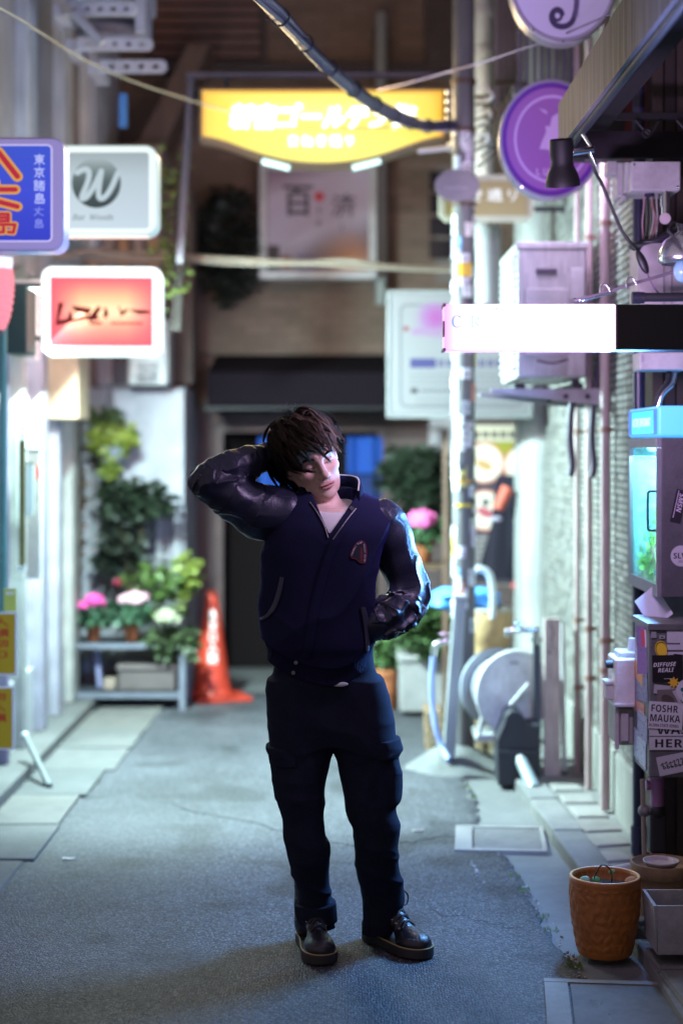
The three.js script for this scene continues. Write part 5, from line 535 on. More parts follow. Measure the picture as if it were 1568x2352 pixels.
roundSign('purple round sign with a pale emblem half hidden by the awning', 1264, 320, 126, 6.9, (c) => {
  c.fillStyle = '#5c2a92'; c.fillRect(0, 0, 512, 512); c.fillStyle = '#8a54a6'; c.beginPath(); c.arc(256, 256, 232, 0, 7); c.fill(); c.strokeStyle = '#b48ed4'; c.lineWidth = 13; c.beginPath(); c.arc(262, 256, 192, 0, 7); c.stroke();
  c.fillStyle = '#b692d2'; c.beginPath(); c.moveTo(290, 140); c.lineTo(262, 156); c.lineTo(250, 200); c.lineTo(226, 196); c.lineTo(232, 222); c.lineTo(212, 262); c.lineTo(196, 300); c.lineTo(248, 304); c.lineTo(252, 320); c.lineTo(330, 320); c.lineTo(330, 140); c.fill(); c.beginPath(); c.moveTo(190, 116); c.lineTo(232, 128); c.lineTo(238, 146); c.lineTo(214, 132); c.fill(); c.font = 'bold 46px sans-serif'; c.fillText('L U N', 176, 420);
}, 0.36, [0.5, 0.45, 0.62]);
areaLight([0.7, 0.45, 1.0], 1.6, 0.4, 0.45, P(1255, 330, 6.82), P(1255, 500, 1)); areaLight([0.72, 0.6, 1.0], 42, 0.4, 0.45, P(1262, 320, 7.05), V3(X(1262, 7.05) + 0.1, 1.3, -9));
// ---------------------------------------------------------------- overhead cables
{
  const o = thing('cable_bundle', 'thick bundle of black cables swooping down across the yellow sign', 'cable'), path = [[575, -30, 5.6], [640, 35, 6.0], [720, 120, 6.5], [800, 195, 7.0], [870, 245, 7.5], [930, 276, 7.9], [985, 290, 8.2], [1050, 290, 8.3]], r = RNG(40);
  const mats = [std([0.03, 0.026, 0.045], 0.32), std([0.05, 0.045, 0.075], 0.3), std([0.26, 0.22, 0.36], 0.35)];
  for (let k = 0; k < 11; k++) { const a0 = k / 11 * 6.28, t = new MB(); t.tube(path.map(([px, py, d], i) => P(px, py, d).add(V3(Math.cos(a0 + i * 0.55), Math.sin(a0 + i * 0.55), 0).multiplyScalar(0.020 * (0.6 + 0.5 * r())))), k % 4 === 0 ? 0.013 : 0.009, 60, 8); t.build('strand', mats[k === 3 ? 2 : k % 2], o); }
  for (let i = 0; i < 9; i++) { const u = 0.15 + i * 0.1, c = new THREE.CatmullRomCurve3(path.map(([px, py, d]) => P(px, py, d))), q = c.getPoint(u), tg = c.getTangent(u), m = new MB(); m.add(new THREE.TorusGeometry(0.033, 0.004, 7, 22), new THREE.Matrix4().compose(q, new THREE.Quaternion().setFromUnitVectors(V3(0, 0, 1), tg), V3(1, 1, 1))); m.rod(q.clone().add(V3(-0.03, -0.01, 0.01)), q.clone().add(V3(-0.055, -0.02 + 0.03 * r(), 0.015)), 0.003); m.build('cable_tie', M.black, o); } settle(o);
  const wire = (label, pts, rad, mat) => { const t = new MB(); t.tube(pts.map((p) => P(...p)), rad, 60, 6); return single('wire', t, mat, label, 'wire'); };
  wire('thin violet wire rising from the yellow sign to the white round sign', [[868, 206, 8.4], [930, 192, 8.1], [1010, 170, 7.8], [1100, 145, 7.4], [1190, 115, 7.0], [1270, 88, 6.7], [1430, 20, 6.2]], 0.0045, std([0.3, 0.2, 0.34], 0.45));
  wire('pale wire coming in from the top left corner over the blue sign', [[-30, 2, 6.0], [40, 40, 6.6], [110, 85, 7.2], [200, 140, 7.8], [300, 185, 8.1], [430, 228, 8.4], [545, 262, 8.55]], 0.0055, std([0.32, 0.3, 0.2], 0.5));
  wire('thin dark wire sagging over the lower half of the yellow sign', [[640, 288, 8.55], [700, 293, 8.55], [760, 296, 8.54], [860, 294, 8.5], [960, 288, 8.45], [1040, 282, 8.3]], 0.004, std([0.2, 0.15, 0.05], 0.5));
  const t = new MB(); t.tube([[60, 590, 9.4], [150, 588, 9.4], [205, 577, 9.4], [290, 585, 9.4], [420, 590, 9.4], [560, 598, 9.4], [700, 604, 9.4], [800, 600, 9.4], [880, 612, 9.4], [1040, 620, 9.4], [1160, 624, 9.4]].map((p) => P(...p)), 0.019, 70, 9); t.tube([[300, 592, 9.37], [420, 598, 9.37], [560, 607, 9.37], [720, 606, 9.37], [800, 612, 9.37], [900, 617, 9.37], [1040, 622, 9.37]].map((p) => P(...p)), 0.011, 50, 8); single('rope', t, dirty([0.17, 0.135, 0.10], 0.8), 'beige wrapped cable strung straight across the alley below the yellow sign', 'rope');
}
// ---------------------------------------------------------------- things behind and beside the pole
{
  const d = 9.4, o = thing('notice_board', 'big white notice board with blurred print on the right behind the pole', 'notice board'), x0 = X(893, d), x1 = X(1218, d), y0 = Y(955, d), y1 = Y(672, d), b = new MB(); b.span(x0, x1, y0, y1, -d - 0.002, -d - 0.08, 0.006); b.build('panel', dirty([0.16, 0.16, 0.16], 0.5), o);
  const t = canvasTex(640, 560, (c, w, h) => { c.fillStyle = '#d9d6d8'; c.fillRect(0, 0, w, h); c.strokeStyle = '#a2a0a6'; c.lineWidth = 10; c.beginPath(); c.roundRect(46, 50, w - 80, h - 86, 30); c.stroke(); const g = c.createRadialGradient(210, 110, 10, 210, 110, 120); g.addColorStop(0, '#ea6fd8'); g.addColorStop(0.5, '#e0a8e4'); g.addColorStop(1, '#d9d6d800'); c.fillStyle = g; c.fillRect(60, 40, 300, 220); c.fillStyle = '#e2b2e0'; c.fillRect(96, 158, 180, 34); c.fillStyle = '#c8505a'; c.fillRect(60, 150, 22, 22); c.fillStyle = '#5a54a8'; c.fillRect(90, 300, 120, 44); c.fillStyle = '#8c86b4'; for (let i = 0; i < 9; i++) c.fillRect(220 + i * 38, 304, 26, 36); c.fillStyle = '#b3b0b4'; for (let j = 0; j < 3; j++) for (let i = 0; i < 22; i++) c.fillRect(90 + i * 24, 372 + j * 22, 17, 9); c.fillStyle = '#3c3a42'; c.fillRect(92, 440, 34, 22); c.fillStyle = '#8a888c'; for (let i = 0; i < 20; i++) c.fillRect(140 + i * 23, 444, 16, 14); c.fillStyle = '#bcbabc'; for (let j = 0; j < 2; j++) for (let i = 0; i < 22; i++) c.fillRect(120 + i * 22, 486 + j * 20, 15, 8); });
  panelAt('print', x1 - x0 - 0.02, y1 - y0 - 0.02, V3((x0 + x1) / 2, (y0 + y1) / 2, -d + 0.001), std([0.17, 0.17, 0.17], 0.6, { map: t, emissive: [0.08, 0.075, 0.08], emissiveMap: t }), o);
  const fr = new MB(); for (const [a, e, f, g] of [[x0 - 0.012, x0 + 0.006, y0 - 0.012, y1 + 0.012], [x1 - 0.006, x1 + 0.012, y0 - 0.012, y1 + 0.012]]) fr.span(a, e, f, g, -d + 0.006, -d - 0.085, 0.005); fr.span(x0 + 0.007, x1 - 0.007, y1 - 0.004, y1 + 0.014, -d + 0.006, -d - 0.085, 0.004); fr.span(x0 + 0.007, x1 - 0.007, y0 - 0.014, y0 + 0.004, -d + 0.006, -d - 0.085, 0.004); fr.build('frame', dirty([0.24, 0.235, 0.23], 0.4), o); settle(o);
  const e = 10.2, m = thing('menu_board', 'dark menu board with round dish pictures behind the pole', 'menu board'), mx0 = X(1075, e), mx1 = X(1235, e), my0 = Y(1345, e), my1 = Y(975, e), mb = new MB(); mb.span(mx0, mx1, my0, my1, -e - 0.002, -e - 0.05); mb.build('board', dirty([0.3, 0.24, 0.2], 0.6), m);
  const mt = canvasTex(256, 600, (c, w, h) => { c.fillStyle = '#3a323c'; c.fillRect(0, 0, w, h); c.fillStyle = '#b9aa92'; c.fillRect(0, 0, w, 60); c.fillStyle = '#4c443c'; for (let i = 0; i < 7; i++) c.fillRect(14 + i * 34, 20, 24, 24); c.fillStyle = '#8c8420'; c.beginPath(); c.moveTo(60, 62); c.lineTo(180, 62); c.lineTo(130, 120); c.fill(); [[55, 140], [205, 150], [58, 320]].forEach(([x, y], i) => { c.fillStyle = '#c2705c'; c.beginPath(); c.arc(x, y, 78, 0, 7); c.fill(); c.fillStyle = '#cfc3b2'; c.beginPath(); c.arc(x, y, 70, 0, 7); c.fill(); c.fillStyle = ['#b48a5a', '#8a8068', '#a8505c'][i]; c.beginPath(); c.ellipse(x, y + 8, 34, 18, 0.4, 0, 7); c.fill(); }); c.fillStyle = '#2a2026'; c.beginPath(); c.arc(60, 290, 14, 0, 7); c.fill(); c.fillStyle = '#98908c'; for (let j = 0; j < 5; j++) c.fillRect(10, 420 + j * 22, 100, 10); });
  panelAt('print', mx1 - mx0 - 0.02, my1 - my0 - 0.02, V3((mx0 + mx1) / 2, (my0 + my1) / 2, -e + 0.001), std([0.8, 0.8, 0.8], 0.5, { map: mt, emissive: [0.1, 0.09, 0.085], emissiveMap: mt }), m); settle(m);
  // coat hanging
  const c = thing('coat', 'dark coat with a red cuff hanging beside the menu board', 'coat'), g = new THREE.CylinderGeometry(0.1, 0.17, 0.62, 40, 24), p = g.attributes.position; for (let i = 0; i < p.count; i++) { const a = Math.atan2(p.getX(i), p.getZ(i)), y = p.getY(i), f = 1 + 0.16 * Math.sin(a * 5 + y * 6) + 0.06 * Math.sin(a * 11 + 3); p.setX(i, p.getX(i) * f - 0.09 * (0.31 - y) * 0.6); p.setZ(i, p.getZ(i) * f * 0.5); } g.computeVertexNormals(); const cb = new MB(); cb.add(g, new THREE.Matrix4().makeTranslation(X(1185, 9.85), Y(1210, 9.85), -9.85)); cb.build('body', std([0.014, 0.012, 0.018], 1, { physical: true, specularIntensity: 0.15 }), c); const cr = new MB(); cr.rod(P(1142, 1170, 9.7), P(1166, 1120, 9.7), 0.03, 0.04); cr.build('cuff', std([0.4, 0.07, 0.04], 0.7), c); const cp = new MB(); cp.ball(0.03, ...P(1138, 1192, 9.68).toArray(), [1.2, 0.5, 0.4]); cp.build('badge', std([0.3, 0.26, 0.32], 0.6), c); const ch = new MB(); ch.ball(0.05, ...P(1195, 1345, 9.75).toArray(), [1.2, 0.6, 0.5]); ch.build('lining', std([0.3, 0.03, 0.035], 0.7), c); settle(c);
  // wooden post and pale frame between door and pole
  const w = thing('post', 'thin brown wooden post left of the stickered pole', 'post'), wb = new MB(); wb.span(X(1016, 9.7), X(1028, 9.7), 0, Y(985, 9.7), -9.7, -9.73); wb.build('shaft', dirty([0.16, 0.09, 0.06], 0.7), w); const wc = new MB(); wc.span(X(1014, 9.7), X(1034, 9.7), Y(1290, 9.7), Y(1280, 9.7), -9.69, -9.74); wc.build('peg', M.wood, w); settle(w);
  const pf = thing('wall_notice', 'pale narrow notice on the wall left of the pole under the notice board', 'notice'), pb = new MB(); pb.span(X(985, 11.6), X(1040, 11.6), Y(1130, 11.6), Y(960, 11.6), -11.6, -11.64); pb.build('board', dirty([0.42, 0.38, 0.4], 0.6), pf); const pb2 = new MB(); pb2.span(X(1008, 11.6), X(1030, 11.6), Y(1090, 11.6), Y(985, 11.6), -11.596, -11.599); pb2.build('print', dirty([0.1, 0.09, 0.11], 0.6), pf); settle(pf);
  // flowers in a pot on a stand, bushes and planters by the door
  const f = thing('potted_flower', 'pink hydrangea in an orange pot on the right behind the man\'s shoulder', 'plant'), fx = X(968, 10.3), fz = -10.3; pot(f, fx - 0.0, Y(1292, 10.3), fz, 0.075, 0.055, 0.16, M.terracotta); leafBall('foliage', f, leafMat([0.05, 0.13, 0.045]), V3(fx, Y(1225, 10.3), fz), [0.15, 0.10, 0.12], 320, 0.06, 61); flower(f, std([0.75, 0.13, 0.36], 0.7), V3(fx + 0.005, Y(1195, 10.3), fz + 0.06), 0.085, 90, 62).scale.set(1, 1, 1); stems(f, V3(fx, Y(1262, 10.3), fz), V3(fx, Y(1220, 10.3), fz), [0.1, 0.06, 0.06], 7, 63); settle(f);
  const sh = thing('plant_stand', 'dark wooden stand under the pink hydrangea', 'stand'), sb = new MB(); sb.span(X(915, 10.3), X(1025, 10.3), Y(1305, 10.3), Y(1293, 10.3), -10.15, -10.45); sb.build('shelf', M.wood, sh); for (const [px, zz] of [[918, -10.17], [1020, -10.17], [918, -10.43], [1020, -10.43]]) { const l = new MB(); l.span(X(px - 3, 10.3), X(px + 3, 10.3), 0, Y(1305, 10.3) - 0.001, zz - 0.01, zz + 0.01); l.build('leg', M.wood, sh); } settle(sh);
  const v = thing('vine', 'dark leafy climber on the wall behind the man\'s left shoulder', 'plant'); leafBall('foliage', v, leafMat([0.016, 0.03, 0.012]), P(960, 1110, 11.0), [0.26, 0.28, 0.16], 900, 0.07, 64); stems(v, V3(X(960, 11), Y(1290, 11), -11), P(960, 1110, 11), [0.2, 0.2, 0.1], 8, 65); settle(v);
  const bu = thing('shrub', 'leafy green shrub in a grey planter right of the man\'s elbow', 'shrub'); leafBall('foliage', bu, leafMat([0.06, 0.12, 0.03]), V3(X(985, 9.9), Y(1445, 9.9), -9.9), [0.21, 0.19, 0.17], 1300, 0.055, 66); stems(bu, V3(X(985, 9.9), Y(1510, 9.9), -9.9), V3(X(985, 9.9), Y(1450, 9.9), -9.9), [0.18, 0.14, 0.12], 14, 67); settle(bu);
  const pn = thing('planter', 'long grey planter box on the ground left of the stickered pole', 'planter'), pz = 10.0, nb = new MB(); nb.span(X(916, pz), X(1048, pz), 0.03, Y(1502, pz), -9.85, -10.15, 0.012); nb.build('body', dirty([0.36, 0.34, 0.33], 0.7), pn); const nr = new MB(); nr.span(X(911, pz), X(1053, pz), Y(1512, pz), Y(1497, pz), -9.835, -10.165, 0.008); nr.build('rim', dirty([0.4, 0.38, 0.37], 0.65), pn); settle(pn);
  const tp = thing('flowerpot', 'terracotta pot in the dark between the man and the grey planter', 'flowerpot'); pot(tp, X(888, 10.2), 0.0, -10.2, 0.085, 0.062, 0.25, M.terracotta); const sp = new MB(); sp.lathe([[0.001, 0.212], [0.076, 0.215]], X(888, 10.2), 0, -10.2, 20); sp.build('soil', M.soil, tp); settle(tp); const tpl = thing('shrub', 'low dark bush growing in the terracotta pot near the man\'s hip', 'shrub'); leafBall('foliage', tpl, leafMat([0.07, 0.14, 0.035]), V3(X(900, 10.2), 0.36, -10.2), [0.16, 0.15, 0.14], 700, 0.05, 68); stems(tpl, V3(X(888, 10.2), 0.2, -10.2), V3(X(900, 10.2), 0.34, -10.2), [0.1, 0.1, 0.08], 8, 69); settle(tpl);
  // tan barrel planter, blue sheet and chrome standpipe
  const bz = 8.9, bx = X(1112, bz), t2 = thing('barrel', 'tall tan plastic barrel behind the stickered pole', 'barrel'), tb = new MB(); tb.lathe([[0.001, 0], [0.105, 0], [0.118, 0.3], [0.122, 0.52], [0.14, 0.55], [0.15, 0.62], [0.148, 0.72], [0.135, 0.725], [0.001, 0.72]], bx, 0.02, -bz, 40); tb.build('body', dirty([0.7, 0.46, 0.21], 0.55, { size: 0.5 }), t2); const tl = new MB(); tl.ring(0.143, 0.012, bx, 0.745, -bz, [Math.PI / 2, 0, 0]); tl.build('rim', dirty([0.62, 0.56, 0.46], 0.5), t2); settle(t2);
  const bs = thing('tarp', 'crumpled bright blue plastic sheet on top of the tan barrel', 'tarp'), bg = new THREE.SphereGeometry(0.15, 40, 26), bp = bg.attributes.position; for (let i = 0; i < bp.count; i++) { const a = V3().fromBufferAttribute(bp, i), n = 1 + 0.28 * vnoise(a.x * 14 + 3, a.y * 14, a.z * 14) + 0.12 * vnoise(a.x * 34, a.y * 34, a.z * 34); bp.setXYZ(i, a.x * n * 1.05 - (a.x < 0 ? 0.05 : 0), a.y * n * 0.42, a.z * n); } bg.computeVertexNormals(); const bb = new MB(); bb.add(bg, new THREE.Matrix4().makeTranslation(bx - 0.07, 0.80, -bz)); bb.build('sheet', std([0.08, 0.32, 0.75], 0.4), bs); settle(bs);
  const tap = thing('standpipe', 'curved chrome pipe rising over the blue sheet', 'pipe'), ta = new MB(); ta.tube([P(1130, 1420, 8.75), P(1130, 1350, 8.75), P(1122, 1318, 8.75), P(1102, 1306, 8.75), P(1088, 1312, 8.75)], 0.02, 30, 10); ta.build('pipe', std([0.7, 0.74, 0.75], 0.25, { metalness: 0.6 }), tap); settle(tap);
  const tp2 = thing('tap', 'chrome garden tap fixed to the leaning grey post', 'tap'), tq = new MB(); tq.rod(P(1030, 1470, 8.1), P(1008, 1476, 8.1), 0.017); tq.tube([P(1010, 1474, 8.1), P(1000, 1482, 8.1), P(996, 1496, 8.1), P(995, 1508, 8.1)], 0.015, 16, 9); tq.build('spout', M.chrome, tp2); const th = new MB(); th.rod(P(1018, 1466, 8.1), P(1018, 1456, 8.1), 0.007); th.rod(P(1008, 1456, 8.1), P(1028, 1455, 8.1), 0.008); th.build('handle', M.chrome, tp2); settle(tp2);
  const hs = new MB(); hs.tube([P(995, 1505, 8.1), P(991, 1560, 8.1), P(993, 1620, 8.1), P(1000, 1670, 8.08), P(1014, 1715, 8.06), P(1030, 1745, 8.0)], 0.0145, 50, 9); single('hose', hs, std([0.28, 0.36, 0.62], 0.45), 'pale blue hose hanging from the chrome tap', 'hose');
  const t3 = thing('tap', 'chrome tap poking left from the dark steel post above the hose reel', 'tap'), u = new MB(); u.tube([P(1238, 1447, 7.85), P(1210, 1448, 7.85), P(1180, 1446, 7.85), P(1166, 1452, 7.85), P(1162, 1462, 7.85)], 0.014, 30, 9); u.ball(0.018, ...P(1166, 1450, 7.85).toArray()); u.build('spout', M.chrome, t3); const u2 = new MB(); u2.rod(P(1194, 1446, 7.85), P(1192, 1432, 7.85), 0.006); u2.rod(P(1184, 1432, 7.85), P(1202, 1432, 7.85), 0.007); u2.rod(P(1232, 1480, 7.85), P(1232, 1440, 7.85), 0.016); u2.build('handle', M.chrome, t3); settle(t3);
  // hose reel
  const hr = thing('hose_reel', 'large round pale grey hose reel beside the black bin', 'hose reel'), hz = 8.0, hcx = X(1180, hz), hcy = Y(1590, hz), hr0 = 0.195, a1 = new MB(); a1.add(new THREE.CylinderGeometry(hr0, hr0, 0.018, 56).rotateX(Math.PI / 2).scale(1, 1, 1), new THREE.Matrix4().compose(V3(hcx, hcy, -hz), new THREE.Quaternion().setFromEuler(new THREE.Euler(0, 0.35, 0)), V3(1, 1, 1))); a1.add(new THREE.TorusGeometry(hr0, 0.014, 10, 56), new THREE.Matrix4().compose(V3(hcx, hcy, -hz), new THREE.Quaternion().setFromEuler(new THREE.Euler(0, 0.35, 0)), V3(1, 1, 1))); a1.build('disc', dirty([0.8, 0.8, 0.78], 0.5, { size: 0.3 }), hr);
  const a2 = new MB(); a2.add(new THREE.CylinderGeometry(0.15, 0.15, 0.16, 40).rotateX(Math.PI / 2), new THREE.Matrix4().compose(V3(hcx - 0.035, hcy, -hz - 0.1), new THREE.Quaternion().setFromEuler(new THREE.Euler(0, 0.35, 0)), V3(1, 1, 1))); a2.add(new THREE.CylinderGeometry(hr0, hr0, 0.018, 56).rotateX(Math.PI / 2), new THREE.Matrix4().compose(V3(hcx - 0.07, hcy, -hz - 0.19), new THREE.Quaternion().setFromEuler(new THREE.Euler(0, 0.35, 0)), V3(1, 1, 1))); a2.build('drum', dirty([0.36, 0.38, 0.42], 0.5), hr); const a3 = new MB(); a3.rod(P(1172, 1620, 7.9), P(1214, 1570, 7.88), 0.011); a3.span(hcx - 0.02, hcx + 0.02, hcy + 0.14, hcy + 0.155, -hz + 0.012, -hz + 0.03); a3.build('crank', dirty([0.62, 0.62, 0.62], 0.4), hr); const a4 = new MB(); a4.span(hcx - 0.19, hcx + 0.12, hcy - 0.235, hcy - 0.205, -hz + 0.03, -hz - 0.22, 0.006); a4.rod(V3(hcx - 0.17, hcy - 0.2, -hz + 0.02), V3(hcx - 0.14, hcy - 0.02, -hz + 0.01), 0.012); a4.build('stand', dirty([0.5, 0.5, 0.5], 0.5), hr); settle(hr);
  const bn = thing('bin', 'black plastic bin with a curved cut in front of the hose reel', 'bin'), s2 = new THREE.Shape(); s2.moveTo(X(1146, 7.8), 0.02); s2.lineTo(X(1234, 7.8), 0.02); s2.lineTo(X(1236, 7.8), Y(1668, 7.8)); s2.lineTo(X(1208, 7.8), Y(1668, 7.8)); s2.bezierCurveTo(X(1205, 7.8), Y(1640, 7.8), X(1165, 7.8), Y(1615, 7.8), X(1160, 7.8), Y(1660, 7.8)); s2.lineTo(X(1143, 7.8), Y(1700, 7.8)); const b3 = new MB(); b3.add(extrude(s2, 0.2, 0.006), new THREE.Matrix4().makeTranslation(0, 0, -7.99)); b3.build('body', std([0.02, 0.02, 0.026], 0.5), bn); const b4 = new MB(); b4.span(X(1142, 7.8), X(1237, 7.8), Y(1728, 7.8), Y(1722, 7.8), -7.765, -7.775); b4.build('band', M.darkgrey, bn); settle(bn);
  const bt = thing('bottle', 'pale plastic bottle lying tilted at the foot of the dark steel post', 'bottle'), b5 = new MB(); b5.rod(V3(X(1196, 7.75), 0.14, -7.75), V3(X(1226, 7.6), 0.035, -7.6), 0.028, 0.034, 18); b5.build('body', std([0.25, 0.32, 0.34], 0.3), bt); const b6 = new MB(); b6.rod(V3(X(1192, 7.76), 0.155, -7.765), V3(X(1196, 7.75), 0.141, -7.751), 0.018, 0.02, 14); b6.build('cap', M.white, bt); settle(bt);
  // split logs stacked behind the pole
  const r = RNG(70), lg = [[975, 1022, 1622, 1722], [1086, 1142, 1622, 1722]]; lg.forEach(([a, b, c0, c1], s) => { for (let i = 0; i < 10; i++) { const o2 = thing('log', s ? 'short pale log in the small pile right of the stickered pole' : 'short pale log in the small pile left of the stickered pole', 'log', s ? 'logs right of the pole' : 'logs left of the pole'), row = Math.floor(i / 2), x = X(lerp(a, b, 0.28 + 0.46 * (i % 2)), 8.6) + 0.008 * (r() - 0.5), y = 0.03 + row * 0.045, rr = 0.022 + 0.004 * r(); const q = new MB(); q.rod(V3(x, y, -8.62), V3(x, y, -8.9), rr, rr, 12); q.build('bark', dirty([0.2, 0.12, 0.06], 0.8), o2); const q2 = new MB(); q2.add(new THREE.CylinderGeometry(rr * 0.94, rr * 0.94, 0.006, 12).rotateX(Math.PI / 2), new THREE.Matrix4().makeTranslation(x, y, -8.617)); q2.build('cut_end', dirty([0.55, 0.42, 0.26], 0.7, { size: 0.2 }), o2); settle(o2); } });
}
// ---------------------------------------------------------------- left side: shop front with bright windows
{
  const xw = -1.66, o = thing('shopfront', 'bright shopfront with pale columns and lit glass on the left of the alley', 'shop');
  const wl = new MB(); wl.span(-3.2, xw - 0.25, 0, 5.8, -6.9, -10.5); wl.span(-3.2, xw, 2.55, 5.8, -6.9, -10.5 - 0.002); wl.build('wall', dirty([0.33, 0.32, 0.33], 0.7, { streak: true }), o);
  const cols = [[7.55, 7.67, [0.05, 0.16, 0.11]], [8.0, 8.07, [0.24, 0.2, 0.27]], [8.42, 8.5, [0.33, 0.33, 0.30]], [8.95, 9.12, [0.33, 0.31, 0.36]], [9.45, 9.6, [0.36, 0.34, 0.38]], [9.95, 10.18, [0.4, 0.38, 0.34]]];
  for (const [a, b, c] of cols) { const m = new MB(); m.span(xw - 0.24, xw + 0.03, 0.07, 2.548, -a, -b, 0.01); m.build('column', dirty(c, 0.5, { streak: true, size: 0.6 }), o); }
  const sill = new MB(); for (let i = 0; i + 1 < cols.length; i++) sill.span(xw - 0.2, xw - 0.02, 0.071, 0.42, -cols[i][1] - 0.002, -cols[i + 1][0] + 0.002); sill.build('sill', dirty([0.45, 0.46, 0.45], 0.5, { streak: true }), o);
  for (let i = 0; i + 1 < cols.length; i++) { const z0 = cols[i][1] + 0.003, z1 = cols[i + 1][0] - 0.003, w = new MB(); for (const [a, b] of [[0.425, 0.47], [1.2, 1.235], [2.48, 2.545]]) w.span(xw - 0.1, xw - 0.05, a, b, -z0, -z1); const win = w.build('window', dirty([0.5, 0.52, 0.5], 0.4), o); const p = new MB(); p.span(xw - 0.085, xw - 0.075, 0.472, 1.198, -z0, -z1); p.span(xw - 0.085, xw - 0.075, 1.237, 2.478, -z0, -z1); p.build('pane', std([0.55, 0.62, 0.6], 0.25, { emissive: i < 2 ? [0.42, 0.62, 0.54] : [0.5, 0.64, 0.6] }), win); }
  const sg = new MB(); sg.span(X(86, 9.3), X(180, 9.3), Y(962, 9.3), Y(812, 9.3), -9.3, -9.72, 0.008); sg.build('box_sign', dirty([0.56, 0.42, 0.26], 0.6), o); settle(o);
  areaLight([0.74, 1.0, 0.96], 22, 1.25, 1.0, V3(xw + 0.05, 1.95, -8.55), V3(xw + 1.0, 1.0, -8.55)).name = 'window_light';
  { const q = thing('lamp_tube', 'added strip light hidden behind the red sign to brighten the road and the stickered pole', 'lamp'), tb = new MB(); tb.rod(V3(-1.6, 2.42, -8.32), V3(-0.98, 2.42, -8.32), 0.016); tb.build('tube', std([0.8, 0.9, 0.88], 0.3, { emissive: [3, 4, 3.8] }), q); const fx = new MB(); fx.span(-1.66, -0.95, 2.445, 2.475, -8.28, -8.42, 0.004); fx.build('fitting', M.white, q); settle(q); areaLight([0.64, 0.97, 1.0], 7600, 0.1, 0.2, V3(-1.2, 2.36, -8.33), V3(0.5, 0.75, -8.4)); }  // unseen strip light, added to brighten the road, pole and right wall
  // notices, posters and small things on the front
  const pst = (name, label, cat, px0, px1, py0, py1, d, draw, em, rot = 0.55) => { const q = thing(name, label, cat), w = X(px1, d) - X(px0, d), h = Y(py0, d) - Y(py1, d), b = new MB(); const m = mesh('sheet', unitUV(new THREE.BoxGeometry(w, h, 0.006)), std([0.8, 0.8, 0.8], 0.5, { map: canvasTex(128, 512, draw), emissive: [em, em, em] }), q); m.position.copy(P((px0 + px1) / 2, (py0 + py1) / 2, d)); m.rotation.y = 0; return settle(q); };
  const yel = (seed, txt) => (c) => { c.fillStyle = '#e6e2d8'; c.fillRect(0, 0, 128, 512); c.fillStyle = '#c9a41c'; c.fillRect(8, 14, 112, 484); col(c, txt, 30, 50, 62, 86, 9, '#c4401c'); };
  pst('notice', 'upper yellow notice with red characters at the left edge', 'notice', -30, 40, 1406, 1551, 7.0, yel(1, '人類切口'), 0.0); pst('notice', 'lower yellow notice with red characters at the left edge', 'notice', -34, 33, 1577, 1722, 7.0, yel(2, '切人類'), 0.0);
  pst('notice', 'small lime yellow slip above the yellow notices at the left edge', 'notice', 10, 38, 1352, 1404, 7.1, (c) => { c.fillStyle = '#c4cf5c'; c.fillRect(0, 0, 128, 512); c.fillStyle = '#e4ecc0'; c.fillRect(20, 60, 88, 80); }, 0);
  const pl = thing('plate_sign', 'narrow white nameplate with dark vertical print on the left shopfront', 'sign'), pb = new MB(); pb.span(X(40, 8.4), X(64, 8.4), Y(1210, 8.4), Y(910, 8.4), -8.4, -8.43, 0.004); pb.build('plate', dirty([0.55, 0.58, 0.56], 0.5), pl); const pt = new MB(); for (let k = 0; k < 9; k++) pt.span(X(48, 8.4), X(58, 8.4), Y(942 + k * 16, 8.4), Y(931 + k * 16, 8.4), -8.394, -8.3985); pt.build('print', dirty([0.1, 0.13, 0.13], 0.6), pl); settle(pl);
  const bn = thing('banner', 'cream vertical banner with a red oval on the left shopfront', 'banner'), bb = new MB(); bb.span(X(62, 8.2), X(92, 8.2), Y(1330, 8.2), Y(1035, 8.2), -8.2, -8.212); bb.build('cloth', dirty([0.58, 0.52, 0.42], 0.7), bn); const br = new MB(); br.ball(0.02, X(88, 8.2), Y(1085, 8.2), -8.196, [0.55, 2.2, 0.2]); br.build('mark', std([0.6, 0.07, 0.06], 0.6), bn); const bo = new MB(); bo.rod(P(60, 1033, 8.2), P(94, 1033, 8.2), 0.006); bo.build('rod', M.darkgrey, bn); settle(bn);
  const ol = thing('board', 'olive brown board leaning between the windows at the left edge', 'board'), ob = new MB(); ob.span(X(44, 7.85), X(58, 7.85), Y(1300, 7.85), Y(1010, 7.85), -7.85, -7.87, 0.003); ob.build('panel', dirty([0.16, 0.13, 0.04], 0.7), ol); const oe = new MB(); oe.span(X(42, 7.85), X(60, 7.85), Y(1310, 7.85), Y(1301, 7.85), -7.84, -7.88); oe.build('shelf', M.white, ol); settle(ol);
  const gr = thing('awning', 'dark green rolled awning at the left edge beside the red lantern', 'awning'), gb = new MB(); gb.span(X(14, 7.7), X(62, 7.7), Y(812, 7.7), Y(658, 7.7), -7.7, -7.95, 0.01); gb.build('cover', dirty([0.03, 0.06, 0.04], 0.7), gr); const gp = new MB(); gp.rod(P(8, 1500, 7.6), P(8, 700, 7.6), 0.018); gp.build('post', dirty([0.1, 0.3, 0.22], 0.4), gr); settle(gr);
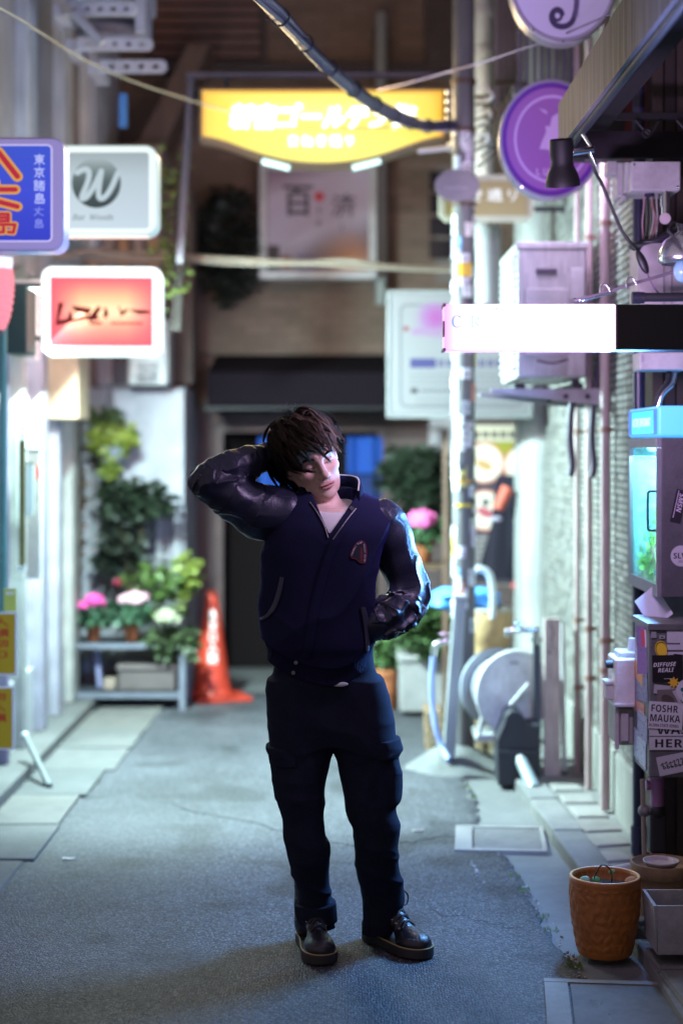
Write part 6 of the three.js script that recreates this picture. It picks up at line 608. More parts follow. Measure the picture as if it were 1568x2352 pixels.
  const lt = thing('lantern', 'pink red paper lantern cut off by the left edge', 'lantern'), lb = new MB(), lp = [[0.001, -0.2], [0.035, -0.195], [0.06, -0.14], [0.075, -0.05], [0.078, 0.02], [0.072, 0.07]]; const pp = new THREE.SplineCurve(lp.map((p) => new THREE.Vector2(...p))).getPoints(60).map((p, i) => new THREE.Vector2(Math.max(0.001, p.x + 0.0025 * (i % 4 < 2 ? 1 : -1)), p.y)); lb.add(new THREE.LatheGeometry(pp, 36), new THREE.Matrix4().makeTranslation(X(-8, 7.2), Y(655, 7.2), -7.2)); lb.build('paper', std([0.6, 0.12, 0.12], 0.7, { emissive: [0.62, 0.16, 0.17] }), lt); const lc = new MB(); lc.rod(V3(X(-8, 7.2), Y(655, 7.2) + 0.07, -7.2), V3(X(-8, 7.2), Y(655, 7.2) + 0.12, -7.2), 0.072); lc.build('top_band', std([0.6, 0.58, 0.58], 0.6, { emissive: [0.5, 0.42, 0.42] }), lt); const ld = new MB(); ld.rod(V3(X(-8, 7.2), Y(655, 7.2) - 0.19, -7.2), V3(X(-8, 7.2), Y(655, 7.2) - 0.215, -7.2), 0.03); ld.build('lower_band', M.black, lt); settle(lt);
  const rs = thing('lightbox_sign', 'small pinkish red sign with black pattern beside the green awning', 'sign'), rb = new MB(); rb.span(X(58, 8.3), X(86, 8.3), Y(830, 8.3), Y(668, 8.3), -8.3, -8.36, 0.01); rb.build('casing', dirty([0.5, 0.48, 0.48], 0.5), rs); panelAt('lit_face', X(82, 8.3) - X(62, 8.3), Y(676, 8.3) - Y(800, 8.3), V3(X(72, 8.3), Y(738, 8.3), -8.297), std([0.5, 0.1, 0.1], 0.5, { emissive: [0.62, 0.24, 0.23], emissiveMap: canvasTex(64, 256, (c) => { c.fillStyle = '#ffffff'; c.fillRect(0, 0, 64, 256); c.strokeStyle = '#3a1a22'; c.lineWidth = 9; for (let i = 0; i < 6; i++) { c.beginPath(); c.moveTo(0, 20 + i * 28); c.quadraticCurveTo(50, 30 + i * 28, 40, 60 + i * 28); c.stroke(); } c.fillStyle = '#2a2030'; c.fillRect(0, 40, 14, 120); }) }), rs); settle(rs);
  const pr = thing('prop_rod', 'pale steel tube leaning on the step at the foot of the shopfront', 'tube'), pa = new MB(); pa.rod(V3(X(60, 8.1), Y(1692, 8.1), -8.1), V3(X(110, 7.7), 0.02, -7.75), 0.016); pa.build('tube', dirty([0.16, 0.18, 0.18], 0.5), pr); const pbk = new MB(); pbk.ball(0.02, X(58, 8.1), Y(1690, 8.1), -8.1); pbk.build('end_cap', M.white, pr); settle(pr);
  // menus and bottles glimpsed in the windows
  const mg = thing('poster', 'green and white poster in the lit window at the left edge', 'poster'), mb = new MB(); mb.span(X(46, 8.0), X(70, 8.0), Y(1185, 8.0), Y(1070, 8.0), -8.09, -8.1); mb.build('sheet', std([0.6, 0.62, 0.58], 0.5, { map: canvasTex(64, 256, (c) => { c.fillStyle = '#e8f0ea'; c.fillRect(0, 0, 64, 256); c.fillStyle = '#5aa83c'; c.fillRect(0, 170, 64, 50); c.fillRect(0, 20, 64, 30); c.fillStyle = '#88c05a'; c.fillRect(10, 60, 30, 90); }) }), mg); const mk = new MB(); mk.span(X(46, 8), X(70, 8), Y(1068, 8), Y(1062, 8), -8.085, -8.1); mk.build('clip', M.steel, mg); settle(mg);
}
// beyond the shopfront: white rendered wall, window, unit
{
  const d = 10.75, o = thing('rendered_building', 'pale rendered building at the far left with a white wall panel and plants', 'building');
  const w = new MB(); w.span(-3.4, X(425, d), 0, Y(890, d), -d, -d - 0.8); w.build('wall', dirty([0.3, 0.29, 0.31], 0.8, { streak: true }), o);
  const u = new MB(); u.span(-3.4, X(370, d), Y(888, d), Y(330, d), -d - 0.05, -d - 0.85); u.build('upper_wall', dirty([0.2, 0.15, 0.13], 0.8), o);
  const pn = new MB(); pn.span(X(262, d), X(424, d), Y(1158, d), Y(897, d), -d + 0.05, -d + 0.002, 0.004); pn.build('white_panel', dirty([0.55, 0.53, 0.57], 0.6, { size: 1.6 }), o);
  for (const px of [360, 402]) { const q = new MB(); q.span(X(px, d), X(px + 12, d), 0.0, Y(1160, d), -d + 0.045, -d + 0.003, 0.004); q.build('strip', dirty([0.5, 0.49, 0.5], 0.6), o); }
  const rd = new MB(); rd.span(X(160, d), X(186, d), 0, Y(930, d), -d + 0.06, -d + 0.002); rd.build('door_jamb', dirty([0.12, 0.035, 0.035], 0.6), o);
  const lp = new MB(); lp.span(X(192, d), X(212, d), 0, Y(890, d), -d + 0.05, -d + 0.002); lp.build('corner_strip', dirty([0.4, 0.39, 0.42], 0.6, { streak: true }), o);
  // wooden slats between the signs
  for (let k = 0; k < 6; k++) { const q = new MB(); q.span(X(170 + k * 34, d), X(192 + k * 34, d), Y(660, d), Y(520, d), -d, -d - 0.049, 0.005); q.build('slat', dirty(k % 2 ? [0.36, 0.18, 0.08] : [0.3, 0.2, 0.16], 0.6), o); }
  const ws = new MB(); ws.span(X(165, d), X(385, d), Y(602, d), Y(578, d), -d + 0.02, -d - 0.05); ws.build('wood_rail', dirty([0.36, 0.27, 0.2], 0.7), o);
  const wn = new MB(); wn.span(X(225, d), X(300, d), Y(886, d), Y(800, d), -d - 0.0, -d - 0.045); const win = wn.build('window', dirty([0.28, 0.26, 0.28], 0.5), o); const wp = new MB(); wp.span(X(258, d), X(294, d), Y(884, d), Y(800, d), -d + 0.004, -d + 0.001); wp.build('pane', std([0.03, 0.025, 0.05], 0.2), win); settle(o);
  airCon('outdoor_unit', 'small grey air conditioner unit under the red sign on the far left wall', X(300, 10.5), X(386, 10.5), Y(886, 10.5), Y(740, 10.5), 10.72, 10.4, false);
  const g = thing('vent_grille', 'dark slotted grille on the front of the small air conditioner', 'grille'), gz = -10.385; for (let k = 0; k < 6; k++) { const q = new MB(); q.span(X(316, 10.4), X(364, 10.4), Y(838 + k * 8, 10.4), Y(834 + k * 8, 10.4), gz, gz - 0.008); q.build('slot', M.darkgrey, g); } settle(g);
}
// slanting brown roof board and trunk-like climber between back wall and shops
{
  const o = thing('roof_slope', 'dark brown slanted roof edge behind the white grey sign', 'roof'), s = new THREE.Shape([[430, 95], [475, 95], [330, 420], [285, 470], [262, 430]].map(([a, b]) => new THREE.Vector2(X(a, 10.9), Y(b, 10.9)))), b = new MB(); b.add(extrude(s, 0.5, 0.01), new THREE.Matrix4().makeTranslation(0, 0, -11.5)); b.build('board', dirty([0.11, 0.065, 0.05], 0.75, { streak: true }), o); const t = new MB(); t.span(X(285, 11), X(440, 11), Y(880, 11), Y(430, 11), -11.1, -11.5); t.build('side_wall', dirty([0.09, 0.06, 0.05], 0.8, { streak: true }), o); settle(o);
  const v = thing('climber', 'bare stems and sparse leaves climbing the frame left of the yellow sign', 'plant'), m = new MB(), r = RNG(15); for (let k = 0; k < 3; k++) m.tube([P(395 + 8 * k, 760, 9.2), P(400 + 10 * r() + 6 * k, 700, 9.2), P(395 + 34 * r(), 560, 9.15), P(405 + 30 * r(), 470 - 10 * k, 9.1), P(420 + 30 * r(), 340 + 20 * r(), 9.1)], 0.008 + 0.006 * r(), 30, 6); m.build('stem', dirty([0.022, 0.016, 0.012], 0.95), v); leafBall('foliage', v, leafMat([0.09, 0.12, 0.02]), P(390, 520, 9.2), [0.12, 0.5, 0.1], 160, 0.05, 91); settle(v);
  const dk = thing('climber', 'dark ivy clump on the brown wall left of the framed poster', 'plant'); leafBall('foliage', dk, leafMat([0.012, 0.016, 0.01]), P(520, 560, 11.5), [0.22, 0.42, 0.14], 1300, 0.07, 92); stems(dk, P(520, 700, 11.6), P(520, 560, 11.5), [0.2, 0.3, 0.1], 8, 93); settle(dk);
}
// ---------------------------------------------------------------- upper left building
{
  const xw = -1.62, o = thing('clad_building', 'upper storey with grey cladding and white frames at the top left', 'building'), cl = (px, d) => X(px, d);
  const b = new MB(); b.span(-3.4, xw - 0.1, 2.9, 6.5, -5.6, -11.6); b.build('wall', dirty([0.3, 0.3, 0.33], 0.6, { streak: true }), o);
  for (let k = 0; k < 27; k++) { const z = 6.3 + k * 0.075, q = new MB(); q.span(xw - 0.1, xw - 0.07, 2.95, 6.2, -z, -z - 0.068, 0.004); q.build('siding_board', dirty([0.27, 0.27, 0.31], 0.55, { streak: true, size: 0.4 + 0.02 * (k % 5) }), o); }
  const wf = new MB(); for (const [z, w] of [[8.36, 0.27], [9.45, 0.34], [10.38, 0.06]]) wf.span(xw - 0.09, xw + 0.02, 2.95, 6.4, -z, -z - w, 0.006); wf.span(xw - 0.09, xw + 0.015, 2.89, 2.948, -8.36, -10.44); const win = wf.build('window', dirty([0.6, 0.6, 0.6], 0.45, { streak: true }), o); const wp = new MB(); wp.span(xw - 0.08, xw - 0.07, 2.95, 6.4, -8.632, -9.448); wp.span(xw - 0.08, xw - 0.07, 2.95, 6.4, -9.792, -10.378); wp.build('pane', std([0.025, 0.022, 0.03], 0.12), win);
  const lt = new MB(); lt.span(xw - 0.098, xw + 0.05, 2.88, 6.4, -10.46, -11.55, 0.006); lt.build('corner_board', dirty([0.46, 0.46, 0.5], 0.55, { streak: true }), o); settle(o);
  const c = thing('curtain', 'brown curtain seen in the dark upper window at the top left', 'curtain'), g = new THREE.PlaneGeometry(0.4, 2.4, 40, 2), p = g.attributes.position; for (let i = 0; i < p.count; i++) p.setZ(i, 0.015 * Math.sin(p.getX(i) * 120)); g.computeVertexNormals(); const m = mesh('cloth', g, dirty([0.2, 0.11, 0.06], 0.8), c); m.position.set(xw - 0.045, 4.2, -9.99); m.rotation.y = Math.PI / 2; settle(c);
  // perforated rails of the balcony
  const rail = (label, px0, px1, py, d, hgt, n, hook) => { const q = thing('balcony_rail', label, 'rail', 'perforated rails at the top left'), x0 = X(px0, d), x1 = X(px1, d), h = hgt * d / F, s = new THREE.Shape(); s.moveTo(x0, -h / 2); s.lineTo(x1 - h / 2, -h / 2); s.absarc(x1 - h / 2, 0, h / 2, -Math.PI / 2, Math.PI / 2); s.lineTo(x0, h / 2); s.lineTo(x0, -h / 2); for (let k = 0; k < n; k++) { const hx = x1 - h * 0.9 - k * (x1 - x0) / (n + 0.6), ho = new THREE.Path(); ho.absarc(hx, 0, h * 0.27, 0, Math.PI * 2, true); s.holes.push(ho); } const mb = new MB(); mb.add(extrude(s, 0.02, 0.002, 10), new THREE.Matrix4().makeTranslation(0, Y(py, d), -d)); mb.build('plate', dirty([0.6, 0.57, 0.58], 0.5), q); const bt = new MB(); bt.span(x0 - 0.06, x0 + 0.01, Y(py, d) - h / 2, Y(py, d) + h / 2, -d - 0.001, -d - 0.3); bt.build('flange', dirty([0.5, 0.48, 0.5], 0.5), q); return settle(q); };
  rail('highest perforated white rail end with five holes', 150, 316, 22, 8.3, 28, 5); rail('middle perforated white rail end with four holes', 178, 352, 103, 8.5, 27, 5); rail('lowest perforated white rail end, curved and grey', 230, 384, 154, 8.7, 28, 4);
  const fl = thing('balcony_floor', 'white balcony slab edge with brackets at the top left', 'balcony'), fb = new MB(); fb.span(X(150, 8.6), X(345, 8.6), Y(8, 8.6), Y(-60, 8.6), -8.4, -8.9, 0.01); fb.build('slab', dirty([0.5, 0.48, 0.5], 0.6), fl); const fa = new MB(); fa.span(X(318, 8.6), X(342, 8.6), Y(90, 8.6), Y(8, 8.6) - 0.001, -8.45, -8.75, 0.006); fa.rod(P(170, 30, 8.2), P(235, 100, 8.2), 0.024); fa.build('bracket', dirty([0.5, 0.48, 0.5], 0.55), fl); settle(fl);
  const ln = thing('laundry', 'grey and blue cloth drying under the balcony rails', 'laundry'), lg = new THREE.SphereGeometry(0.2, 30, 18), q = lg.attributes.position; for (let i = 0; i < q.count; i++) { const a = V3().fromBufferAttribute(q, i), n = 1 + 0.3 * vnoise(a.x * 9, a.y * 9, a.z * 9); q.setXYZ(i, a.x * n, a.y * n * 0.3, a.z * n * 0.6); } lg.computeVertexNormals(); const lm = new MB(); lm.add(lg, new THREE.Matrix4().makeTranslation(X(255, 8.7), Y(66, 8.7), -8.75)); lm.build('cloth', dirty([0.3, 0.28, 0.32], 0.8), ln); const l2 = new MB(); l2.ball(0.09, ...P(288, 68, 8.7).toArray(), [1.3, 0.6, 0.6]); l2.build('blue_cloth', std([0.07, 0.1, 0.2], 0.8), ln); const l3 = new MB(); l3.span(X(274, 9.2), X(292, 9.2), Y(292, 9.2), Y(215, 9.2), -9.2, -9.22); l3.build('blue_sheet', std([0.06, 0.2, 0.5], 0.6), ln); settle(ln);
}
// ---------------------------------------------------------------- projecting lit signs on the left
function boxSign(label, px0, px1, py0, py1, d, depth, rr, frameC, fm, frameE, turn = 0, extra) {
  const o = thing('lightbox_sign', label, 'sign'), W = X(px1, d) - X(px0, d), H = Y(py0, d) - Y(py1, d), c = P((px0 + px1) / 2, (py0 + py1) / 2, d), r = rr * d / F;
  const b = mesh('casing', extrude(roundRect(W - 0.008, H - 0.008, r), depth, 0.004, 10), std(frameC, 0.35, frameE ? { emissive: frameE } : {}), o); b.position.z = -depth - 0.004; const f = mesh('lit_face', unitUV(new THREE.ShapeGeometry(roundRect(W * 0.992 - 0.006, H - 0.016, r * 0.9), 12)), fm, o); f.position.z = 0.0015;
  const f2 = mesh('lit_face', f.geometry, fm, o); f2.position.z = -depth - 0.0095; f2.rotation.y = Math.PI; const a = new MB(); for (const y of [H * 0.3, -H * 0.3]) a.rod(V3(-W / 2, y, -depth / 2), V3(-W / 2 - Math.max(0.05, c.x - W / 2 + 1.7), y, -depth / 2), 0.012); a.build('arm', M.darkgrey, o); extra?.(o, W, H); o.position.copy(c); o.rotation.y = turn; return o;
}
{
  const t = canvasTex(700, 560, (c, w, h) => {
    c.fillStyle = '#8f86b4'; c.fillRect(0, 0, w, h); const g = c.createLinearGradient(0, 0, 0, h); g.addColorStop(0, '#3a58c0'); g.addColorStop(0.5, '#3c4ec4'); g.addColorStop(1, '#2e3cb0'); c.fillStyle = g; c.beginPath(); c.roundRect(26, 30, w - 76, h - 70, 22); c.fill(); c.strokeStyle = '#c9c2e0'; c.lineWidth = 9; c.stroke();
    for (const [lw, k] of [[52, '#e0a43c'], [26, '#b8243c']]) { glyph(c, '八', 250, 62, 138, lw, k, 0, 1.8); glyph(c, '丈', 256, 218, 128, lw * 0.95, k, 0, 1.85); glyph(c, '島', 262, 368, 112, lw * 0.6, k, 0, 2.05); } col(c, '東京諸島', 566, 78, 52, 66, 6, '#b9c4ea'); col(c, '丈島', 566, 344, 46, 62, 4.5, '#8c96da');
  });
  boxSign('blue lit sign with red and yellow characters cut off at the left edge', -200, 147, 315, 577, 6.3, 0.12, 26, [0.5, 0.44, 0.56], std([0.9, 0.9, 0.9], 0.12, { map: t, emissive: [0.62, 0.6, 0.62], emissiveMap: t }), null, 0);
  areaLight([0.85, 0.92, 1.0], 5, 0.5, 0.38, V3(X(-20, 6.3), Y(446, 6.3), -6.3 - 0.16), V3(X(-20, 6.3), Y(446, 6.3) - 0.5, -20)); areaLight([0.35, 0.45, 1.0], 0.8, 0.5, 0.38, V3(X(-20, 6.3), Y(446, 6.3), -6.3 + 0.03), V3(X(-20, 6.3), Y(446, 6.3), 0));
  const w = canvasTex(640, 520, (c, W, H) => {
    c.fillStyle = '#dfe6d8'; c.fillRect(0, 0, W, H); const g = c.createLinearGradient(0, 0, 0, H); g.addColorStop(0, '#8c958f'); g.addColorStop(0.35, '#aab4b0'); g.addColorStop(1, '#b7c1bd'); c.fillStyle = g; c.beginPath(); c.roundRect(24, 34, W - 70, H - 62, 20); c.fill();
    const cx = 272, cy = 218, r = 150, q = c.createLinearGradient(0, cy - r, 0, cy + r); q.addColorStop(0, '#97a29a'); q.addColorStop(0.45, '#4d5852'); q.addColorStop(1, '#2c3530'); c.fillStyle = q; c.beginPath(); c.arc(cx, cy, r, 0, 7); c.fill();
    c.strokeStyle = '#a9b4af'; c.lineWidth = 34; c.lineCap = 'round'; c.lineJoin = 'round'; c.beginPath(); c.moveTo(cx - 118, cy - 62); c.bezierCurveTo(cx - 60, cy - 100, cx - 30, cy - 86, cx - 52, cy - 10); c.bezierCurveTo(cx - 76, cy + 60, cx - 120, cy + 120, cx - 60, cy + 84); c.bezierCurveTo(cx - 20, cy + 40, cx + 10, cy - 30, cx + 30, cy - 70); c.bezierCurveTo(cx + 20, cy, cx - 8, cy + 110, cx + 40, cy + 92); c.bezierCurveTo(cx + 90, cy + 60, cx + 110, cy - 20, cx + 132, cy - 60); c.stroke();
    c.fillStyle = '#4b5650'; c.font = 'italic 46px serif'; c.fillText('Bar  Woods', 122, 440);
  });
  boxSign('pale grey lit sign with a W in a dark disc behind the blue sign', 118, 362, 333, 540, 7.2, 0.12, 28, [0.4, 0.45, 0.38], std([0.5, 0.5, 0.5], 0.8, { map: w, emissive: [0.82, 0.84, 0.82], emissiveMap: w }), [0.25, 0.31, 0.24], 0);
  areaLight([0.9, 1.0, 0.95], 6, 0.42, 0.36, V3(X(240, 7.2), Y(436, 7.2), -7.2 + 0.04), V3(X(240, 7.2), Y(436, 7.2) - 0.4, 0)); areaLight([0.9, 1.0, 0.95], 10, 0.42, 0.36, V3(X(240, 7.2), Y(436, 7.2), -7.2 - 0.17), V3(X(240, 7.2), Y(436, 7.2) - 0.5, -20));
  const rd = canvasTex(640, 480, (c, W, H) => {
    c.fillStyle = '#ffffff'; c.fillRect(0, 0, W, H); const x0 = 42, y0 = 48, w2 = W - 90, h2 = H - 92, g = c.createLinearGradient(0, y0, 0, y0 + h2); g.addColorStop(0, '#d6505c'); g.addColorStop(0.28, '#e8a077'); g.addColorStop(0.5, '#ecc79a'); g.addColorStop(0.72, '#e89278'); g.addColorStop(1, '#dc5a60'); c.fillStyle = g; c.fillRect(x0, y0, w2, h2); const e = c.createLinearGradient(x0, 0, x0 + w2, 0); e.addColorStop(0, '#d65460'); e.addColorStop(0.3, '#d6546000'); e.addColorStop(0.75, '#d6546000'); e.addColorStop(1, '#d65460c0'); c.fillStyle = e; c.fillRect(x0, y0, w2, h2);
    c.fillStyle = c.strokeStyle = '#4a1518'; c.lineWidth = 7; c.lineJoin = 'round'; const poly = (p) => { c.beginPath(); p.forEach(([a, b], i) => (i ? c.lineTo(a, b) : c.moveTo(a, b))); c.closePath(); c.fill(); c.stroke(); };
    poly([[88, 196], [110, 196], [92, 262], [82, 296], [136, 286], [150, 240], [160, 288], [246, 264], [252, 278], [74, 318]]); poly([[160, 214], [262, 226], [246, 256], [176, 236]]); poly([[252, 270], [300, 214], [312, 224], [290, 262], [300, 282], [246, 294]]); poly([[336, 218], [352, 250], [340, 276], [330, 268]]); poly([[410, 214], [424, 246], [452, 228], [456, 236], [424, 262]]); poly([[470, 232], [560, 236], [584, 246], [520, 252]]); c.fillRect(252, 300, 66, 14); for (let i = 0; i < 9; i++) c.fillRect(370 + i * 19, 300, 13, 14);
  });
  boxSign('red lit sign in a bright white frame with dark slanted lettering', 97, 373, 613, 817, 8.0, 0.12, 24, [0.7, 0.72, 0.7], std([0.5, 0.4, 0.38], 0.9, { physical: true, specularIntensity: 0.1, map: rd, emissive: [1.25, 1.2, 1.2], emissiveMap: rd }), [0.8, 0.95, 0.85], 0.06);
  areaLight([1.0, 0.55, 0.46], 3.0, 0.5, 0.38, V3(X(235, 8), Y(715, 8), -8 + 0.04), V3(X(235, 8), Y(715, 8) - 0.3, 0)); areaLight([1.0, 0.85, 0.82], 14, 0.5, 0.38, V3(X(235, 8), Y(715, 8), -8 - 0.18), V3(X(235, 8), Y(715, 8), -20));
}
// ---------------------------------------------------------------- plants and shelf at the far left
{
  const d = 10.3, sh = thing('plant_shelf', 'low grey metal shelf holding flowerpots at the far left', 'shelf'), st = dirty([0.2, 0.21, 0.25], 0.45), x0 = X(158, d), x1 = X(432, d), yt = Y(1470, d), yb = Y(1600, d), z0 = -d + 0.2, z1 = -d - 0.2;
  const fr = new MB(); fr.span(x0, x1, yt - 0.03, yt, z0, z0 - 0.03); fr.span(x0, x1, yt - 0.03, yt, z1 + 0.03, z1); fr.span(x0, x0 + 0.03, yt - 0.03, yt, z0 - 0.031, z1 + 0.031); fr.span(x1 - 0.03, x1, yt - 0.03, yt, z0 - 0.031, z1 + 0.031); fr.span(x0, x1, yb + 0.02, yb + 0.05, z0, z0 - 0.03); fr.span(x0, x1, yb + 0.02, yb + 0.05, z1 + 0.03, z1); fr.build('frame', st, sh);
  const tp = new MB(); tp.span(x0 + 0.032, x1 - 0.032, yt - 0.02, yt - 0.012, z0 - 0.032, z1 + 0.032); tp.build('top', M.darkgrey, sh); const t2 = new MB(); t2.span(x0 + 0.03, x1 - 0.03, yb + 0.052, yb + 0.06, z0 - 0.03, z1 + 0.03); t2.build('lower_shelf', M.darkgrey, sh); for (const [x, z] of [[x0, z0], [x1 - 0.035, z0], [x0, z1 + 0.035], [x1 - 0.035, z1 + 0.035]]) { const l = new MB(); l.span(x - 0.002, x + 0.037, 0, yt - 0.031, z + 0.002, z - 0.037); l.build('leg', st, sh); } settle(sh);
  const rod = thing('pole', 'short bluish pole leaning inside the metal shelf', 'pole'), rb = new MB(); rb.rod(V3(X(230, 10.2), yb + 0.07, -10.2), V3(X(218, 10.2), yt - 0.03, -10.25), 0.019); rb.build('shaft', dirty([0.22, 0.22, 0.36], 0.45), rod); settle(rod);
  const br = thing('brick', 'small pale block on the lower board of the metal shelf', 'brick'), bb = new MB(); bb.span(X(240, 10.2), X(268, 10.2), yb + 0.062, yb + 0.13, -10.15, -10.25, 0.012); bb.build('block', dirty([0.36, 0.27, 0.2], 0.8), br); settle(br);
  const bx = thing('planter', 'brown plastic planter box on the lower board of the metal shelf', 'planter'), xb = new MB(); xb.span(X(275, 10.2), X(405, 10.2), yb + 0.062, Y(1530, 10.2), -10.12, -10.4, 0.012); xb.build('body', dirty([0.14, 0.11, 0.10], 0.7), bx); const xs = new MB(); xs.span(X(272, 10.2), X(408, 10.2), Y(1534, 10.2), Y(1524, 10.2), -10.105, -10.41, 0.006); xs.build('rim', dirty([0.17, 0.13, 0.12], 0.7), bx); settle(bx);
  const cyc = (label, px, col, py, n, seed) => { const o = thing('potted_flower', label, 'plant'), x = X(px, d); pot(o, x, yt + 0.002, -d + 0.05, 0.05, 0.038, 0.115, M.terracotta); leafBall('foliage', o, leafMat([0.06, 0.14, 0.07]), V3(x, yt + 0.17, -d + 0.04), [0.15, 0.075, 0.13], 420, 0.055, seed); stems(o, V3(x, yt + 0.1, -d + 0.05), V3(x, yt + 0.2, -d + 0.05), [0.09, 0.08, 0.08], 9, seed + 1, 0.004); col.forEach(([fx, fy, R]) => flower(o, std(n, 0.65), P(fx, fy, d - 0.08), R, 46, seed + fx)); return settle(o); };
  cyc('pot of bright pink cyclamen on the left of the metal shelf', 218, [[220, 1383, 0.058], [192, 1393, 0.04], [207, 1375, 0.035]], 0, [0.8, 0.07, 0.32], 200); cyc('pot of pale pink cyclamen in the middle of the metal shelf', 305, [[310, 1378, 0.062], [288, 1378, 0.04], [328, 1372, 0.04]], 0, [0.78, 0.42, 0.48], 230);
  const hb = thing('hanging_plant', 'yellow green trailing plant hanging in front of the white panel', 'plant'); leafBall('foliage', hb, leafMat([0.22, 0.26, 0.03]), P(262, 1010, 10.45), [0.15, 0.11, 0.11], 260, 0.06, 301, 0.5); leafBall('foliage', hb, leafMat([0.2, 0.25, 0.03]), P(255, 1072, 10.45), [0.06, 0.09, 0.06], 90, 0.05, 302, 0.6); leafBall('foliage', hb, leafMat([0.08, 0.11, 0.03]), P(245, 958, 10.5), [0.11, 0.06, 0.08], 150, 0.055, 303); pot(hb, X(258, 10.45), Y(1062, 10.45), -10.45, 0.08, 0.06, 0.09, dirty([0.3, 0.32, 0.4], 0.5)); const hw = new MB(); for (const a of [-0.07, 0.07]) hw.rod(V3(X(258, 10.45) + a, Y(1040, 10.45), -10.45), V3(X(252, 10.45), Y(880, 10.45), -10.45), 0.003); hw.build('wire', M.black, hb); settle(hb);
  const ds = thing('shrub', 'tall dark shrub against the pale wall above the metal shelf', 'shrub'); leafBall('foliage', ds, leafMat([0.014, 0.028, 0.010]), P(312, 1150, 10.45), [0.24, 0.14, 0.16], 420, 0.07, 304); leafBall('foliage', ds, leafMat([0.013, 0.022, 0.010]), P(285, 1260, 10.5), [0.2, 0.2, 0.13], 260, 0.065, 305); stems(ds, V3(X(300, 10.5), 0.4, -10.5), P(305, 1180, 10.5), [0.22, 0.2, 0.1], 12, 306, 0.008); const df = flower(ds, std([0.35, 0.015, 0.06], 0.7), P(272, 1340, 10.3), 0.035, 24, 307); settle(ds);
  const gp = thing('potted_plant', 'fresh green plant with a cream flower at the right of the metal shelf', 'plant'), gx = X(385, d); leafBall('foliage', gp, leafMat([0.08, 0.14, 0.022]), P(372, 1335, d - 0.05), [0.22, 0.11, 0.14], 200, 0.06, 310); leafBall('foliage', gp, leafMat([0.07, 0.12, 0.022]), P(390, 1400, d - 0.05), [0.12, 0.16, 0.1], 90, 0.055, 311); leafBall('foliage', gp, leafMat([0.042, 0.07, 0.014]), P(398, 1478, d - 0.15), [0.18, 0.11, 0.12], 260, 0.055, 312); leafBall('foliage', gp, leafMat([0.2, 0.24, 0.03]), P(432, 1330, d - 0.05), [0.07, 0.16, 0.08], 110, 0.06, 313); flower(gp, std([0.30, 0.30, 0.19], 0.65), P(384, 1422, d - 0.22), 0.075, 60, 314); stems(gp, V3(gx, yt, -d), P(385, 1350, d), [0.2, 0.2, 0.1], 12, 315); pot(gp, gx, yt + 0.002, -d - 0.02, 0.07, 0.05, 0.12, dirty([0.5, 0.5, 0.46], 0.6)); settle(gp);
  const rv = thing('climber', 'thin reddish climber in the dark gap beside the white columns', 'plant'); leafBall('foliage', rv, leafMat([0.12, 0.07, 0.03]), P(168, 1160, 10.4), [0.06, 0.55, 0.08], 240, 0.05, 320); stems(rv, V3(X(170, 10.4), 0.1, -10.4), P(168, 1150, 10.4), [0.05, 0.5, 0.05], 5, 321); settle(rv);
}
// ---------------------------------------------------------------- traffic cone
{
  const d = 10.55, x = X(486, d), z = -d, o = thing('traffic_cone', 'orange red traffic cone with white vertical lettering left of the man', 'traffic cone'), k = d / F;
  const mat = dirty([0.62, 0.05, 0.02], 0.5, { size: 0.4 }); const b = new MB(); b.add(new THREE.LatheGeometry([[0.001, 0.70], [0.022, 0.70], [0.036, 0.685], [0.04, 0.665], [0.118, 0.1], [0.126, 0.06], [0.15, 0.045], [0.152, 0.03], [0.001, 0.03]].map((p) => new THREE.Vector2(...p)), 44), new THREE.Matrix4().makeTranslation(x, 0, z)); b.build('body', mat, o);
  const bs = new MB(); bs.box(0.37, 0.026, 0.37, x + 0.035, 0.014, z - 0.02, [0, 0.35, 0], 0.01); bs.build('base', mat, o);
  const tx = canvasTex(128, 512, (c) => { c.clearRect(0, 0, 128, 512); col(c, '通切口人新', 26, 12, 84, 98, 13, '#f0e6de'); }); const g = new THREE.CylinderGeometry(0.0545, 0.0985, 0.36, 16, 1, true, -0.35, 1.0).translate(0, 0.41, 0); const m = mesh('lettering', g, std([0.9, 0.9, 0.9], 0.5, { map: tx, transparent: true, alphaTest: 0.35 }), o); m.scale.set(1.06, 1, 1.06); m.position.set(x, 0, z); settle(o);
}
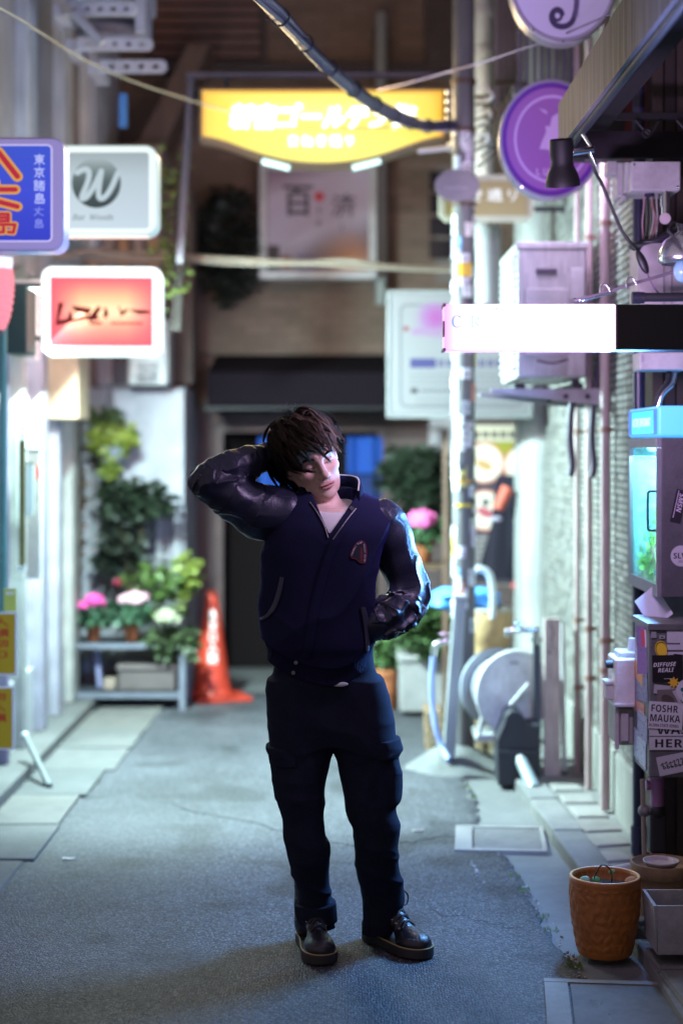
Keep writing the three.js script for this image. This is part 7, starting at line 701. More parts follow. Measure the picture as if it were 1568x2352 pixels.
// ---------------------------------------------------------------- the man
{
  const D = 5.22, k = D / F, mx = (px) => (px - CX) * k, my = (py) => EH + (HY - py) * k, man = thing('person', 'person in a dark varsity jacket, cargo trousers and boots, one hand behind the head', 'person');
  const smin = (a, b, r) => { const h = Math.max(r - Math.abs(a - b), 0) / r; return Math.min(a, b) - h * h * r * 0.25; }, smax = (a, b, r) => -smin(-a, -b, r);
  // meshes the zero level of a distance function: one vertex per crossed cell
  function nets(f, lo, hi, c) {
    const n = [0, 1, 2].map((i) => Math.ceil((hi[i] - lo[i]) / c) + 1), [nx, ny, nz] = n, v = new Float32Array(nx * ny * nz).fill(1), id = (i, j, l) => i + nx * (j + ny * l), B = 4;
    for (let bl = 0; bl < nz; bl += B) for (let bj = 0; bj < ny; bj += B) for (let bi = 0; bi < nx; bi += B) {
      const d = f(lo[0] + (bi + 1.5) * c, lo[1] + (bj + 1.5) * c, lo[2] + (bl + 1.5) * c), far = Math.abs(d) > c * 6.5;
      for (let l = bl; l < Math.min(nz, bl + B); l++) for (let j = bj; j < Math.min(ny, bj + B); j++) for (let i = bi; i < Math.min(nx, bi + B); i++) v[id(i, j, l)] = far ? d : f(lo[0] + i * c, lo[1] + j * c, lo[2] + l * c);
    }
    const vi = new Int32Array(nx * ny * nz).fill(-1), pos = [], E = [[0, 1], [2, 3], [4, 5], [6, 7], [0, 2], [1, 3], [4, 6], [5, 7], [0, 4], [1, 5], [2, 6], [3, 7]];
    for (let l = 0; l < nz - 1; l++) for (let j = 0; j < ny - 1; j++) for (let i = 0; i < nx - 1; i++) {
      const q = []; for (let m = 0; m < 8; m++) q.push(v[id(i + (m & 1), j + ((m >> 1) & 1), l + (m >> 2))]); let neg = 0; for (const x of q) if (x < 0) neg++; if (neg === 0 || neg === 8) continue;
      let sx = 0, sy = 0, sz = 0, ct = 0; for (const [a, b] of E) if ((q[a] < 0) !== (q[b] < 0)) { const t = q[a] / (q[a] - q[b]); sx += lerp(a & 1, b & 1, t); sy += lerp((a >> 1) & 1, (b >> 1) & 1, t); sz += lerp(a >> 2, b >> 2, t); ct++; }
      vi[id(i, j, l)] = pos.length / 3; pos.push(lo[0] + (i + sx / ct) * c, lo[1] + (j + sy / ct) * c, lo[2] + (l + sz / ct) * c);
    }
    const ix = [], quad = (a, b, d, e, flip) => { if (a < 0 || b < 0 || d < 0 || e < 0) return; flip ? ix.push(a, d, b, a, e, d) : ix.push(a, b, d, a, d, e); };
    for (let l = 1; l < nz - 1; l++) for (let j = 1; j < ny - 1; j++) for (let i = 1; i < nx - 1; i++) {
      const s = v[id(i, j, l)] < 0;
      if (s !== v[id(i + 1, j, l)] < 0) quad(vi[id(i, j - 1, l - 1)], vi[id(i, j, l - 1)], vi[id(i, j, l)], vi[id(i, j - 1, l)], !s);
      if (s !== v[id(i, j + 1, l)] < 0) quad(vi[id(i - 1, j, l - 1)], vi[id(i - 1, j, l)], vi[id(i, j, l)], vi[id(i, j, l - 1)], !s);
      if (s !== v[id(i, j, l + 1)] < 0) quad(vi[id(i - 1, j - 1, l)], vi[id(i, j - 1, l)], vi[id(i, j, l)], vi[id(i - 1, j, l)], !s);
    }
    const g = new THREE.BufferGeometry(), nor = new Float32Array(pos.length), e = c * 0.6; for (let m = 0; m < pos.length; m += 3) { const [x, y, z] = [pos[m], pos[m + 1], pos[m + 2]], a = V3(f(x + e, y, z) - f(x - e, y, z), f(x, y + e, z) - f(x, y - e, z), f(x, y, z + e) - f(x, y, z - e)).normalize(); nor[m] = a.x; nor[m + 1] = a.y; nor[m + 2] = a.z; }
    g.setAttribute('position', new THREE.Float32BufferAttribute(pos, 3)); g.setAttribute('normal', new THREE.BufferAttribute(nor, 3)); g.setIndex(ix); return g;
  }
  const cap = (x, y, z, a, b, ra, rb) => { const dx = b[0] - a[0], dy = b[1] - a[1], dz = b[2] - a[2], px = x - a[0], py = y - a[1], pz = z - a[2], t = clamp((px * dx + py * dy + pz * dz) / (dx * dx + dy * dy + dz * dz), 0, 1); return Math.hypot(px - dx * t, py - dy * t, pz - dz * t) - lerp(ra, rb, t); };
  const ell = (x, y, z, c, r) => { const X1 = (x - c[0]) / r[0], Y1 = (y - c[1]) / r[1], Z1 = (z - c[2]) / r[2], q = Math.hypot(X1, Y1, Z1); return q < 1e-6 ? -Math.min(...r) : q * (q - 1) / Math.hypot(X1 / r[0], Y1 / r[1], Z1 / r[2]); };
  // a stack of rings: rows [py, left px, right px, depth centre, half depth]
  const stack = (rows) => { const R = rows.map(([py, a, b, zc, h]) => [my(py), mx(a), mx(b), zc, h]), T = R.map((_, i) => { const a = R[Math.max(0, i - 1)], b = R[Math.min(R.length - 1, i + 1)]; return a.map((v, c) => (b[c] - v) / (b[0] - a[0])); }); return (x, y, z) => { let i = 0; while (i < R.length - 2 && y < R[i + 1][0]) i++; const A = R[i], B = R[i + 1], t = clamp((A[0] - y) / (A[0] - B[0]), 0, 1), g = B[0] - A[0], t2 = t * t, t3 = t2 * t, cub = (c) => (2 * t3 - 3 * t2 + 1) * A[c] + (t3 - 2 * t2 + t) * g * T[i][c] + (3 * t2 - 2 * t3) * B[c] + (t3 - t2) * g * T[i + 1][c], l = cub(1), r = cub(2), zc = cub(3), h = cub(4), a = (r - l) / 2, u = Math.abs(x - (l + r) / 2) / a, w = Math.abs(z - zc) / h, q = Math.pow(Math.pow(u, 2.3) + Math.pow(w, 2.3), 1 / 2.3); return Math.max((q - 1) * Math.min(a, h), y - R[0][0], R[R.length - 1][0] - y); }; };
  const place = (g) => { metreUV(g); g.translate(0, 0, -D); return g; };
  const fold = (x, y, z, s) => { const a = 1 - Math.abs(vnoise(x, y, z + s)); return a * a * a; };
  // cloth
  const woolB = tex(256, (u, v) => 0.5 * n128(u, v) + 0.5 * n256(u, v)), woolT = rep(woolB, 0.09);
  const wool = std([0.012, 0.013, 0.037], 0.95, { physical: true, specularIntensity: 0.15, bumpMap: woolT, bumpScale: 0.0012, sheen: 0.9, sheenRoughness: 0.5 }); wool.sheenColor.setRGB(0.035, 0.035, 0.28);
  const twillB = tex(256, (u, v) => 0.5 + 0.25 * Math.sin((u + v) * 402) + 0.3 * (n128(u, v) - 0.5)), cotton = std([0.018, 0.022, 0.042], 0.95, { physical: true, specularIntensity: 0.2, bumpMap: rep(twillB, 0.1), bumpScale: 0.0008, map: rep(grimeT, 0.5) });
  const hideB = tex(512, (u, v) => 0.4 * n64(u, v) + 0.35 * n128(u, v) + 0.25 * n32(u, v)), leather = std([0.012, 0.014, 0.030], 0.56, { physical: true, bumpMap: rep(hideB, 0.22), bumpScale: 0.0006, roughnessMap: rep(roughT, 0.2), specularIntensity: 0.8 });
  const ribB = tex(256, (u) => 0.5 + 0.5 * Math.sin(u * 6.2832 * 32)), rib = std([0.012, 0.013, 0.038], 0.95, { physical: true, specularIntensity: 0.15, bumpMap: rep(ribB, 0.16), bumpScale: 0.003 });
  // ---- trousers
  const legA = stack([[1560, 614, 757, 0, 0.1], [1640, 616, 764, 0, 0.105], [1725, 620, 765, 0, 0.102], [1784, 626, 753, 0.005, 0.097], [1836, 634, 748, 0.01, 0.09], [1880, 647, 745, 0.012, 0.082], [1916, 650, 748, 0.012, 0.08], [1939, 654, 759, 0.008, 0.08], [1974, 658, 758, 0, 0.078], [2048, 676, 760, -0.05, 0.075], [2092, 680, 764, -0.08, 0.073], [2150, 688, 768, -0.095, 0.072]]);
  const legB = stack([[1560, 764, 882, 0, 0.1], [1602, 762, 891, 0, 0.105], [1681, 764, 905, 0, 0.105], [1725, 765, 912, 0, 0.102], [1748, 773, 916, 0, 0.1], [1792, 782, 924, 0.005, 0.096], [1828, 789, 924, 0.01, 0.09], [1851, 793, 914, 0.012, 0.086], [1880, 800, 917, 0.014, 0.082], [1898, 808, 921, 0.012, 0.082], [1962, 813, 914, 0.0, 0.078], [2030, 822, 928, -0.05, 0.078], [2062, 830, 931, -0.08, 0.077], [2103, 834, 928, -0.1, 0.075], [2172, 832, 906, -0.12, 0.072]]);
  const hips = stack([[1470, 630, 866, 0, 0.115], [1528, 627, 870, 0, 0.118], [1602, 612, 889, 0, 0.118], [1650, 617, 898, 0, 0.116], [1712, 622, 908, 0, 0.1]]);
  const legs = (x, y, z) => { let d = smin(smin(legA(x, y, z), legB(x, y, z), 0.008), hips(x, y, z), 0.04) + 0.004; if (d > 0.06 || d < -0.06) return d; const t = sstep(0.1, 0.35, y) * sstep(0.86, 0.6, y), b = sstep(0.36, 0.16, y);
    d -= 0.006 * vnoise(x * 9 + y * 3, y * 5 - x * 4, z * 8) + (0.004 + 0.006 * b) * (fold(x * 6, y * 14 + x * 6, z * 6, 3) - 0.4) + 0.004 * t * (fold(x * 9 + y * 4, y * 13, z * 7, 9) - 0.4) + 0.006 * sstep(0.75, 0.9, y) * (fold(x * 12 + y * 7, y * 5, z * 6, 5) - 0.4); return d; };
  mesh('trousers', place(nets(legs, [-0.27, 0.04, -0.25], [0.24, 1.02, 0.17], 0.0058)), cotton, man);
  const rbox = (x, y, z, c, h, r) => { const a = Math.abs(x - c[0]) - h[0] + r, b = Math.abs(y - c[1]) - h[1] + r, e = Math.abs(z - c[2]) - h[2] + r; return Math.hypot(Math.max(a, 0), Math.max(b, 0), Math.max(e, 0)) + Math.min(Math.max(a, b, e), 0) - r; };
  for (const [cx, y0, y1, s] of [[898, 1722, 1846, 1], [640, 1738, 1836, -1]]) {
    const c = [mx(cx), my((y0 + y1) / 2), 0.01], h = [0.045, (y1 - y0) * k / 2, 0.07]; const pk = (x, y, z) => smax(legs(x, y, z) - 0.005 - 0.003 * vnoise(x * 16, y * 16, z * 16), rbox(x, y, z, c, h, 0.012), 0.01), p = mesh('pocket', place(nets(pk, [c[0] - 0.09, c[1] - 0.12, -0.12], [c[0] + 0.09, c[1] + 0.12, 0.13], 0.005)), cotton, man);
    const c2 = [c[0], my(y0 - 8), 0.01], fl = (x, y, z) => smax(legs(x, y, z) - 0.009, rbox(x, y, z, c2, [0.06, 0.03, 0.09], 0.006), 0.005); mesh('flap', place(nets(fl, [c[0] - 0.09, c2[1] - 0.05, -0.12], [c[0] + 0.09, c2[1] + 0.05, 0.13], 0.0045)), cotton, p);
  }
  { // turned-up cuff of the left-hand leg
    const cA = stack([[2090, 676, 768, -0.08, 0.078], [2110, 678, 770, -0.088, 0.08], [2134, 685, 771, -0.094, 0.078]]), cf = (x, y, z) => cA(x, y, z) - 0.004 - 0.004 * vnoise(x * 18, y * 12, z * 18); mesh('cuff', place(nets(cf, [-0.19, 0.06, -0.2], [0.02, 0.19, 0.02], 0.0045)), cotton, man); }
  // ---- jacket body
  const tor = stack([[1112, 712, 806, -0.04, 0.05], [1122, 688, 832, -0.04, 0.075], [1134, 656, 856, -0.035, 0.088], [1150, 634, 880, -0.03, 0.1], [1180, 616, 906, -0.015, 0.115], [1215, 604, 910, 0, 0.128], [1265, 587, 894, 0.004, 0.136], [1310, 587, 884, 0.006, 0.138], [1350, 589, 879, 0.008, 0.14], [1430, 592, 874, 0.012, 0.145], [1478, 598, 874, 0.014, 0.147], [1500, 602, 870, 0.012, 0.14], [1590, 608, 864, 0.01, 0.132]]);
  const hem = (x) => { const p = x / k + CX - 762; return my(1562 - 62 * Math.pow(p / (p < 0 ? 160 : 108), 2)); };
  const shell = (x, y, z) => { let d = tor(x, y, z) + 0.005; if (Math.abs(d) > 0.05) return d; const low = sstep(my(1160), my(1320), y); d -= 0.009 * vnoise(x * 7 + y * 2, y * 2.6, z * 7) + 0.010 * (fold(x * 10 - y * 5, y * 3.2, z * 5, 2) - 0.4) + 0.004 * (fold(x * 6 + y * 9, y * 8 - x * 5, z * 5, 7) - 0.4) * low; return d; };
  // the opening below the throat
  const La = [mx(720), my(1142)], Lb = [mx(757), my(1224)], Ra = [mx(810), my(1150)], half = (x, y, a, b, s) => { const dx = b[0] - a[0], dy = b[1] - a[1], l = Math.hypot(dx, dy); return s * ((x - a[0]) * dy - (y - a[1]) * dx) / l; };
  const vee = (x, y, z) => Math.max(half(x, y, La, Lb, 1), half(x, y, Ra, Lb, -1), -(z + 0.02));
  const hole = (x, y, z) => Math.max(Math.hypot(x - mx(760), (z + 0.04) * 1.05) - 0.07, my(1165) - y);
  const jacketD = (x, y, z) => { const d = shell(x, y, z); let o = Math.max(d, -(d + 0.012)); o = Math.max(o, vee(x, y, z) < 0.02 ? -vee(x, y, z) : -1, -hole(x, y, z)); return o; };
  const bodyD = (x, y, z) => { const d = shell(x, y, z), v = Math.min(vee(x, y, z), hole(x, y, z)); return Math.max(Math.max(d, -v), hem(x) + 0.052 - y); };
  const jacket = mesh('jacket', place(nets(bodyD, [-0.3, 0.87, -0.2], [0.23, 1.52, 0.21], 0.0058)), wool, man);
  const bandD = (x, y, z) => { const d = shell(x, y, z) + 0.006 + 0.004 * Math.sin((hem(x) + 0.052 - y) * 60); return Math.max(d, y - hem(x) - 0.054, hem(x) - y); };
  mesh('waistband', place(nets(bandD, [-0.3, 0.8, -0.2], [0.23, 1.05, 0.21], 0.005)), rib, jacket);
  const zAt = (px, py, off = 0.002) => { const x = mx(px), y = my(py); let z = 0.26; for (let i = 0; i < 90; i++) { const d = shell(x, y, z); if (d < 0.0006) break; z -= Math.max(0.0008, d * 0.6); } return V3(x, y, z + off - D); };
  // patch of cloth that follows the jacket front: a strip between two lines of pixels
  const strip = (name, A, B, mat, off, n = 24, m = 3) => { const ca = new THREE.CatmullRomCurve3(A.map(([a, b]) => V3(a, b, 0))), cb = new THREE.CatmullRomCurve3(B.map(([a, b]) => V3(a, b, 0))), pos = [], ix = [], uv = []; for (let i = 0; i <= n; i++) { const p = ca.getPoint(i / n), q = cb.getPoint(i / n); for (let j = -1; j <= m + 1; j++) { const t = clamp(j / m, 0, 1), e = j < 0 || j > m, w = zAt(lerp(p.x, q.x, t), lerp(p.y, q.y, t), e ? -0.003 : off); pos.push(w.x, w.y, w.z); uv.push(w.x, w.y); } } const c = m + 3; for (let i = 0; i < n; i++) for (let j = 0; j < c - 1; j++) { const a = i * c + j; ix.push(a, a + c, a + 1, a + 1, a + c, a + c + 1); } const g = new THREE.BufferGeometry(); g.setAttribute('position', new THREE.Float32BufferAttribute(pos, 3)); g.setAttribute('uv', new THREE.Float32BufferAttribute(uv, 2)); g.setIndex(ix); g.computeVertexNormals(); const mm = mat.clone(); mm.side = THREE.DoubleSide; return mesh(name, g, mm, jacket); };
  const welt = std([0.03, 0.034, 0.055], 0.5, { bumpMap: rep(hideB, 0.1), bumpScale: 0.001 });
  strip('placket', [[812, 1160], [786, 1196], [760, 1234], [735, 1300], [712, 1390], [700, 1470], [694, 1500]], [[826, 1168], [803, 1206], [776, 1250], [754, 1310], [733, 1396], [722, 1470], [716, 1500]], wool, 0.004, 40);
  strip('pocket_welt', [[646, 1318], [640, 1345], [628, 1382], [612, 1406], [598, 1416]], [[655, 1320], [650, 1350], [638, 1387], [618, 1412], [600, 1421]], welt, 0.005);
  strip('pocket_welt', [[826, 1386], [831, 1412], [836, 1448], [838, 1486]], [[838, 1386], [844, 1412], [848, 1448], [847, 1486]], welt, 0.006);
  { const z = new MB(); z.tube([[716, 1150], [732, 1172], [748, 1200], [757, 1228]].map(([a, b]) => zAt(a - 3, b + 2, 0.004)), 0.0022, 30, 6); z.tube([[812, 1162], [795, 1182], [777, 1206], [760, 1230]].map(([a, b]) => zAt(a + 5, b + 4, 0.004)), 0.0022, 30, 6); z.build('zip', std([0.2, 0.19, 0.18], 0.45, { metalness: 0.6 }), jacket);
    for (const [a, b] of [[808, 1166], [682, 1510], [676, 1533]]) { const s = new MB(), p = a > 700 ? zAt(a, b, 0.007) : zAt(a, b, 0.002); s.add(new THREE.CylinderGeometry(0.0062, 0.0075, 0.004, 18).rotateX(Math.PI / 2), new THREE.Matrix4().makeTranslation(p.x, p.y, p.z)); s.build('snap', std([0.25, 0.25, 0.28], 0.25, { metalness: 0.9 }), jacket); } }
  { // embroidered crest
    const t = canvasTex(256, 320, (c) => { c.clearRect(0, 0, 256, 320); c.lineJoin = 'round'; c.beginPath(); c.moveTo(20, 205); c.bezierCurveTo(40, 130, 90, 20, 150, 14); c.bezierCurveTo(220, 10, 236, 90, 234, 170); c.bezierCurveTo(232, 240, 226, 300, 200, 304); c.bezierCurveTo(150, 308, 130, 290, 110, 262); c.bezierCurveTo(80, 236, 24, 250, 20, 205); c.fillStyle = '#120f20'; c.fill(); c.strokeStyle = '#7c1c28'; c.lineWidth = 7; c.stroke(); c.strokeStyle = '#6f1a22'; c.lineWidth = 5; const r = RNG(5); for (let i = 0; i < 22; i++) { c.beginPath(); const y = 110 + i * 8; c.moveTo(138 + 24 * r(), y); c.quadraticCurveTo(150 + 40 * r(), y - 14, 176 + 10 * r(), y + 10 * r()); c.stroke(); }
      c.fillStyle = '#b4aeb0'; c.font = 'bold 27px sans-serif'; const put = (s, f) => [...s].forEach((ch, i) => { const [x, y, a] = f(i / (s.length - 1)); c.save(); c.translate(x, y); c.rotate(a); c.fillText(ch, -9, 9); c.restore(); }); put('CORNWALL MINOR', (u) => { const A = [[36, 196], [66, 122], [110, 56], [170, 34]], q = u * 3, i = Math.min(2, Math.floor(q)), f = q - i, a = A[i], b = A[i + 1]; return [lerp(a[0], b[0], f), lerp(a[1], b[1], f), lerp(-1.15, -0.2, u)]; }); put('HOCKEY ASSOC', (u) => [lerp(200, 212, Math.sin(u * 2.6)), lerp(64, 280, u), lerp(1.1, 1.65, Math.min(1, u * 2))]); });
    const pos = [], uv = [], ix = [], n = 14; for (let j = 0; j <= n; j++) for (let i = 0; i <= n; i++) { const p = zAt(lerp(801, 844, i / n), lerp(1235, 1290, j / n), 0.0035); pos.push(p.x, p.y, p.z); uv.push(i / n, 1 - j / n); } for (let j = 0; j < n; j++) for (let i = 0; i < n; i++) { const a = j * (n + 1) + i; ix.push(a, a + n + 1, a + 1, a + 1, a + n + 1, a + n + 2); } const g = new THREE.BufferGeometry(); g.setAttribute('position', new THREE.Float32BufferAttribute(pos, 3)); g.setAttribute('uv', new THREE.Float32BufferAttribute(uv, 2)); g.setIndex(ix); g.computeVertexNormals(); mesh('crest', g, std([1, 1, 1], 0.8, { map: t, transparent: true, alphaTest: 0.4, side: THREE.DoubleSide }), jacket); }
  // ---- sleeves
  const arm = (pts) => { const A = pts.map(([px, py, z, r]) => [[mx(px), my(py), z], r]); const L = [0]; for (let i = 1; i < A.length; i++) L.push(L[i - 1] + Math.hypot(...[0, 1, 2].map((q) => A[i][0][q] - A[i - 1][0][q]))); return (x, y, z) => { let d = 1e9, s = 0, c = null; for (let i = 0; i + 1 < A.length; i++) { const [a, ra] = A[i], [b, rb] = A[i + 1], dx = b[0] - a[0], dy = b[1] - a[1], dz = b[2] - a[2], t = clamp(((x - a[0]) * dx + (y - a[1]) * dy + (z - a[2]) * dz) / (dx * dx + dy * dy + dz * dz), 0, 1), e = Math.hypot(x - a[0] - dx * t, y - a[1] - dy * t, z - a[2] - dz * t) - lerp(ra, rb, t); if (e < d) { s = lerp(L[i], L[i + 1], t); c = [x - a[0] - dx * t, y - a[1] - dy * t, z - a[2] - dz * t]; } d = d > 1 ? e : smin(d, e, 0.03); } return [d, s, c, L[L.length - 1]]; }; };
  const sleeve = (pts, at, amp, seed) => { const f = arm(pts); return (x, y, z) => { const [d, s, c, L] = f(x, y, z); if (d > 0.05 || d < -0.045) return d; const l = Math.hypot(...c) + 1e-6, nx = c[0] / l, ny = c[1] / l, nz = c[2] / l, w = 0.36 + Math.exp(-Math.pow((s - at) / 0.09, 2)) + 0.7 * sstep(L - 0.16, L - 0.03, s); return d - amp * w * (fold(s * 12 + ny * 1.1 + nx * 0.8, nx * 1.3 + seed, nz * 1.5 + ny, seed) - 0.45) - 0.006 * vnoise(s * 9, nx * 1.5 + seed, nz * 1.5); }; };
  const slA = sleeve([[640, 1182, -0.01, 0.0902], [592, 1174, 0.01, 0.0810], [536, 1143, 0.05, 0.0644], [484, 1112, 0.085, 0.0460], [470, 1104, 0.085, 0.0368], [490, 1091, 0.075, 0.0405], [530, 1076, 0.045, 0.0478], [575, 1062, 0.0, 0.0442], [606, 1052, -0.04, 0.0377]], 0.24, 0.0085, 1);
  const slB = sleeve([[884, 1196, -0.015, 0.0681], [903, 1240, -0.02, 0.0644], [920, 1295, -0.03, 0.0626], [938, 1350, -0.035, 0.0607], [938, 1376, -0.03, 0.0607], [920, 1398, 0.0, 0.0570], [892, 1416, 0.048, 0.0515], [870, 1426, 0.066, 0.0460]], 0.31, 0.013, 11);
  mesh('sleeve', place(nets(slA, [mx(425), my(1300), -0.14], [mx(720), my(1005), 0.2], 0.005)), leather, jacket); mesh('sleeve', place(nets(slB, [mx(800), my(1500), -0.16], [mx(1010), my(1120), 0.18], 0.005)), leather, jacket);
  const cuffs = [[[598, 1055, -0.03, 0.042], [615, 1050, -0.045, 0.04], [636, 1046, -0.062, 0.036]], [[870, 1426, 0.07, 0.047], [854, 1431, 0.055, 0.046], [834, 1437, 0.012, 0.040]]].map((p, i) => { const f = arm(p); const c = (x, y, z) => f(x, y, z)[0] - 0.003 * vnoise(x * 30, y * 30, z * 30); return mesh('cuff', place(nets(c, [mx(p[0][0]) - 0.14, my(p[0][1]) - 0.1, -0.16], [mx(p[0][0]) + 0.14, my(p[0][1]) + 0.1, 0.17], 0.0045)), leather, jacket); });
  { const s = new MB(), p = V3(mx(616), my(1052), -0.045 + 0.041 - D); s.add(new THREE.SphereGeometry(0.0065, 14, 10).scale(1, 1, 0.5), new THREE.Matrix4().makeTranslation(p.x, p.y, p.z + 0.003)); s.build('snap', std([0.7, 0.6, 0.4], 0.25, { metalness: 0.9 }), jacket); }
  // ---- collar
  { const base = [[704, 1152, 0.035], [694, 1143, -0.005], [697, 1132, -0.06], [722, 1122, -0.105], [760, 1119, -0.12], [798, 1120, -0.108], [822, 1126, -0.06], [829, 1140, -0.005], [820, 1156, 0.04]].map(([a, b, z]) => V3(mx(a), my(b), z)), top = [[700, 1120, 0.022], [691, 1113, -0.01], [697, 1104, -0.06], [722, 1096, -0.10], [760, 1093, -0.112], [796, 1094, -0.10], [816, 1097, -0.058], [824, 1106, -0.005], [822, 1128, 0.034]].map(([a, b, z]) => V3(mx(a), my(b), z)), cb = new THREE.CatmullRomCurve3(base), ct = new THREE.CatmullRomCurve3(top), pos = [], ix = [], n = 60, mid = V3(mx(760), my(1125), -0.04);
    for (let i = 0; i <= n; i++) { const b = cb.getPoint(i / n), t = ct.getPoint(i / n), o = b.clone().sub(mid).setY(0).normalize().multiplyScalar(0.0065); for (const p of [b.clone().sub(o), b.clone().add(o), b.clone().lerp(t, 0.5).add(o.clone().multiplyScalar(1.3)), t.clone().add(o), t.clone().sub(o), b.clone().lerp(t, 0.5).sub(o)]) pos.push(p.x, p.y, p.z - D); } for (let i = 0; i < n; i++) for (let j = 0; j < 6; j++) { const a = i * 6 + j, b = i * 6 + (j + 1) % 6; ix.push(a, b, a + 6, b, b + 6, a + 6); } for (const [s, f] of [[0, 1], [n * 6, 0]]) for (let j = 1; j < 5; j++) f ? ix.push(s, s + j + 1, s + j) : ix.push(s, s + j, s + j + 1);
    const g = new THREE.BufferGeometry(); g.setAttribute('position', new THREE.Float32BufferAttribute(pos, 3)); g.setIndex(ix); g.computeVertexNormals(); metreUV(g); const m2 = rib.clone(); m2.side = THREE.DoubleSide; mesh('collar', g, m2, jacket); const e = new MB(); e.tube(top.map((p) => p.clone().add(V3(0, 0.001, -D))), 0.003, 60, 6); e.build('piping', std([0.4, 0.39, 0.36], 0.7), jacket); }
  // ---- shirt
  { const s2 = (x, y, z) => { const d = tor(x, y, z) + 0.02 - 0.004 * vnoise(x * 14, y * 8, z * 10); return Math.max(d, Math.min(Math.hypot(x - mx(763), (z + 0.045)) - 0.062, 1) > 0 ? -1 : -(Math.hypot(x - mx(763), z + 0.045) - 0.062) - 0, y - my(1150)); };
    const neck = (x, y, z) => { const d = tor(x, y, z) + 0.028 - 0.003 * vnoise(x * 14, y * 9, z * 10), cut = y - (my(1181) + Math.max(0, 0.085 - z) * 0.25 + 1.6 * Math.pow(x - mx(765), 2)); return smax(d, cut, 0.008); };
    mesh('t_shirt', place(nets(neck, [mx(690), my(1270), -0.1], [mx(850), my(1120), 0.17], 0.0045)), std([0.55, 0.54, 0.5], 0.85, { bumpMap: woolT, bumpScale: 0.0006, map: canvasTex(8, 8, (c) => { c.fillStyle = '#fff'; c.fillRect(0, 0, 8, 8); }) }), man);
    const h = new MB(); h.ball(1, mx(780), my(1559), 0.120 - D, [0.026, 0.008, 0.006], 20); h.build('shirt_hem', std([0.6, 0.6, 0.62], 0.85), man); }
  // ---- head, neck and hands: one skin surface
  const Rm = new THREE.Matrix4().makeRotationZ(0.315).multiply(new THREE.Matrix4().makeRotationX(0.24)).multiply(new THREE.Matrix4().makeRotationY(0.30)), eye = V3(0, 0, 0.08).applyMatrix4(Rm), O = V3(mx(732) - eye.x, my(1063) - eye.y, 0.045 - eye.z), H = Rm.clone().scale(V3(1.05, 1.05, 1.05)).setPosition(O), Hi = H.clone().invert(), tmp = V3();
  const head = (x, y, z) => { const ax = Math.abs(x);
    let d = ell(x, y, z, [0, 0.032, -0.014], [0.077, 0.088, 0.098]); d = smin(d, ell(x, y, z, [0, -0.03, 0.022], [0.064, 0.082, 0.064]), 0.03); d = smin(d, ell(x, y, z, [0, -0.072, 0.03], [0.051, 0.042, 0.054]), 0.025);
    d = smin(d, cap(ax, y, z, [0.058, -0.03, 0.0], [0.03, -0.092, 0.052], 0.016, 0.014), 0.02); d = smin(d, ell(x, y, z, [0, -0.103, 0.068], [0.022, 0.016, 0.018]), 0.018); d = smin(d, ell(ax, y, z, [0.042, -0.026, 0.058], [0.022, 0.016, 0.02]), 0.022);
    d = smin(d, cap(ax, y, z, [0.012, 0.016, 0.082], [0.046, 0.02, 0.066], 0.011, 0.01), 0.014); d = smax(d, -ell(ax, y, z, [0.031, -0.004, 0.098], [0.02, 0.012, 0.02]), 0.016); d = smin(d, ell(ax, y, z, [0.031, -0.003, 0.0685], [0.0165, 0.0125, 0.014]), 0.004);
    d = smax(d, -cap(ax, y, z, [0.02, -0.0075, 0.087], [0.043, -0.0065, 0.077], 0.0016, 0.0012), 0.003);
    d = smin(d, cap(x, y, z, [0, 0.008, 0.084], [0, -0.032, 0.104], 0.0075, 0.0105), 0.012); d = smin(d, ell(x, y, z, [0, -0.037, 0.106], [0.0115, 0.010, 0.0115]), 0.009); d = smin(d, ell(ax, y, z, [0.0125, -0.041, 0.094], [0.0075, 0.0075, 0.011]), 0.007); d = smax(d, -ell(ax, y, z, [0.0062, -0.0475, 0.0985], [0.0036, 0.003, 0.006]), 0.003);
    d = smin(d, ell(x, y, z, [0, -0.06, 0.078], [0.026, 0.016, 0.02]), 0.012); d = smin(d, ell(x, y, z, [0, -0.0655, 0.0925], [0.0235, 0.0052, 0.008]), 0.004); d = smin(d, ell(x, y, z, [0, -0.0758, 0.0905], [0.0195, 0.0062, 0.0085]), 0.004); d = smax(d, -cap(ax, y, z, [0, -0.0702, 0.102], [0.026, -0.0708, 0.088], 0.0016, 0.0012), 0.003); d = smax(d, -ell(x, y, z, [0, -0.086, 0.094], [0.016, 0.004, 0.006]), 0.006);
    const e = Math.hypot((ax - 0.078) / 0.011, (y + 0.008) / 0.031, (z + 0.008) / 0.02); let ear = (e - 1) * 0.011; ear = smax(ear, -ell(ax, y, z, [0.089, -0.006, -0.003], [0.007, 0.018, 0.010]), 0.005); return smin(d, ear, 0.006); };
  const nb = [mx(762), my(1215), -0.045], nt = V3(0, -0.045, -0.03).applyMatrix4(H), skinD = (x, y, z) => { tmp.set(x, y, z).applyMatrix4(Hi); let d = head(tmp.x, tmp.y, tmp.z); d = smin(d, cap(x, y, z, [nt.x, nt.y, nt.z], [nb[0], nb[1], nb[2]], 0.05, 0.062), 0.022); d = smin(d, cap(x, y, z, [mx(700), my(1200), -0.05], [mx(830), my(1200), -0.05], 0.055, 0.055), 0.03); d = smin(d, cap(x, y, z, [mx(735), my(1170), 0.0], [mx(756), my(1192), 0.02], 0.012, 0.02), 0.03); d = smin(d, Math.max(tor(x, y, z) + 0.042, y - my(1168), my(1205) - y), 0.025); return Math.max(d, my(1225) - y); };
  const hg = nets(skinD, [mx(655), my(1228), -0.2], [mx(850), my(925), 0.2], 0.0027);
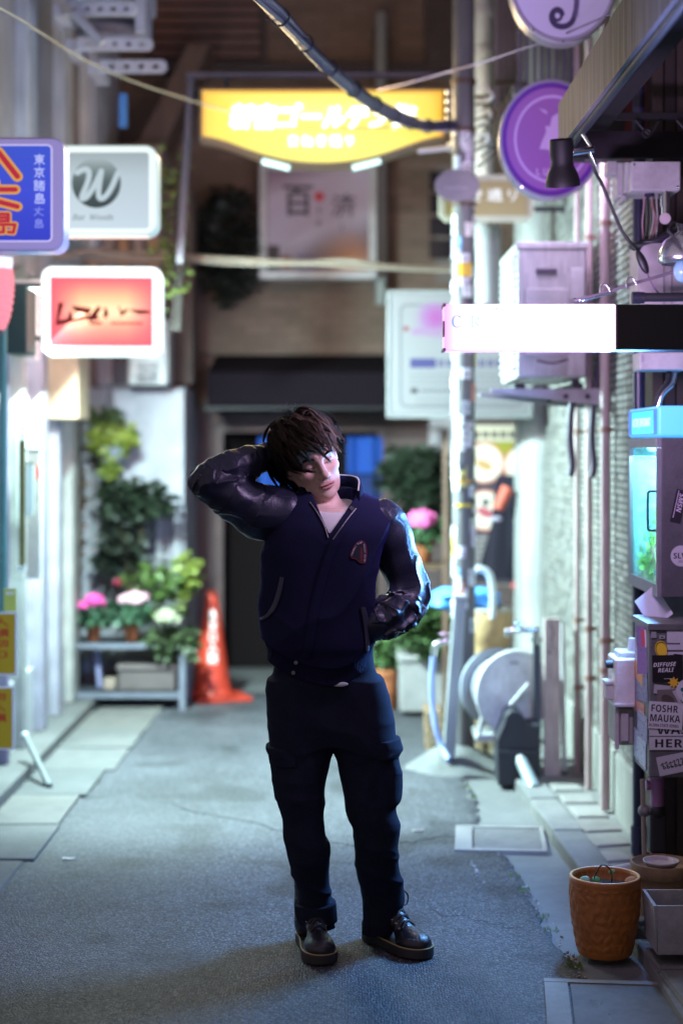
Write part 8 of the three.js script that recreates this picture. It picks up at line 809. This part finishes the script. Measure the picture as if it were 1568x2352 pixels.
  { const p = hg.attributes.position, c = new Float32Array(p.count * 3); for (let i = 0; i < p.count; i++) { tmp.fromBufferAttribute(p, i); const w = tmp.clone().applyMatrix4(Hi), ax = Math.abs(w.x), n = 1 + 0.06 * vnoise(w.x * 90, w.y * 90, w.z * 90); let q = [0.58 * n, 0.41 * n, 0.325 * n]; const mixc = (t, a) => { q = q.map((v, j) => lerp(v, a[j], t)); };
      mixc(0.35 * Math.exp(-(Math.pow((ax - 0.045) / 0.022, 2) + Math.pow((w.y + 0.035) / 0.022, 2))), [0.56, 0.27, 0.21]); mixc(0.3 * Math.exp(-(Math.pow(w.x / 0.014, 2) + Math.pow((w.y + 0.037) / 0.014, 2))), [0.56, 0.26, 0.2]); const lip = w.z > 0.07 ? sstep(1.25, 0.8, Math.hypot(w.x / 0.0245, (w.y + 0.0705) / 0.0112)) : 0; mixc(0.75 * lip, [0.42, 0.165, 0.145]); mixc(0.8 * (w.z > 0.06 ? Math.exp(-Math.pow((w.y + 0.0705) / 0.0016, 2)) * sstep(0.028, 0.02, ax) : 0), [0.14, 0.05, 0.045]); const lash = w.z > 0.055 ? Math.exp(-Math.pow((w.y + 0.007 + 14 * Math.pow(ax - 0.031, 2) * 0 ) / 0.0016, 2)) * sstep(0.019, 0.014, Math.abs(ax - 0.031)) : 0; mixc(0.8 * lash, [0.03, 0.018, 0.015]); mixc(0.25 * (w.z > 0.05 ? Math.exp(-(Math.pow((ax - 0.031) / 0.018, 2) + Math.pow((w.y - 0.002) / 0.009, 2))) : 0), [0.36, 0.2, 0.17]); c.set(q, i * 3); }
    hg.setAttribute('color', new THREE.BufferAttribute(c, 3)); }
  // right hand, reaching into the hair behind the head
  const w0 = [mx(632), my(1047), -0.058], pm = [mx(664), my(1030), -0.078], fg = []; for (let i = 0; i < 4; i++) { const b = [mx(684 + i * 3), my(1008 + i * 13), -0.088], m1 = [mx(712 + i * 2), my(1000 + i * 13), -0.10 - 0.004 * i], m2 = [mx(730 - i * 2), my(1000 + i * 12), -0.11], e = [mx(742 - i * 4), my(1003 + i * 11), -0.108]; fg.push([b, m1, m2, e]); }
  const handD = (x, y, z) => { let d = cap(x, y, z, w0, pm, 0.026, 0.032); d = smin(d, cap(x, y, z, pm, [mx(688), my(1026), -0.086], 0.032, 0.03), 0.02); for (const [a, b, c, e] of fg) { let q = cap(x, y, z, a, b, 0.0105, 0.0095); q = smin(q, cap(x, y, z, b, c, 0.0095, 0.0085), 0.006); q = smin(q, cap(x, y, z, c, e, 0.0085, 0.0075), 0.006); q = smin(q, cap(x, y, z, pm, a, 0.014, 0.0105), 0.008); d = smin(d, q, 0.005); } let t = cap(x, y, z, pm, [mx(676), my(1060), -0.06], 0.016, 0.0115); t = smin(t, cap(x, y, z, [mx(676), my(1060), -0.06], [mx(697), my(1074), -0.062], 0.0115, 0.009), 0.006); return smin(d, t, 0.008); };
  const fs = arm([[592, 1054, -0.02, 0.03], [632, 1047, -0.058, 0.026]]), hh = nets((x, y, z) => smin(handD(x, y, z), fs(x, y, z)[0], 0.01), [mx(565), my(1100), -0.16], [mx(770), my(975), 0.04], 0.0032); hh.setAttribute('color', new THREE.BufferAttribute(new Float32Array(hh.attributes.position.count * 3).map((_, i) => [0.55, 0.35, 0.27][i % 3]), 3));
  { const g = mergeGeometries([hg, hh]); metreUV(g); g.translate(0, 0, -D); const pore = tex(256, (u, v) => 0.6 * n256(u, v) + 0.4 * n128(u, v)); const sk = std([1, 1, 1], 0.6, { physical: true, vertexColors: true, bumpMap: rep(pore, 0.05), bumpScale: 0.0005, specularIntensity: 0.45 }); mesh('body', g, sk, man); }
  // ---- hair
  { const r = RNG(123), crown = V3(0.012, 0.86, -0.42).normalize(), C = V3(0, 0.032, -0.014), S = V3(0.082, 0.094, 0.103), pos = [], nor = [], colr = [], ix = [];
    const strand = (pts, w0, w1, c) => { const b0 = pos.length / 3, n = pts.length; for (let i = 0; i < n; i++) { const p = pts[i], t = pts[Math.min(i + 1, n - 1)].clone().sub(pts[Math.max(0, i - 1)]).normalize(), o = p.clone().sub(C).normalize(), s = t.clone().cross(o).normalize(), u = s.clone().cross(t).normalize(), w = lerp(w0, w1, Math.pow(i / (n - 1), 1.6)); for (const [a, b] of [[-0.87, -0.5], [0.87, -0.5], [0, 1]]) { const d = s.clone().multiplyScalar(a).add(u.clone().multiplyScalar(b)), q = p.clone().add(d.clone().multiplyScalar(w)).applyMatrix4(H), e = d.transformDirection(H); pos.push(q.x, q.y, q.z - D); nor.push(e.x, e.y, e.z); colr.push(...c); } } for (let i = 0; i + 1 < n; i++) for (let j = 0; j < 3; j++) { const a = b0 + i * 3 + j, b = b0 + i * 3 + (j + 1) % 3; ix.push(a, b, a + 3, b, b + 3, a + 3); } };
    const locks = []; let tries = 0; while (locks.length < 330 && tries++ < 9000) { // lock by lock: roots inside the hairline, spread out over the scalp
      const z = 2 * r() - 1, a = r() * 6.283, q = Math.sqrt(1 - z * z), d = V3(q * Math.cos(a), z, q * Math.sin(a)), y = C.y + d.y * S.y, f = d.z;
      const line = f > 0 ? lerp(0.012, 0.080, sstep(0.15, 0.75, f)) : lerp(0.012, -0.07, sstep(0, -0.6, f)); if (y < line) continue; if (locks.some((o) => o.d.distanceToSquared(d) < 0.0075)) continue;
      let t = d.clone().multiplyScalar(d.dot(crown)).sub(crown); if (t.lengthSq() < 1e-4) t.set(1, 0, 0); t.normalize(); t.applyAxisAngle(d, 0.3 + 1.25 * (r() - 0.5) + 0.5 * vnoise(d.x * 2, d.y * 2, d.z * 2 + 4));
      const right = sstep(0.2, 0.6, d.x), left = sstep(-0.2, -0.6, d.x), top = Math.max(0, d.y); let A = (0.75 + 0.65 * r()) * (y < 0.01 ? 0.5 + 0.35 * left : 1) * (1 - 0.25 * right);
      const lim = lerp(lerp(0.027, 0.046, sstep(0.1, 0.5, d.x)), 0.006, left) + 0.034 * (r() - 0.4); for (let k2 = 0; k2 < 16; k2++) { const e = d.clone().multiplyScalar(Math.cos(A)).add(t.clone().multiplyScalar(Math.sin(A))); if (e.z < (d.x > 0.2 ? -0.4 : 0.2) || C.y + e.y * S.y * 1.15 - 0.012 > lim) break; A *= 0.92; }
      locks.push({ d, t, A, y, lift: (0.13 + 0.32 * r() * r() + 0.06 * r()) * (1 - 0.45 * right * sstep(0.06, 0.0, y)) + 0.24 * top + 0.20 * left + (d.y > 0.8 && r() > 0.6 ? 0.16 : 0), flick: 0.34 * (r() - 0.36), bend: V3(r() - 0.5, 0.5 * (r() - 0.6), r() - 0.5).multiplyScalar(0.026), tone: 0.5 + 1.0 * r() * r() + 0.15 * r() }); }
    const curve = (L, s) => { const an = s * L.A, e = L.d.clone().multiplyScalar(Math.cos(an)).add(L.t.clone().multiplyScalar(Math.sin(an))), lf = 1.0 + L.lift * Math.sin(Math.min(1, s * 1.4) * 1.571) * (1 - 0.35 * s * s) + L.flick * s * s * s; return V3(C.x + e.x * S.x * lf, C.y + e.y * S.y * lf - 0.014 * s * s, C.z + e.z * S.z * lf).add(L.bend.clone().multiplyScalar(s * s)); };
    for (const L of locks) { const g = []; for (let i = 0; i <= 9; i++) g.push(curve(L, i / 9)); const side = g[5].clone().sub(g[2]).normalize().cross(L.d).normalize(), n = 30;
      for (let q = 0; q < n; q++) { const u = (r() + r() - 1) * 0.0125, w = r() * r() * 0.007, lag = 0.82 + 0.18 * r(), j1 = 0.004 * (r() - 0.5), j2 = 0.004 * (r() - 0.5), stray = r() > 0.93 ? 0.012 : 0.002, sx = (r() - 0.5) * stray, sy = (r() - 0.5) * stray, pts = g.map((_, i) => { const s = i / 9, k2 = Math.pow(1 - s * 0.88, 0.8), p = curve(L, s * lag), o = p.clone().sub(C).normalize(); return p.add(side.clone().multiplyScalar(u * k2 + j1 * s)).add(o.multiplyScalar(w * k2 * Math.min(1, s * 3) + j2 * s * s)).add(V3(sx * s * s, sy * s * s, 0)); }); const v = L.tone * (0.65 + 0.7 * r()); strand(pts, q % 5 ? 0.0011 : 0.0019, 0.0003, [0.46 * v, 0.325 * v, 0.225 * v]); } }
    for (let i = 0; i < 46; i++) { const d = V3(0.5 * (r() - 0.5), 0.9, 0.5 * (r() - 0.6)).normalize(), up = V3((r() - 0.6) * 0.8, 1, (r() - 0.5) * 0.6).normalize(), pts = []; for (let j = 0; j <= 6; j++) { const s = j / 6; pts.push(V3(C.x + d.x * S.x * 1.15, C.y + d.y * S.y * 1.15, C.z + d.z * S.z * 1.15).add(up.clone().multiplyScalar(0.05 * s * (0.5 + 0.6 * (i % 5) / 4))).add(V3(0.02 * s * s * (r() - 0.5), -0.008 * s * s, 0))); } strand(pts, 0.0009, 0.0002, [0.05, 0.03, 0.02]); }
    const g = new THREE.BufferGeometry(); g.setAttribute('position', new THREE.Float32BufferAttribute(pos, 3)); g.setAttribute('normal', new THREE.Float32BufferAttribute(nor, 3)); g.setAttribute('color', new THREE.Float32BufferAttribute(colr, 3)); g.setIndex(ix);
    // the mass under the strands
    const capD = (x, y, z) => { tmp.set(x, y, z).applyMatrix4(Hi); const { x: u, y: v, z: w } = tmp; let d = ell(u, v, w, [0, 0.034, -0.016], [0.083, 0.095, 0.105]); const f = w > 0 ? lerp(0.005, 0.07, sstep(0.01, 0.085, w)) : lerp(0.005, -0.06, sstep(0, -0.06, w)); return smax(d - 0.004 * vnoise(u * 60, v * 60, w * 60), f - v, 0.012); };
    const cg = nets(capD, [mx(600), my(1110), -0.24], [mx(850), my(900), 0.16], 0.0045); cg.setAttribute('color', new THREE.BufferAttribute(new Float32Array(cg.attributes.position.count * 3).map((_, i) => [0.09, 0.056, 0.038][i % 3]), 3)); cg.translate(0, 0, -D);
    const hm = std([1, 1, 1], 0.5, { vertexColors: true }); const hairMesh = mesh('hair', mergeGeometries([g, cg]), hm, man);
    const bp = { p: [], n: [], c: [], i: [] }; pos.length = nor.length = colr.length = ix.length = 0; for (const s of [-1, 1]) for (let i = 0; i < 90; i++) { const u = i / 90, bx = s * (0.014 + 0.034 * u), by = 0.017 + 0.006 * Math.sin(u * 2.4) + 0.006 * (r() - 0.5), tr = (zz) => head(bx, by, zz); let zz = 0.12; for (let q = 0; q < 40; q++) { const d = tr(zz); if (d < 0.0005) break; zz -= d * 0.8; } const a = V3(bx, by, zz), e = V3(bx + s * 0.008, by + 0.004 - 0.007 * u, zz + 0.0035 - 0.004 * u); strand([a, a.clone().lerp(e, 0.5).add(V3(0, 0.0005, 0.001)), e], 0.0006, 0.0003, [0.035, 0.02, 0.014]); }
    const bg = new THREE.BufferGeometry(); bg.setAttribute('position', new THREE.Float32BufferAttribute(pos, 3)); bg.setAttribute('normal', new THREE.Float32BufferAttribute(nor, 3)); bg.setAttribute('color', new THREE.Float32BufferAttribute(colr, 3)); bg.setIndex(ix); mesh('eyebrows', bg, hm, man); }
  // ---- boots
  for (const [hx, hz, tx, tz, loop] of [[-0.118, -5.395, -0.052, -5.112, 0], [0.085, -5.40, 0.272, -5.178, 1]]) {
    const bt = new THREE.Group(); bt.name = 'boot'; man.add(bt); const dx = tx - hx, dz = tz - hz, L = Math.hypot(dx, dz), ux = dx / L, uz = dz / L; // u runs from heel to toe, v to the side
    const loc = (x, z) => [(x - hx) * ux + (z - hz) * uz, -(x - hx) * uz + (z - hz) * ux], wor = (u, y, v) => V3(hx + ux * u - uz * v, y, hz + uz * u + ux * v);
    const up = (x, y, z) => { const [u, v] = loc(x, z); let d = ell(u, y, v, [0.055, 0.062, 0], [0.052, 0.055, 0.04]); d = smin(d, ell(u, y, v, [L - 0.062, 0.045, 0.003], [0.066, 0.036, 0.049]), 0.02); d = smin(d, cap(u, y, v, [0.078, 0.135, 0], [L - 0.085, 0.058, 0], 0.040, 0.026), 0.025); d = Math.min(d, Math.max(cap(u, y, v, [0.085, 0.14, 0], [L - 0.10, 0.078, 0], 0.041, 0.022), Math.abs(v) - 0.016) - 0.0); d = smin(d, cap(u, y, v, [0.06, 0.08, 0], [0.058, 0.21, 0], 0.045, 0.05), 0.03); d -= 0.0025 * (fold(u * 38, y * 20, v * 12, 2) - 0.4) * sstep(0.1, 0.16, u) * sstep(L - 0.03, L - 0.09, u); return Math.max(d, 0.03 - y); };
    const g = nets(up, [Math.min(hx, tx) - 0.09, 0.02, Math.min(hz, tz) - 0.09], [Math.max(hx, tx) + 0.09, 0.235, Math.max(hz, tz) + 0.09], 0.0045); metreUV(g); mesh('upper', g, std([0.012, 0.012, 0.016], 0.26, { bumpMap: rep(hideB, 0.12), bumpScale: 0.001 }), bt);
    const out = (g2) => { const s = new THREE.Shape(); s.moveTo(-g2, 0); s.bezierCurveTo(-g2, 0.03 + g2, 0.03, 0.04 + g2, 0.07, 0.036 + g2); s.bezierCurveTo(0.12, 0.032 + g2, 0.16, 0.05 + g2, L - 0.07, 0.053 + g2); s.bezierCurveTo(L - 0.02, 0.053 + g2, L + g2, 0.03, L + g2, 0.003); s.bezierCurveTo(L + g2, -0.03, L - 0.02, -0.047 - g2, L - 0.07, -0.047 - g2); s.bezierCurveTo(0.16, -0.044 - g2, 0.12, -0.03 - g2, 0.07, -0.034 - g2); s.bezierCurveTo(0.03, -0.038 - g2, -g2, -0.03 - g2, -g2, 0); return s; };
    const mt = new THREE.Matrix4().makeBasis(V3(ux, 0, uz), V3(-uz, 0, ux), V3(0, -1, 0)).setPosition(hx, 0.033, hz), so = new MB(); so.add(extrude(out(0.004), 0.024, 0.003, 20), mt); so.build('sole', std([0.02, 0.017, 0.016], 0.5), bt);
    const we = new MB(); we.tube(out(0.0045).getSpacedPoints(60).slice(0, -1).map((p) => wor(p.x, 0.037, p.y)), 0.0022, 90, 6, true); we.build('welt', std([0.3, 0.24, 0.1], 0.6), bt);
    const topY = (u, v) => { const p = wor(u, 0, v); let y = 0.24; for (let q = 0; q < 60; q++) { const d = up(p.x, y, p.z); if (d < 0.0006) break; y -= Math.max(0.0006, d * 0.7); } return y + 0.0018; }, on = (u, v) => wor(u, topY(u, v), v); const la = new MB(), ey = new MB(); for (let i = 0; i < 6; i++) { const u = 0.112 + i * 0.0165; for (const s of [1, -1]) { la.tube([on(u - 0.007, 0.027 * s), on(u - 0.002, 0.012 * s), on(u + 0.003, -0.010 * s), on(u + 0.008, -0.027 * s)], 0.0031, 18, 6); const e = on(u - 0.006, 0.029 * s); ey.add(new THREE.TorusGeometry(0.0036, 0.0012, 6, 12).rotateX(-1.1), new THREE.Matrix4().makeTranslation(e.x, e.y, e.z)); } } struct(ey.build('eyelets', M.steel, bt), 'stuff'); if (loop) la.tube([wor(0.11, 0.165, 0.0), wor(0.115, 0.18, -0.035), wor(0.12, 0.16, -0.07), wor(0.125, 0.13, -0.06), wor(0.12, 0.142, -0.02), wor(0.115, 0.16, 0.0)], 0.0027, 30, 6); else la.tube([wor(0.11, 0.16, 0), wor(0.125, 0.17, -0.03), wor(0.135, 0.14, -0.05), wor(0.13, 0.12, -0.045)], 0.0026, 20, 6); la.build('lace', std([0.02, 0.02, 0.024], 0.7), bt);
  }
  settle(man);
}
scene.traverse((o) => { if (o.isMesh) { o.castShadow = true; o.receiveShadow = true; } });
renderer.render(scene, camera);
